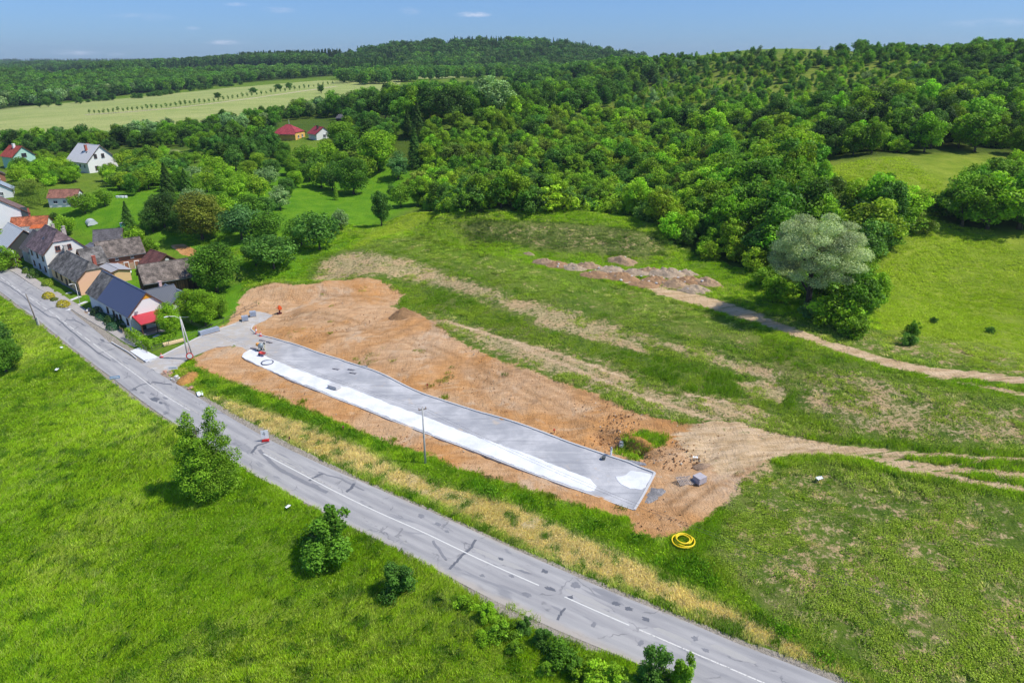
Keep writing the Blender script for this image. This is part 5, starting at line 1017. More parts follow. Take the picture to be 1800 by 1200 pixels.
b = MB(); b.bar((.25, -3.95, 2.4), (6.25, -3.95, 2.4), .12, .14); b.bar((.28, 0, 3.2), (.28, -4.0, 2.38), .1, .16); b.build('porch_beam', FRB, ln)
for x in (.4, 3.2, 6.1): b = MB(); b.box((x, -3.85, 1.15), (.14, .14, 2.5)); b.build('post', FRB, ln)
b = MB(); b.box((3.2, -2.0, -.05), (6.0, 4.0, .25)); b.build('porch_floor', plain('slab_grey', (.30, .29, .28)), e); door(e, 'near', 2.0); win(e, 'near', 4.6, 1.5, 1.2, 1.2, FRB)
b = MB(); b.tube([(-.1, -.05, 3.4), (-.1, -.05, .1)], .06, 6); b.build('drain_pipe', METALG, e)
b = MB(); b.box((1.2, -.25, 3.95), (.5, .3, .35)); b.build('wall_lamp', METALG, e)
cx = np.array(e.location[:2])
def rel(x, y): q = cx+UB*x+UA*y; return (float(q[0]), float(q[1]))
e2, r2 = house('annex', 'dark roofed link building with orange boarded gable behind the blue roofed cottage', 'house', None, 5.6, 6.0, 3.4, 5.9, WHITE, ANTH, th=TH-math.pi/2, xy=rel(5.4, 8.0), gable_m=ORNG)
chimney(r2, 2.2, 3.4, 7.0, .55, plain('chimney_pink', (.62, .42, .38)))
e3, r3 = house('annex', 'white outbuilding with striped dark sheet roof and open garage end', 'outbuilding', None, 8.5, 5.6, 3.1, 5.0, WHITE, ribbed('roof_dark_striped', (.16, .19, .22), .6, 'Y', .35, .3), xy=rel(8.4, 1.0), th=TH)
b = MB(); b.box((2.9, -.06, 1.2), (3.0, .06, 2.3)); b.build('garage_shade_panel', plain('painted_garage_shade', (.02, .02, .025)), e3)  # flat dark panel on the wall paints the shade inside the garage
# peach house
e, rf = house('house', 'peach and ochre house with old grey tiled half-hipped roof and brown windows', 'house', (143, 519), 19.6, 7.3, 3.6, 6.8, YEL, OLDT, gable_m=PEACH, hip=.45)
for y in (1.8, 6.0, 12.3, 15.9): win(e, 'street', y, 1.85, 1.05, 1.5, FRB)
door(e, 'street', 8.8, 1.1, 2.2)
chimney(rf, 3.6, 17.4, 8.2, .8, CHIM, 2.0); chimney(rf, 6.7, 8.6, 6.4, .7, REDCH, 2.6)
b = MB(); b.tube([(-.1, -.1, 3.3), (-.1, -.1, .1)], .06, 6); b.build('drain_pipe', FRB, e)
b = MB(); b.box((-.06, 9.8, .15), (.1, 19.6, .7)); b.build('plinth', plain('plinth_grey', (.25, .24, .24)), e)
cx = np.array(e.location[:2]); ew, rw = house('lean_to', 'grey felt roofed low annex behind the peach house', 'outbuilding', None, 7.5, 5.0, 2.7, 3.3, YEL, plain('felt', (.38, .38, .40), .7, 0, .1, .6), xy=rel(7.4, 3.2), over=.3)
en, rn = house('cross_wing', 'old grey tiled rear wing joined to the peach house', 'outbuilding', None, 5.0, 6.6, 3.6, 6.7, YEL, OLDT, th=TH-math.pi/2, xy=rel(5.6, 18.6))
win(en, 'far', 3.5, 1.6, .9, 1.0, FRW)
# tall purple roofed house
e, rf = house('tall_house', 'two storey pale blue-grey house with purple tiled half-hipped roof', 'house', (89, 489), 13.6, 9.2, 6.3, 10.9, GREYW, PURP, gable_m=plain('plaster_cream', (.78, .76, .70), .9, 0, .06, .5), hip=.5, hip2=.5, over=.5)
for y in (2.2, 6.6, 11.2):
    win(e, 'street', y, 4.7, 1.1, 1.35, FRB); win(e, 'street', y+.1, 1.9, 1.1, 1.35, FRB)
for x in (3.1, 5.6): win(e, 'near', x, 7.0, 1.15, 1.35, plain('frame_rust', (.36, .13, .08)))
for q in ((6.9, 1.0), (7.2, 9.8), (8.6, 6.4)): chimney(rf, q[0]-1.2, q[1]+1.2, 11.2-abs(q[0]-6)*.2, .6, CHIM, 2.2)
skylight(rf, e, 'street', 2.4, 6.4); cx = np.array(e.location[:2])
es, rs = house('rear_extension', 'jumble of dark sheet roofed sheds behind the purple roofed house', 'outbuilding', None, 6.5, 5.5, 3.6, 4.8, GREYW, ribbed('roof_dark_sheet', (.17, .17, .19), .5, 'Y', .5, .35), xy=rel(9.8, .4), over=.3)
eg, rg2 = house('low_house', 'low grey house with dark brown roof attached to the purple roofed one', 'house', None, 10.5, 7.8, 3.5, 7.4, GREYW, tiles('roof_low', (.155, .135, .135), .3, .4, .15), xy=rel(.7, 14.0), over=.35)
win(eg, 'street', 5.0, 1.7, .6, .6, FRW)
# pale metal roofed house at the frame edge
e, rf = house('metal_roofed_house', 'house with pale sheet metal roof at the left frame edge', 'house', (18, 452), 14.0, 9.0, 3.6, 7.6, GREYW, METR, xy=tuple(flat(16, 437, 3.5)[i] + (UA*1.0)[i] for i in (0, 1)), over=.6, gable_m=plain('dark_gable', (.06, .065, .06)))
win(e, 'street', 3.0, 1.7, 1.2, 1.3, FRW); win(e, 'street', 6.5, 1.7, 1.2, 1.3, FRW)
# orange tiled low building and the big white gabled house behind it
e, rf = house('orange_roofed_house', 'low white building with orange tiled roof before the big white gable', 'house', None, 9.2, 5.6, 3.2, 5.2, WHITE, ORT, th=R(20), xy=tuple(float(v) for v in P1(86, 414)[:2]), over=.3)
e.rotation_euler = (0, 0, R(106)); win(e, 'street', 6.5, 1.7, .8, 1.0, FRW); win(e, 'street', 3.3, 1.7, .8, 1.0, FRW)
b = MB(); b.prism([(-.5, .4, 3.5), (-.5, 3.6, 3.3), (-1.9, 3.9, 2.6), (-1.9, .4, 2.6)], (0, 0, .12)); b.build('canopy', tiles('roof_new_orange', (.70, .17, .05), .3, .3, .1), e)
e, rf = house('white_gabled_house', 'big plain white house with a dark vertical strip on its gable, behind the orange roof', 'house', None, 13, 12.5, 6.2, 10.6, WHITE, tiles('roof_grey_red', (.26, .17, .155), .3, .35, .2), xy=tuple(float(v) for v in P1(56, 398)[:2]-np.array([math.cos(R(40)), math.sin(R(40))])*12.5), th=R(40), over=.5)
b = MB(); b.box((11.6, -.10, 4.0), (1.6, .1, 7.8)); b.build('gable_strip', plain('strip_dark', (.06, .085, .085)), e)
b = MB(); b.box((12.7, -.11, 3.9), (.5, .1, 7.2)); b.build('strip_edge', REDCH, e); win(e, 'near', 5.2, 1.6, 1.4, 1.6, FRB)
b = MB(); b.box((15.6, -.7, 3.0), (2.0, 1.3, .15)); [b.bar((14.7+k*.35, -1.3, 3.0), (14.7+k*.35, -1.3, 3.9), .05) for k in range(6)]; b.bar((14.65, -1.3, 3.9), (16.6, -1.3, 3.9), .06); b.build('balcony', METALG, e)
# white shed on the back lawn
e, rf = house('garden_house', 'small white garden house with red-brown roof on the back lawn', 'house', None, 8.6, 5.2, 2.9, 4.9, WHITE, RBR, xy=tuple(float(v) for v in P1(138, 363)[:2]), th=R(96), over=.3, z=None)
win(e, 'street', 6.5, 1.5, 1.3, 1.0, FRW); win(e, 'street', 3.8, 1.5, .9, 1.0, FRW); b = MB(); b.box((-.06, 1.2, 1.1), (.08, 1.9, 2.1)); b.build('open_porch', BRICK, e); win(e, 'far', 2.6, 1.3, 1.0, 1.4, FRB)
# farther houses
e, rf = house('white_villa', 'white two storey house with pale sheet roof and red chimneys by the tree belt', 'house', None, 14.0, 12.0, 4.6, 10.2, WHITE, LTGREY, xy=tuple(P1(158, 305)[:2]), th=R(60), over=.7, gover=.5)
for x, z_ in ((3.6, 6.3), (6.6, 6.3), (6.4, 2.2), (3.2, 1.8)): win(e, 'near', x, z_, 1.2, 1.5, FRB)
for y in (2.4, 5.5, 8.6): win(e, 'street', y, 2.6, 1.2, 1.4, FRW)
chimney(rf, 3.5, 5.2, 10.3, .8, REDCH, 2.2); chimney(rf, 6.6, 9.0, 10.4, .9, REDCH, 1.6); skylight(rf, e, 'street', 3.0, 4.3); skylight(rf, e, 'street', 3.0, 7.3)
e, rf = house('mint_house', 'mint green gabled house with red roof and white chimney at the far left', 'house', None, 9.0, 8.6, 5.2, 8.8, MINT, tiles('roof_red_far', (.48, .09, .06), .3, .3, .15), xy=tuple(P1(28, 298)[:2]), th=R(60), over=.6, gover=.4)
win(e, 'near', 4.4, 5.4, 1.9, 1.4, FRB); win(e, 'near', 3.0, 2.2, 1.2, 1.3, FRB); chimney(rf, 3.4, 4.2, 9.7, .9, WHITE, 2)
e, rf = house('crimson_roofed_house', 'yellow walled bungalow under a crimson hipped roof among the far trees', 'house', None, 11.0, 10.0, 3.2, 6.6, plain('plaster_sun', (.75, .45, .12), .9), CRIM, xy=tuple(P1(520, 247)[:2]), th=R(80), hip=.95, hip2=.95, over=.9)
win(e, 'near', 3.0, 1.6, 1.4, 1.3, FRW); win(e, 'near', 7.0, 1.6, 1.4, 1.3, FRW); b = MB(); b.bar((5, 5, 6.4), (5, 5, 9), .12); b.build('mast', WHITE, rf)
e, rf = house('crimson_roofed_house', 'smaller crimson roofed house with dark chimney, right of the yellow bungalow', 'house', None, 8.5, 7.5, 3.0, 5.6, WHITE, CRIM, xy=tuple(P1(557, 247)[:2]), th=R(40), over=.7)
win(e, 'near', 4.0, 1.8, 1.4, 1.4, FRW); chimney(rf, 2.4, 3.0, 6.2, .7, plain('chimney_black', (.05, .045, .045)), 2.4)
e, rf = house('brick_house', 'small dark roofed brick building at the left frame edge in the upper gardens', 'house', None, 5.0, 4.0, 2.6, 4.0, BRICK, DGREY, xy=tuple(P1(-12, 321)[:2]), th=R(40), over=.3); win(e, 'near', 2, 1.4, .8, .9, FRW)
e, rf = house('far_grey_house', 'grey roofed house at the left frame edge above the white gable', 'house', None, 6.0, 6.0, 3.0, 5.0, WHITE, plain('roof_far_grey', (.30, .35, .40), .6, 0, .1, .5), xy=tuple(P1(-14, 352)[:2]), th=R(30), over=.4); win(e, 'near', 3, 1.8, 1.0, 1.1, FRW)
e, rf = house('small_shed', 'little tin shed with rusty red wall beyond the garden trees', 'shed', None, 4.0, 3.5, 2.2, 3.0, plain('rust_red', (.35, .09, .06)), LTGREY, xy=tuple(P1(268, 292)[:2]), th=R(60), over=.2); door(e, 'near', 1.7, .8, 1.7)
e, rf = house('field_barn', 'low dark barn at the field edge right of the far red roofs', 'barn', None, 14.0, 6.0, 2.6, 4.2, DWOOD, DGREY, xy=tuple(P1(632, 218)[:2]), th=R(70), over=.3); door(e, 'near', 3, 2, 2)
# barns between gardens and houses
e, rf = house('brick_barn', 'long barn with weathered brown tile roof, brick gable and ivied front', 'barn', None, 10.0, 7.2, 3.4, 6.4, BRICK, BRN, xy=tuple(float(v) for v in P1(258, 464)[:2]), th=R(128), over=.5, gable_m=None)
for y in (3.0, 6.5): win(e, 'street', y, 2.4, .7, .6, FRW)
door(e, 'street', 10.2, 1.5, 2.2); win(e, 'street', .9, .9, .8, .8, FRW)
e, rf = house('dark_shed', 'dark tiled shed with a sagging cross roof behind the brick barn', 'shed', None, 6.8, 7.2, 2.6, 5.0, DWOOD, DGREY, xy=tuple(float(v) for v in P1(218, 438)[:2]), th=R(112), over=.4)
door(e, 'street', 4.0, 1.2, 1.9)
e, rf = house('red_barn', 'little barn with dark red tile roof and round gable window', 'barn', None, 7.6, 6.6, 2.5, 5.0, DWOOD, DRED, xy=tuple(float(v) for v in P1(275, 487)[:2]), th=R(52), over=.4)
b = MB(); b.tube([(3.3, -.16, 3.6), (3.3, -.05, 3.6)], .5, 16); b.build('round_window', plain('pale_glass', (.5, .52, .5), .3), e)
e, rf = house('wooden_barn', 'long black timber barn with grey-brown tile roof beside the walnut tree', 'barn', None, 11.4, 7.6, 3.3, 6.2, DWOOD, BRN, xy=tuple(float(v) for v in P1(352, 505)[:2]), th=R(126), over=.6)
b = MB(); b.box((-.07, 5.2, 1.25), (.08, 5.5, 2.3)); b.build('plank_wall', planks('plank_light', (.30, .17, .08), .25, 'Y'), e); door(e, 'street', 12.5, 1.4, 2.1)
# ---------------------------------------------------------------- gardens, hedges, fences
def hedge(name, label, pts, w, hh, tint, dens=210, seed=1):
    r = np.random.default_rng(seed); q = PP(pts)[:, :2]; d = np.r_[0, np.cumsum(np.hypot(*np.diff(q, axis=0).T))]; L = d[-1]; n = int(dens*L)
    t = r.random(n)*L; cx_ = np.interp(t, d, q[:, 0]); cy = np.interp(t, d, q[:, 1]); i = np.clip(np.searchsorted(d, t)-1, 0, len(q)-2); tt = q[i+1]-q[i]; tt /= np.hypot(*tt.T)[:, None]; nn = np.stack([-tt[:, 1], tt[:, 0]], 1)
    f = r.random(n); side = np.where(f < .4, -1, np.where(f < .8, 1, 0)); u = np.where(side == 0, (r.random(n)-.5)*w, side*w/2+(r.random(n)-.5)*.18); z_ = np.where(side == 0, hh+(r.random(n)-.5)*.14, r.random(n)*hh)
    P_ = np.stack([cx_+nn[:, 0]*u, cy+nn[:, 1]*u, z_], 1); o0 = P_[:, :2].mean(0); z0 = float(h(*o0)); P_[:, :2] -= o0
    N_ = np.stack([nn[:, 0]*side, nn[:, 1]*side, np.where(side == 0, 1, .2)], 1)+r.normal(size=(n, 3))*.45
    o = link(name, leaves_mesh(name, P_, N_, .2, r.random(n)*.8, LEAF, r)); o.location = (*o0, z0); o['tint'] = tj(tint, .02); return tag(o, label, 'hedge')
hedge('hedge', 'clipped yellow-green hedge along the pavement at the corner plot', [(228,592),(246,604),(258,613),(264,610)], 1.5, 1.9, 'lime', 240, 3)
hedge('hedge', 'tall olive green cypress hedge behind the big white gabled house', [(34,352),(52,358),(84,366)], 3.0, 6.5, 'ol', 420, 6)
hedge('hedge', 'low green hedge around the lawn behind the corner plot', [(272,606),(290,600),(306,594)], .9, 1.2, 'g2', 200, 4)
def mound(name, label, cat, px, py, rx, ry, hh, tint, seed, s=.22, n=900, group=None):
    r = np.random.default_rng(seed); d = r.normal(size=(n, 3)); d[:, 2] = np.abs(d[:, 2]); d /= np.linalg.norm(d, axis=1)[:, None]; k = 1+(r.random(n)-.6)*.2
    me = leaves_mesh(name, d*k[:, None]*[rx, ry, hh], d+r.normal(size=(n, 3))*.35, s, r.random(n)*.8, LEAF, r); o = link(name, me); p = P1(px, py); o.location = (float(p[0]), float(p[1]), float(p[2])); o.rotation_euler = (0, 0, TH+math.pi/2); o['tint'] = [*T[tint], 1.] if isinstance(tint, str) else tint
    return tag(o, label, cat, group)
for k, (px, py, rx, ry, hh, t, lb) in enumerate([(172,552,1.7,1.3,1.6,'dk','dark green rounded shrub nearest the old end of the cottage'),(181,560,2.6,1.2,1.1,'teal','long low blue-green juniper in front of the cottage door'),(197,568,2.0,1.4,1.7,'g4','dark domed shrub beneath the cottage windows'),(200,577,1.8,1.3,1.2,'teal','blue-green juniper at the pavement by the garden gate'),(213,574,1.8,1.3,1.4,'g4','dark shrub between the juniper and the cottage corner'),
     (85,501,1.7,1.3,1.5,'lime','yellow-green shrub under the purple roofed house'),(62,486,2.1,1.7,1.9,'g3','large dark shrub before the tall house'),(49,479,1.5,1.2,1.3,'g1','green shrub left of the large dark one'),(86,522,2.0,1.2,1.1,'gold','golden shrub in the front garden, upper of two'),(112,537,2.0,1.3,1.2,'gold','golden shrub in the front garden, lower of two'),(96,527,.9,.8,.5,'ol','tiny orange-brown shrub between the golden ones')]):
    mound('garden_shrub', lb, 'shrub', px, py, rx, ry, hh, t, 60+k)
FENM = plain('fence_metal', (.12, .13, .12), .5, .3); FENW = plain('fence_wood', (.42, .32, .2), .85)
def fence(label, pts, hh, step, mat, rail=(.2, .8), name='fence', w=.05, mesh_=True):
    q = PP(pts); o0 = q[0]; e = empty(name, tuple(map(float, o0)), 0, label, 'fence'); d = np.r_[0, np.cumsum(np.hypot(*np.diff(q[:, :2], axis=0).T))]; n = int(d[-1]/step)+1; t = np.linspace(0, d[-1], n); X_ = np.interp(t, d, q[:, 0]); Y_ = np.interp(t, d, q[:, 1]); Z_ = h(X_, Y_); W3 = np.stack([X_, Y_, Z_], 1)-o0
    for p in W3:
        b = MB(); b.box((p[0], p[1], p[2]+hh/2), (w*1.4, w*1.4, hh)); b.build('fence_post', mat, e)
    b = MB()
    for a, c in zip(W3[:-1], W3[1:]):
        for f in rail: b.bar((a[0], a[1], a[2]+hh*f), (c[0], c[1], c[2]+hh*f), w*.6)
        if mesh_:
            m_ = int(max(2, np.hypot(*(c-a)[:2])/.35))
            for k in range(1, m_): p = a+(c-a)*k/m_; b.bar((p[0], p[1], p[2]+.1*hh), (p[0], p[1], p[2]+.95*hh), .018)
    b.build('rail', mat, e); return e
fence('thin wire garden fence between garden trees and the new side road', [(268,618),(300,606),(345,590),(385,572),(430,548),(452,538)], 1.2, 3.2, FENM)
fence('white barred gate fence on a low wall in front of the cottage porch', [(212,583),(222,590),(229,597)], 1.2, 1.3, FENW)
fence('metal railing along the pavement before the clipped hedge', [(230,598),(245,609),(259,621)], 1.3, 1.6, FENM)
def garden_path(pts, w=.5): ribbon('garden_path', smooth_line(PP(pts), .7, 0), perp(smooth_line(PP(pts), .7, 0))[0], -w, w, conc, .07, .1)
garden_path([(92,530),(108,522),(124,514)]); garden_path([(104,536),(122,529),(141,521)]); garden_path([(118,546),(135,537),(152,530)])
garden_path([(44,470),(52,478)]); garden_path([(240,586),(262,597),(280,588)], .35)
# ---------------------------------------------------------------- poles, lamps, signs
PW = plain('pole_wood', (.20, .17, .14), .9, 0, .2, 3); PC = plain('pole_concrete', (.50, .49, .46), .9, 0, .1, 3); INS = plain('insulator', (.45, .25, .15), .4)
def pole(label, px, py, hh, mat, arm=1.4, armrot=TH, lean=(0, 0), cat='utility pole', double=False, lamp=False):
    p = P1(px, py); e = empty('utility_pole', tuple(map(float, p)), armrot, label, cat)
    b = MB(); b.tube([(0, 0, -.5), (lean[0]*.5, lean[1]*.5, hh*.5), (lean[0], lean[1], hh)], .15, 10, True, .10); b.build('pole_shaft', mat, e, True)
    if double: b = MB(); b.tube([(.9, .0, -.4), (.12, 0, hh*.93)], .14, 9, True, .10); b.build('strut_pole', PC, e, True)
    if arm:
        b = MB(); b.bar((lean[0]-arm/2, lean[1], hh-.25), (lean[0]+arm/2, lean[1], hh-.25), .09, .11); a = b.build('crossarm', PW, e)
        for k in (-1, 0, 1): b = MB(); b.tube([(lean[0]+k*arm*.42, lean[1], hh-.2), (lean[0]+k*arm*.42, lean[1], hh+.05)], .05, 6); b.build('insulator', INS, a)
    if lamp:
        b = MB(); b.tube([(0, 0, hh-.4), (-.8, .3, hh+.2), (-1.9, .6, hh+.35)], .035, 6); b.build('lamp_arm', METALG, e); b = MB(); b.box((-2.1, .65, hh+.33), (.6, .2, .12)); b.build('lamp_head', FRW, e)
        b = MB(); b.bar((.2, .1, hh-.2), (1.2, -.6, hh-.3), .05); b.build('bracket', METALG, e)
    return e, p
E1, q1 = pole('grey wooden utility pole with a short crossarm rising in front of the white gravel strip', 748, 817, 8.6, PC, 1.1, R(25)); E2, q2 = pole('braced double utility pole carrying a lamp arm at the junction of the new side road', 331, 632, 8.3, PC, 0, TH, double=True, lamp=True)
E3, q3 = pole('dark leaning wooden pole on the grass verge at the far end of the road', 67.5, 573, 6.9, PW, 0, 0, (-.9, .2)); b = MB(); b.box((0.1, 0, .9), (.3, .3, 2.0)); b.build('pole_foot', PC, E3)
WIRE = plain('wire', (.10, .10, .11), .5)
def wires(label, A, B, offs_, sag=.9):
    b = MB(); A = Vector(A); B = Vector(B)
    for o_ in offs_:
        pts = [A.lerp(B, t)+Vector((o_[0], o_[1], -sag*4*t*(1-t))) for t in np.linspace(0, 1, 15)]; b.tube(pts, .010, 4, False)
    return tag(b.build('power_line', WIRE), label, 'power line')
wires('slack overhead wires between the two poles', (q1[0], q1[1], q1[2]+8.4), (q2[0], q2[1], q2[2]+8.0), [(0, 0), (.4, .25)])
qn = np.array([float(v) for v in flat(1560, 1190, 1.0)]); wires('overhead wires running from the middle pole towards the lower right', (q1[0], q1[1], q1[2]+8.4), (qn[0], qn[1], 9.0), [(0, 0), (.4, .25)], 1.3)
for px, py, lb in ((31, 471, 'white street lamp by the pavement before the low grey house'), (141, 534, 'white street lamp on the pavement by the peach house')):
    p = P1(px, py); e = empty('street_lamp', tuple(map(float, p)), TH+math.pi, lb, 'street lamp')
    b = MB(); b.tube([(0, 0, 0), (0, 0, 4.6)], .07, 8, True, .05); b.build('lamp_post', FRW, e, True); b = MB(); b.tube([(0, 0, 4.5), (.4, 0, 4.75), (.8, 0, 4.78)], .035, 6); b.box((.95, 0, 4.77), (.6, .24, .12)); b.build('lamp_head', FRW, e)
SIGNW = plain('sign_white', (.82, .82, .82), .5, 0, .02); SIGNR = plain('sign_red', (.62, .03, .03), .5, 0, .04); SIGNB = plain('sign_blue', (.12, .30, .55), .5, 0, .04); SIGND = plain('sign_grey', (.35, .37, .40), .5)
def sign(label, px, py, w, hh, z0, th, mat=SIGNW, name='road_sign', back=None, base=None):
    p = P1(px, py); e = empty(name, tuple(map(float, p)), th, label, 'sign'); b = MB(); b.tube([(0, 0, 0), (0, 0, z0+hh)], .035, 8); b.build('sign_post', METALG, e)
    b = MB(); b.box((0, -.05, z0+hh/2), (w, .04, hh)); pn = b.build('sign_panel', mat, e)
    if base: b = MB(); b.box((0, 0, .1), (1.0, .55, .2)); b.box((0, -.25, .25), (.75, .12, .3)); b.build('sign_base', base, e)
    return e, pn
e, pn = sign('white temporary road sign on a red base standing at the asphalt edge', 467, 775, 1.0, 1.3, .5, R(14), base=SIGNR)
b = MB(); b.prism([(-.13, -.085, .95), (.02, -.085, .95), (.02, -.085, 1.55), (-.13, -.085, 1.55)], (0, .01, 0)); b.prism([(-.3, -.085, 1.2), (.12, -.085, 1.2), (.12, -.085, 1.3), (-.3, -.085, 1.3)], (0, .01, 0)); b.build('sign_symbol', SIGND, pn)
e, pn = sign('blue and white direction board on a post at the left road edge', 206, 680, 1.5, .42, 1.6, R(20), SIGNB); b = MB(); b.box((0, -.075, 1.81), (1.3, .01, .14)); b.build('sign_symbol', SIGNW, pn)
e, pn = sign('small white place board with grey stripe by the rubble at the junction', 306, 657, 1.5, .55, .9, R(12), SIGNW); b = MB(); b.box((0, -.075, 1.17), (1.2, .01, .12)); b.build('sign_symbol', SIGND, pn)
p = P1(335, 634); e = empty('round_sign', tuple(map(float, p)), R(20), 'round white sign with red rim leaning at the foot of the junction pole', 'sign')
b = MB(); b.tube([(0, .03, .95), (0, -.03, .95)], .62, 24); b.build('rim', SIGNR, e); b = MB(); b.tube([(0, -.031, .95), (0, -.05, .95)], .44, 24); b.build('disc', SIGNW, e); b = MB(); b.bar((0, .06, 0), (0, .06, 2.6), .06); b.build('sign_post', SIGNR, e)
# ---------------------------------------------------------------- building-site things
BLOCK = plain('concrete_block', (.32, .36, .43), .9, 0, .12, 2); BLOCKL = plain('stone_block', (.55, .54, .53), .9, 0, .1, 2); PALW = plain('pallet_wood', (.36, .27, .18), .9, 0, .2, 3); OLDW = plain('old_wood', (.30, .26, .25), .9, 0, .25, 4)
def brick_mat(name, c, bw=.5, bh=.25):
    m = N(name, .9); o = m.obj(); t_ = m.n('ShaderNodeTexBrick'); sx = m.n('ShaderNodeSeparateXYZ'); m.l(o, sx.inputs[0]); cb = m.n('ShaderNodeCombineXYZ'); m.l(m.math('ADD', sx.outputs[0], sx.outputs[1]), cb.inputs[0]); m.l(sx.outputs[2], cb.inputs[1]); m.l(cb.outputs[0], t_.inputs['Vector'])
    t_.inputs['Scale'].default_value = 1; t_.inputs['Brick Width'].default_value = bw; t_.inputs['Row Height'].default_value = bh; t_.inputs['Mortar Size'].default_value = .02; t_.inputs['Color1'].default_value = (*c, 1); t_.inputs['Color2'].default_value = (*[q*.8 for q in c], 1); t_.inputs['Mortar'].default_value = (*[q*.4 for q in c], 1); m.color(t_.outputs['Color']); return m.m
BM = brick_mat('stacked_blocks', (.42, .46, .54)); BM2 = brick_mat('stacked_pavers', (.60, .57, .55), .2, .12)
def pallet_of(label, px, py, th, w, l, hh, mat, cat='block stack', name='block_stack', group=None):
    p = P1(px, py); e = empty(name, (float(p[0]), float(p[1]), float(p[2])+.03), th, label, cat, group); b = MB()
    for y in np.linspace(-l/2+.06, l/2-.06, 3): b.box((0, y, .05), (w, .1, .1))
    for x in np.linspace(-w/2+.06, w/2-.06, 6): b.box((x, 0, .12), (.12, l, .03))
    b.build('pallet', PALW, e); rows = max(2, int(hh/.25)); b = MB()
    for k in range(rows):
        zz = .14+hh*(k+.5)/rows; nx_, ny_ = max(2, int(w/.45)), max(2, int(l/.45))
        for i in range(nx_):
            for j in range(ny_): b.box(((i+.5)/nx_*w-w/2, (j+.5)/ny_*l-l/2, zz), (w/nx_-.015, l/ny_-.015, hh/rows-.012))
    b.build('blocks', mat, e); return e
pallet_of('blue-grey block stack on the new side road, left of the pair', 431, 564, R(25), 1.25, 1.1, .95, BLOCK); pallet_of('blue-grey block stack on the new side road, right of the pair', 445, 556, R(25), 1.25, 1.1, .95, BLOCK)
pallet_of('long low grey block pile along the fence side of the side road', 368, 586, R(48), 3.9, 1.0, .75, BLOCK)
pallet_of('low pale paver stack standing on the white gravel strip', 588, 683, R(-30), 1.9, 1.1, .55, BLOCKL)
pallet_of('grey paver stack on a pallet beside the leaning pallets', 1229, 848, R(-58), 1.2, 1.3, .85, plain('paver', (.45, .42, .44), .9, 0, .2, 6))
p = P1(1209, 851)
for k, (dx, dy, rx_) in enumerate([(-.95, .0, .0), (-.35, .1, .0), (.3, .2, .0)]):
    e = empty('wooden_pallet', (float(p[0])+dx, float(p[1])+dy, float(p[2])+.42), R(12+k*3), ['leftmost old pallet lying tilted in the pallet row', 'middle old pallet tilted in the pallet row', 'right old pallet tilted against the paver stack'][k], 'pallet'); e.rotation_euler = (R(14), R(-8), R(12+k*3))
    b = MB(); [b.box((x, 0, .1), (.09, 1.5, .03)) for x in np.linspace(-.28, .28, 4)]; b.build('slats', plain('slat_wood', (.46, .38, .32), .9, 0, .2, 4), e); b = MB(); [b.box((0, y, .03), (.66, .1, .1)) for y in (-.65, 0, .65)]; b.build('bearers', plain('dark_wood', (.10, .07, .06)), e)
# bent-plank pile
p = P1(306, 603); e = empty('timber_stack', (float(p[0]), float(p[1]), float(p[2])), R(44), 'pale stack of fresh sawn planks on the verge inside the kerb', 'timber')
for k in range(6): b = MB(); b.box(((k % 3-1)*.03, (k % 3-1)*.34, .12+.2*(k//3)), (3.9, .3, .18)); b.build('plank', plain('fresh_wood', (.78, .58, .32), .8, 0, .1, 2), e)
# coils
def coil(label, px, py, R_, r_, turns, mat, name, hh=.0, jitter=.12, seed=2):
    r = np.random.default_rng(seed); p = P1(px, py); e = empty(name, (float(p[0]), float(p[1]), float(p[2])+.12+hh), 0, label, 'pipe coil')
    for k in range(turns):
        cx_, cy_ = (r.random(2)-.5)*jitter*R_*2; rr = R_*(1-.13*k*(jitter > .1)); b = MB(); pts = [(cx_+math.cos(a)*rr, cy_+math.sin(a)*rr, k*r_*1.3*(jitter > .1)+.03*math.sin(3*a+k)) for a in np.linspace(0, 2*math.pi, 49)]
        b.tube(pts, r_, 8, False); b.build('pipe_loop', mat, e, True)
    return e
coil('yellow plastic pipe coil lying in the tall grass below the soil', 1201, 955, 1.18, .085, 4, plain('yellow_pipe', (.85, .62, .02), .4, 0, .05), 'pipe_coil', .3, .16)
coil('dark grey pipe ring lying on the white gravel strip', 470, 638, 1.02, .10, 2, plain('dark_pipe', (.10, .11, .15), .5), 'pipe_ring', 0.0, .03)
# concrete mixer, barrow and tools at the head of the strip
p = P1(459, 617); e = empty('concrete_mixer', (float(p[0]), float(p[1]), float(p[2])+.05), R(-30), 'small concrete mixer with grey drum and orange motor housing by the white strip', 'concrete mixer')
b = MB(); prof = [(-.1, .18), (.05, .42), (.35, .50), (.65, .46), (.95, .24)]; b.tube([(x_*.7-.2, 0, .85+x_*.6) for x_, _ in prof], [q for _, q in prof], 16); b.build('drum', plain('drum_grey', (.28, .33, .34), .4, .3), e, True)
b = MB(); [b.bar((sx, sy, .0), (0, sy*.6, .95), .07) for sx in (-.5, .5) for sy in (-.42, .42)]; b.bar((-.5, -.42, .1), (.5, -.42, .1), .06); b.bar((-.5, .42, .1), (.5, .42, .1), .06); b.build('stand', plain('stand_dark', (.07, .08, .07)), e)
b = MB(); b.box((-.65, 0, 1.15), (.55, .5, .55)); b.build('motor_housing', plain('machine_orange', (.85, .38, .08), .5), e)
for sy in (-.45, .45): b = MB(); b.tube([(-.4, sy-.04, .2), (-.4, sy+.04, .2)], .2, 14); b.build('wheel', plain('rubber', (.03, .03, .03)), e)
p = P1(462, 626); e = empty('wheelbarrow', (float(p[0]), float(p[1]), float(p[2])+.05), R(-25), 'red wheelbarrow standing on the edge of the white strip', 'wheelbarrow')
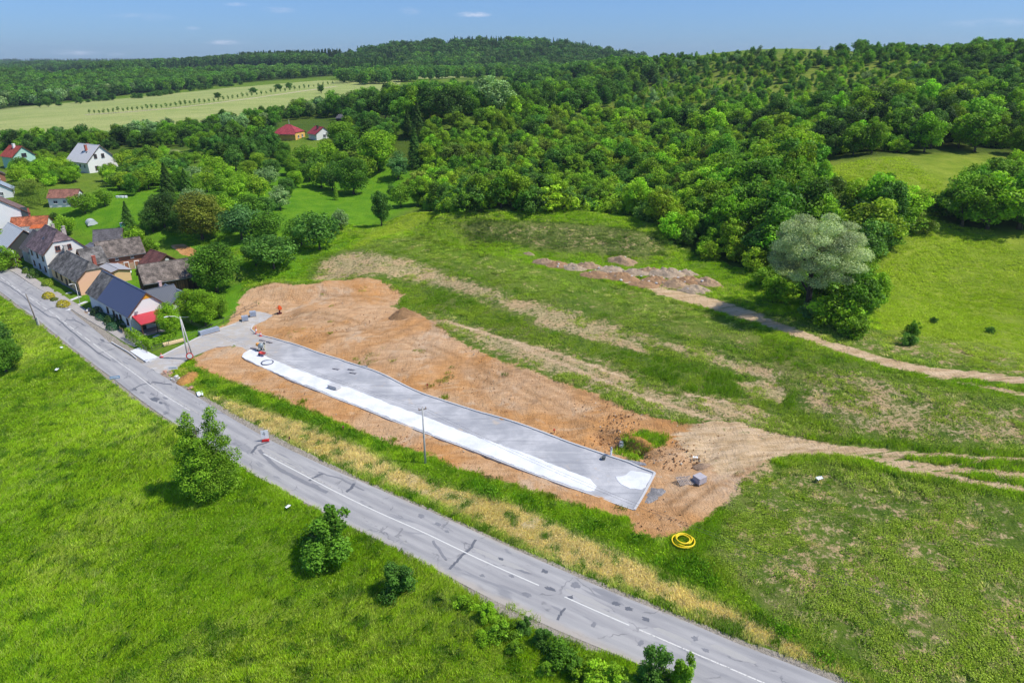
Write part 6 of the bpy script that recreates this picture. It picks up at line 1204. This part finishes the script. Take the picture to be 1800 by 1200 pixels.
b = MB(); b.add([(-.4,-.2,.35),(.4,-.25,.35),(.4,.25,.35),(-.4,.2,.35),(-.65,-.38,.75),(.6,-.38,.7),(.6,.38,.7),(-.65,.38,.75)], [(0,3,2,1),(0,1,5,4),(1,2,6,5),(2,3,7,6),(3,0,4,7)]); b.build('tray', plain('barrow_red', (.70, .10, .08), .5), e)
b = MB(); [b.bar((-.9, s*.12, .2), (.95, s*.33, .55), .05) for s in (-1, 1)]; [b.bar((.3, s*.24, .4), (.42, s*.26, 0), .05) for s in (-1, 1)]; b.build('handles', FENM, e); b = MB(); b.tube([(-.85, -.05, .2), (-.85, .05, .2)], .2, 14); b.build('wheel', plain('rubber', (.03, .03, .03)), e)
p = P1(466, 616); e = empty('marker_post', (float(p[0]), float(p[1]), float(p[2])), 0, 'yellow and black survey post beside the concrete mixer', 'marker'); b = MB(); b.bar((0, 0, 0), (0, 0, 1.3), .1); b.build('post', plain('post_yellow', (.82, .75, .35)), e); b = MB(); b.box((0, 0, 1.45), (.24, .24, .32)); b.build('post_cap', FENM, e)
for px, py, w_, l_, lb in ((447,614,1.4,.5,'dark board pile left of the concrete mixer'),(463,600,1.6,.35,'dark kerb stones laid out behind the mixer'),(475,603,1.5,.3,'row of kerb stones along the lot kerb'),(432,561.5,.01,.01,None)):
    if lb:
        p = P1(px, py); e = empty('stone_row', (float(p[0]), float(p[1]), float(p[2])+.06), R(-30), lb, 'stones')
        for k in range(4): b = MB(); b.box((k*w_/4-w_/2, (k % 2)*.1, .1), (w_/4-.05, l_, .16), .1*k); b.build('stone', OLDW if k % 2 else plain('kerb_dark', (.25, .24, .25)), e)
for px, py, lb in ((641, 645, 'dark kerb piece on the lot, upper left'), (590, 650.0, 'dark kerb piece beside the lot kerb'), (617, 651, 'grey kerb piece on the gravel lot'), (620, 657, 'second grey kerb piece just below another on the lot')):
    p = P1(px, py); b = MB(); b.box((0, 0, .1), (1.3, .16, .14)); b.box((.2, .25, .08), (1.0, .14, .1), .1); o = b.build('kerb_piece', plain('kerb_dark', (.25, .24, .25))); o.location = (float(p[0]), float(p[1]), float(p[2])+.05); o.rotation_euler = (0, 0, R(-28)); tag(o, lb, 'kerb stone')
# red machines and barriers
def rammer(label, px, py, s, c, name='tamping_rammer', cat='site machine'):
    p = P1(px, py); e = empty(name, (float(p[0]), float(p[1]), float(p[2])), R(-50), label, cat); m_ = plain(name+'_paint', c, .5); b = MB(); b.box((0, 0, .08*s), (.45*s, .75*s, .16*s)); b.build('foot_plate', plain('machine_dark', (.10, .02, .02)), e)
    b = MB(); b.tube([(0, 0, .15*s), (0, .12*s, .75*s)], .16*s, 10, True, .13*s); b.build('bellows', plain('machine_dark', (.10, .02, .02)), e); b = MB(); b.box((0, .15*s, 1.0*s), (.5*s, .6*s, .5*s)); b.box((0, .1*s, 1.35*s), (.3*s, .35*s, .3*s)); b.build('engine', m_, e)
    b = MB(); [b.bar((k*.22*s, .3*s, 1.0*s), (k*.22*s, -.45*s, 1.15*s), .05*s) for k in (-1, 1)]; b.bar((-.24*s, -.45*s, 1.15*s), (.24*s, -.45*s, 1.15*s), .05*s); b.build('handle', m_, e); return e
rammer('orange-red tamping rammer alone on the bare soil slope', 491.5, 551, 1.15, (.75, .12, .03))
def barrier(label, px, py, hh):
    p = P1(px, py); e = empty('barrier_post', (float(p[0]), float(p[1]), float(p[2])), 0, label, 'barrier'); b = MB(); b.box((0, 0, .06), (.55, .55, .12)); b.build('foot', SIGNR, e); b = MB(); b.tube([(0, 0, .1), (0, 0, hh)], .16, 10, True, .1); b.build('post', plain('barrier_pink', (.72, .22, .17), .5), e); b = MB(); b.tube([(0, 0, hh*.45), (0, 0, hh*.65)], .17, 10); b.build('band', SIGNW, e)
barrier('tall red and white barrier post at the kerb bend', 451, 587, 1.6); barrier('short red and white barrier post right of the taller one', 458.5, 591, 1.0); barrier('small red and white barrier post by the concrete pad', 284, 628, .8)
def stake(label, px, py, hh, c):
    p = P1(px, py); e = empty('marker_stake', (float(p[0]), float(p[1]), float(p[2])), .3, label, 'stake'); b = MB(); b.box((0, 0, hh/2), (.09, .09, hh)); b.build('shaft', plain('stake_wood', (.25, .10, .05)), e); b = MB(); b.box((.02, 0, hh-.15), (.24, .2, .26)); b.build('tip', plain('stake_'+str(round(c[0], 2)), c), e)
stake('reddish marker stake on the bare slope above the lot', 751, 683, .9, (.30, .04, .02)); stake('rusty marker stake in the green strip left of the middle pole', 604, 760, 1.1, (.28, .10, .07)); stake('thin dark stake in the straw bank', 509, 775, .7, (.12, .06, .04)); stake('red tipped stake at the upper lot kerb', 974, 761, .7, (.6, .1, .05))
p = P1(1074, 801); e = empty('vent_pipe', tuple(map(float, p)), 0, 'upright white pipe with grey cap at the lot kerb by the trench', 'pipe'); b = MB(); b.tube([(0, 0, 0), (0, 0, 1.0)], .13, 12); b.build('pipe', SIGNW, e); b = MB(); b.tube([(0, 0, 1.0), (0, 0, 1.4)], .17, 12, True, .1); b.build('cap', SIGND, e)
p = P1(1092, 784); e = empty('shaft_ring', (float(p[0]), float(p[1]), float(h(p[0], p[1]))), 0, 'grey and white shaft ring standing above the trench', 'shaft ring'); b = MB(); b.tube([(0, 0, 0), (0, 0, .4)], .34, 14); b.build('lower_ring', SIGNW, e); b = MB(); b.tube([(0, 0, .4), (0, 0, .75)], .28, 14); b.build('upper_ring', SIGND, e)
p = P1(1061, 808); e = empty('bucket', (float(p[0]), float(p[1]), float(p[2])+.06), 0, 'black bucket left on the grey gravel near the trench', 'bucket'); b = MB(); b.tube([(0, 0, 0), (0, 0, .45)], .2, 12, True, .3); b.build('body', FENM, e); b = MB(); b.tube([(-.3, 0, .42), (-.45, .1, .2), (-.3, .2, .05)], .03, 5); b.build('handle', FENM, e)
# spoil heaps
def heap(label, px, py, rx, ry, hh, c, seed, rot=0., name='soil_heap', cat='heap', group=None, stones=(0, None), rough=.2, pw=1.2, mat=None, c2=None):
    p = P1(px, py); r = np.random.default_rng(seed); n1_, n2_ = 14, 36; V = [(0, 0, hh)]; F = []
    for i in range(1, n1_+1):
        f = i/n1_
        for k in range(n2_):
            a = 2*math.pi*k/n2_; w_ = 1+rough*1.1*(vnoise(math.cos(a)*2+seed, math.sin(a)*2, 1.0, seed)-.5)
            x, y = math.cos(a)*f*rx*w_, math.sin(a)*f*ry*w_; z_ = hh*(1-f**pw)**1.05+(vnoise(x, y, .45, seed)-.5)*.35*hh*rough*3*(1-f*.6)+(vnoise(x, y, 1.3, seed+3)-.5)*.4*hh*rough*2*(1-f)
            V.append((x, y, z_ if i < n1_ else -.25))
    at_ = lambda i, k: 1+(i-1)*n2_+k % n2_
    F += [(0, at_(1, k), at_(1, k+1)) for k in range(n2_)]; F += [(at_(i, k), at_(i+1, k), at_(i+1, k+1), at_(i, k+1)) for i in range(1, n1_) for k in range(n2_)]
    V = np.array(V); ca_, sa_ = math.cos(rot), math.sin(rot); X_ = p[0]+V[:, 0]*ca_-V[:, 1]*sa_; Y_ = p[1]+V[:, 0]*sa_+V[:, 1]*ca_
    V2 = np.stack([X_-p[0], Y_-p[1], V[:, 2]+h(X_, Y_)-p[2]], 1); me = bpy.data.meshes.new(name); me.from_pydata([tuple(v) for v in V2], [], F); me.polygons.foreach_set('use_smooth', [True]*len(F)); me.materials.append(mat or soil_m(name, c, c2))
    o = link(name, me); o.location = tuple(map(float, p)); tag(o, label, cat, group)
    for k in range(stones[0]):
        a = r.random()*6.28; f = .35+.65*r.random(); x, y = math.cos(a)*f*rx, math.sin(a)*f*ry; X_, Y_ = x*ca_-y*sa_, x*sa_+y*ca_; s = .14+.3*r.random()**2; b = MB(); bm = bmesh.new(); bmesh.ops.create_icosphere(bm, subdivisions=1, radius=s)
        for v in bm.verts: v.co *= (.7+.6*r.random()); v.co.z *= .7
        me2 = bpy.data.meshes.new('stone'); bm.to_mesh(me2); bm.free(); me2.materials.append(stones[1]); q = link('stone', me2, o); q.location = (X_, Y_, float(h(p[0]+X_, p[1]+Y_))-float(p[2])+hh*max(0, 1-f**pw)+s*.2)
    return o
_sm = {}
def soil_m(name, c, c2=None):
    k = (c, c2)
    if k in _sm: return _sm[k]
    m = N('soil_'+name, .95); p_ = m.pos(); a = m.noise(p_, .9, 6, .7, .4); b2 = m.noise(p_, 6, 4, .75); m.color(m.mix(m.ramp(b2, .35, .7, .1, .8), m.mix(m.ramp(a, .35, .65), tuple(q*.72 for q in c), c2 or tuple(min(.8, q*1.2) for q in c)), tuple(q*.5 for q in c))); m.bump(m.math('ADD', a, b2), .9, .25); _sm[k] = m.m; return m.m
SAND = (.62, .31, .09); SOIL = (.50, .28, .13); RUB = (.50, .34, .22)
heap('conical brown soil heap at the upper edge of the bare slope', 708, 556, 3.1, 2.4, 1.9, (.42, .24, .11), 5, .2)
heap('smooth orange sand heap on the grass above the trench', 1124, 779, 2.2, 1.25, .5, SAND, 8, -.5, rough=.55, pw=2.2)
heap('orange sand heap in the weeds next to the junction sign', 331, 666, 1.7, 2.6, .8, SAND, 9, -.3, rough=.25, pw=2.)
heap('small brown soil heap with grey stones beyond the pallets', 1234, 820, 1.3, .8, .45, RUB, 10, 0)
0 and heap('low brown clod pile where the excavator turned above the lot', 1078, 748, 2.8, 2.2, .28, (.44, .25, .12), 12, .3, rough=.9, pw=1.6)
0 and heap('long orange spoil ridge beside the trench end', 1180, 795, 3.4, 1.1, .4, (.56, .31, .12), 13, .75, rough=.6, pw=1.8)
STN = plain('pale_stone', (.62, .60, .57), .9, 0, .15, 3); STR = plain('red_stone', (.55, .30, .22), .9, 0, .2, 3)
rub = [(958,461,2.6,1.5,1.3),(982,465,2.8,1.6,1.3),(1008,470,2.5,1.6,1.4),(1035,468,2.7,1.5,1.5),(1048,482,2.7,1.6,1.3),(1075,474,2.6,1.8,1.5),(1095,458,2.4,1.3,1.4),(1090,486,2.8,1.6,1.5),(1115,480,2.6,1.6,1.6),(1140,478,2.8,1.6,1.5),(1155,494,2.6,1.5,1.5),(1170,482,3.2,1.8,1.9),(1185,500,2.6,1.5,1.4),(1212,494,2.6,1.6,1.4),(1222,508,2.4,1.5,1.2),(1240,497,2.4,1.5,1.5),(1130,498,2.3,1.3,1.0),(1205,480,2.0,1.2,1.2)]
for k, (px, py, rx, ry, hh) in enumerate(rub):
    heap('pinkish brown rubble heap in the long row below the grassy bank', px, py+3, rx*1.5, ry*1.5, hh*.95, [(.55, .37, .22), (.52, .31, .16), (.58, .44, .30)][k % 3], 20+k, R(-28), 'rubble_heap', 'rubble', 'rubble heaps in a row below the bank', (5 if k % 2 else 3, STN), .45, 1.35)
heap('lone tan soil hump left of the rubble row', 929, 448, 1.6, 1.0, .9, (.46, .36, .2), 50, 0, rough=.3)
heap('pinkish rubble with broken slabs at the road edge by the junction', 296, 657, 1.7, .9, .5, (.60, .42, .30), 51, -.7, 'rubble_heap', 'rubble', None, (7, STR), .5); heap('grey broken slab rubble below the pinkish one at the road edge', 310, 668, 1.6, .8, .35, (.42, .36, .32), 52, -.7, 'rubble_heap', 'rubble', None, (8, STN), .5)
heap('little pink stone pile on the verge past the sand heap', 337, 681, .9, .6, .35, (.55, .40, .34), 53, -.7, 'rubble_heap', 'rubble', None, (4, STR), .5)
heap('grey gravel spill past the corner of the lot', 1152, 868, 2.4, 1.3, .22, (.40, .38, .37), 54, .8, 'gravel_heap', 'gravel', None, (0, None), .4, 2); heap('grey gravel spill along the trench foot', 1110, 812, 2.0, .5, .15, (.42, .42, .44), 55, -.4, 'gravel_heap', 'gravel', None, (0, None), .4, 2)
heap('torn up soil and stones in the dug front garden', 158, 548, 2.6, 1.2, .35, (.52, .36, .24), 56, -.8, 'soil_heap', 'heap', None, (6, STN), .5)
SHT = plain('white_sheet', (.80, .84, .86), .6, 0, .04)
def crumple(label, px, py, s, mat, seed, lift=.15):
    r = np.random.default_rng(seed); n = 6; V = [((i-n/2)*s/n*1.6, (j-n/2)*s/n, r.random()*s*.28+lift) for i in range(n+1) for j in range(n+1)]; F = [(i*(n+1)+j, (i+1)*(n+1)+j, (i+1)*(n+1)+j+1, i*(n+1)+j+1) for i in range(n) for j in range(n)]; V += [(a, b_, c_-.03) for a, b_, c_ in V]; F += [tuple(q+len(V)//2 for q in f)[::-1] for f in F]
    me = bpy.data.meshes.new('plastic_sheet'); me.from_pydata(V, [], F); me.materials.append(mat); o = link('plastic_sheet', me); p = P1(px, py); o.location = tuple(map(float, p)); o.rotation_euler = (0, 0, seed*.7); return tag(o, label, 'litter')
crumple('crumpled white sheet on the verge right of the pink stones', 352, 694, .9, SHT, 3); crumple('white bag lying alone on the scrub below the right track', 1440, 844, .55, SHT, 5, .3); crumple('small white litter in the grass near the roadside tree', 507, 896, .4, SHT, 6, .5); crumple('tiny white litter on the left field by the road', 101, 654, .5, SHT, 7, .5); crumple('white scrap on the verge high up the left field', 109, 614, .4, SHT, 8, .4); crumple('white scrap beside the gravel near the pallets', 1222, 806, .4, SHT, 9, .2)
p = P1(225, 545+3); b = MB()
p = P1(223, 484); e = empty('laundry_table', (float(p[0]), float(p[1]), float(p[2])), R(30), 'white topped garden table on the lawn between the barns and houses', 'table'); b = MB(); b.box((0, 0, .8), (2.4, 1.6, .08)); b.build('table_top', SIGNW, e)
for sx in (-1.05, 1.05):
    for sy in (-.65, .65): b = MB(); b.box((sx, sy, .38), (.08, .08, .76)); b.build('leg', FENM, e)
p = P1(164, 396); e = empty('greenhouse', (float(p[0]), float(p[1]), float(p[2])), R(40), 'small pale plastic tunnel greenhouse on the lawn behind the dark shed', 'greenhouse')
b = MB(); pts = [(math.cos(a)*1.4, math.sin(a)*1.4) for a in np.linspace(0, math.pi, 13)]; b.prism([(x, 0, z_) for x, z_ in pts], (0, 4.0, 0)); b.build('cover', plain('plastic_film', (.66, .70, .70), .3), e); b = MB(); [b.tube([(x*1.02, y, z_*1.02) for x, z_ in pts], .035, 5) for y in (0, 1.3, 2.6, 4.0)]; b.build('hoops', METALG, e)
p = P1(183, 352); e = empty('wood_pile', (float(p[0]), float(p[1]), float(p[2])), R(20), 'wood pile under a tarpaulin behind the back lawn', 'wood pile'); b = MB(); b.box((0, 0, .7), (3.2, 1.6, 1.4)); b.build('logs', planks('log_pile', (.30, .22, .15), .2, 'X'), e); b = MB(); b.prism([(-1.8, -1, 1.42), (1.8, -1, 1.42), (1.6, 1, 1.8), (-1.6, 1, 1.8)], (0, 0, .06)); b.build('tarpaulin', plain('tarp', (.36, .33, .30)), e)
p = P1(207, 348); b = MB(); [b.box((k*.9, .2*(k % 2), .35), (.75, .8, .7), .2*k) for k in range(4)]; o = b.build('white_bags', SHT); o.location = tuple(map(float, p)); tag(o, 'row of white building bags at the edge of the back lawn', 'bags')
p = P1(216, 399); e = empty('compost_bin', tuple(map(float, p)), .3, 'small turquoise lidded bin by the pointed conifer', 'bin'); b = MB(); b.box((0, 0, .6), (1.1, 1.1, 1.2)); b.build('bin_body', plain('turquoise', (.10, .42, .40)), e); b = MB(); b.box((0, 0, 1.24), (1.25, 1.25, .08)); b.build('bin_lid', SIGND, e)
# brick garden walls and doorways in the yard between the houses
p = P1(236, 473); e = empty('yard_wall', tuple(map(float, p)), R(36), 'ruined brick yard wall with pale door frames below the ivied barn', 'wall')
b = MB(); [b.box((x, 0, .85), (w_, .35, 1.7+.3*(i % 2))) for i, (x, w_) in enumerate(((-5.0, 1.6), (-2.6, 1.4), (-.4, 1.2), (2.2, 2.0)))]; b.build('brickwork', plain('brick_pale', (.50, .34, .22), .9, 0, .3, 2), e)
for x in (-3.8, -1.5, .85): b = MB(); b.box((x-.5, -.02, 1.0), (.14, .4, 2.0)); b.box((x+.5, -.02, 1.0), (.14, .4, 2.0)); b.box((x, -.02, 2.05), (1.15, .4, .14)); b.build('door_frame', WHITE, e)
mound('ivy', 'ivy growing over the front of the long barn', 'plant', 226, 458, 3.2, 1.0, 1.6, 'g1', 90, .25, 900)

def clod(name, r, s):
    bm = bmesh.new(); bmesh.ops.create_icosphere(bm, subdivisions=1, radius=s)
    for v in bm.verts: v.co *= (.6+.7*r.random()); v.co.z *= .65
    me = bpy.data.meshes.new(name); bm.to_mesh(me); bm.free(); return me
r = np.random.default_rng(77); cm_ = N('clods', .95); c_a = cm_.attr('tint', 'INSTANCER', 'Color'); cm_.color(c_a); kinds = []
for k in range(3): me = clod(f'clod{k}', r, 1.0); me.materials.append(cm_.m); kinds.append(me)
x = rng.random(120000)*150-75; y = rng.random(120000)*85+58; md = dirtA.mask(x, y, 3.0); cl = vnoise(x, y, 3.0, 12); d5 = np.minimum(np.hypot(x-_b5[0], y-_b5[1]), np.hypot(x-_b4[0], y-_b4[1]))
k = (md > .3) & (lotP.mask(x, y, .6) < .05) & (rng.random(len(x)) < np.clip((cl-.45)*.9, .02, .5)+.5*(d5 < 3.5)); x, y, d5 = x[k], y[k], d5[k]; n = len(x); s_c = (.04+.11*rng.random(n)**3)*(1+.35*(d5 < 3.5))
ct = np.where((rng.random(n) < .12)[:, None], np.array([.52, .44, .34]), np.array([.40, .22, .10]))*(.6+.7*rng.random((n, 1)))
scatter('soil_clods', kinds, np.c_[x, y, h(x, y)+.03], np.c_[rng.random((n, 3))*6.28], np.repeat(s_c[:, None], 3, 1), rng.integers(0, 3, n), np.c_[ct, np.ones(n)], 'loose clods and small stones scattered over the bare soil', 'clods')
print('clods', n)
# ---------------------------------------------------------------- camera, sun, sky
cam = bpy.data.cameras.new('camera'); co = bpy.data.objects.new('camera', cam); COL.objects.link(co); SC.camera = co
cam.sensor_width = 36; cam.lens = 24; cam.clip_end = 20000; cam.clip_start = .5
co.location = (0, 0, HC); co.rotation_euler = (math.pi/2-PITCH, 0, 0)
SUN_EL, SUN_AZ = R(56), math.atan2(-.18, 1.0)         # azimuth measured in the xy plane: sun to the right, a little behind the camera
sd = Vector((math.cos(SUN_EL)*math.cos(SUN_AZ), math.cos(SUN_EL)*math.sin(SUN_AZ), math.sin(SUN_EL)))
sun = bpy.data.lights.new('sun', 'SUN'); sun.energy = 4.4; sun.angle = R(.53); sun.color = (1, .955, .88)
so_ = bpy.data.objects.new('sun', sun); COL.objects.link(so_); so_.rotation_euler = sd.to_track_quat('Z', 'Y').to_euler(); so_.location = (60, 0, 120)
w = bpy.data.worlds.new('World'); SC.world = w; w.use_nodes = True; t = w.node_tree; bg = t.nodes['Background']
sky = t.nodes.new('ShaderNodeTexSky'); sky.sky_type = 'NISHITA'; sky.sun_disc = False; sky.sun_elevation = SUN_EL; sky.sun_rotation = math.pi/2-SUN_AZ
sky.altitude = 300; sky.air_density = 1.0; sky.dust_density = .35; sky.ozone_density = 3.5
bg.inputs['Strength'].default_value = .13
def wn(typ, **kw):
    o = t.nodes.new(typ)
    for k, v in kw.items(): setattr(o, k, v)
    return o
def wl(a, b): t.links.new(a, b)
def wm(op, a, b=None):
    o = wn('ShaderNodeMath', operation=op)
    for i, q in enumerate((a, b)):
        if q is None: continue
        if isinstance(q, (int, float)): o.inputs[i].default_value = q
        else: wl(q, o.inputs[i])
    return o.outputs[0]
tc = wn('ShaderNodeTexCoord').outputs['Generated']
grade = wn('ShaderNodeMix', data_type='RGBA', blend_type='MULTIPLY'); grade.inputs[0].default_value = 1; wl(sky.outputs[0], grade.inputs[6])
sz = wn('ShaderNodeSeparateXYZ'); wl(tc, sz.inputs[0]); hr = wn('ShaderNodeMapRange'); wl(sz.outputs[2], hr.inputs[0]); hr.inputs[1].default_value = -.01; hr.inputs[2].default_value = .30
gm = wn('ShaderNodeMix', data_type='RGBA'); wl(hr.outputs[0], gm.inputs[0]); gm.inputs[6].default_value = (.32, .50, .86, 1); gm.inputs[7].default_value = (.70, .86, 1.08, 1); wl(gm.outputs[2], grade.inputs[7])
# thin fair-weather wisps: soft noise-broken puffs fixed in the sky
tot = None
for px, py, wx, wy, amt in [(832,26,.030,.0045,.85),(398,75,.034,.004,.6),(130,93,.035,.0045,.4),(205,96,.014,.003,.35),(338,50,.012,.003,.25),(415,8,.02,.003,.35),(720,20,.02,.006,.2),(490,18,.03,.005,.25),(1750,40,.07,.006,.25),(1010,85,.08,.004,.2),(250,30,.05,.006,.15)]:
    a, b, c = ray(px, py); d = Vector((a, b, c)).normalized()
    v = wn('ShaderNodeVectorMath', operation='SUBTRACT'); wl(tc, v.inputs[0]); v.inputs[1].default_value = d
    s_ = wn('ShaderNodeVectorMath', operation='MULTIPLY'); wl(v.outputs[0], s_.inputs[0]); s_.inputs[1].default_value = (1/wx, 1/wx, 1/wy)
    ln = wn('ShaderNodeVectorMath', operation='LENGTH'); wl(s_.outputs[0], ln.inputs[0])
    mr = wn('ShaderNodeMapRange', interpolation_type='SMOOTHSTEP'); wl(ln.outputs['Value'], mr.inputs[0]); mr.inputs[1].default_value = 1.0; mr.inputs[2].default_value = 0.1; mr.inputs[3].default_value = 0; mr.inputs[4].default_value = amt*1.5
    tot = mr.outputs[0] if tot is None else wm('ADD', tot, mr.outputs[0])
nz = wn('ShaderNodeTexNoise'); mp = wn('ShaderNodeMapping'); wl(tc, mp.inputs[0]); mp.inputs['Scale'].default_value = (1, 1, 4); wl(mp.outputs[0], nz.inputs['Vector']); nz.inputs['Scale'].default_value = 42; nz.inputs['Detail'].default_value = 5; nz.inputs['Roughness'].default_value = .65
nr = wn('ShaderNodeMapRange'); wl(nz.outputs['Fac'], nr.inputs[0]); nr.inputs[1].default_value = .35; nr.inputs[2].default_value = .7
fac = wm('MINIMUM', wm('MULTIPLY', tot, nr.outputs[0]), .9)
cm = wn('ShaderNodeMix', data_type='RGBA'); wl(fac, cm.inputs[0]); wl(grade.outputs[2], cm.inputs[6]); cm.inputs[7].default_value = (5.2, 5.7, 7.0, 1)
wl(cm.outputs[2], bg.inputs['Color'])
hzm = bpy.data.materials.new('haze_air'); hzm.use_nodes = True; ht = hzm.node_tree; ht.nodes.remove(ht.nodes['Principled BSDF']); pv_ = ht.nodes.new('ShaderNodeVolumePrincipled'); pv_.inputs['Color'].default_value = (.72, .84, 1, 1); pv_.inputs['Density'].default_value = .00008; pv_.inputs['Anisotropy'].default_value = .2
ht.links.new(pv_.outputs[0], ht.nodes['Material Output'].inputs['Volume']); hb = MB(); hb.box((0, 2000, 40), (10500, 7500, 260)); tag(hb.build('haze', hzm), 'thin summer haze filling the valley air', 'haze', kind='stuff')
SC.cycles.volume_bounces = 0
SC.view_settings.view_transform = 'Standard'; SC.view_settings.look = 'None'; SC.view_settings.gamma = 1; SC.view_settings.exposure = 0.12
SC.cycles.use_light_tree = False; SC.cycles.adaptive_threshold = .02; SC.cycles.max_bounces = 4; SC.cycles.diffuse_bounces = 2; SC.cycles.glossy_bounces = 1; SC.cycles.transmission_bounces = 2; SC.cycles.transparent_max_bounces = 12
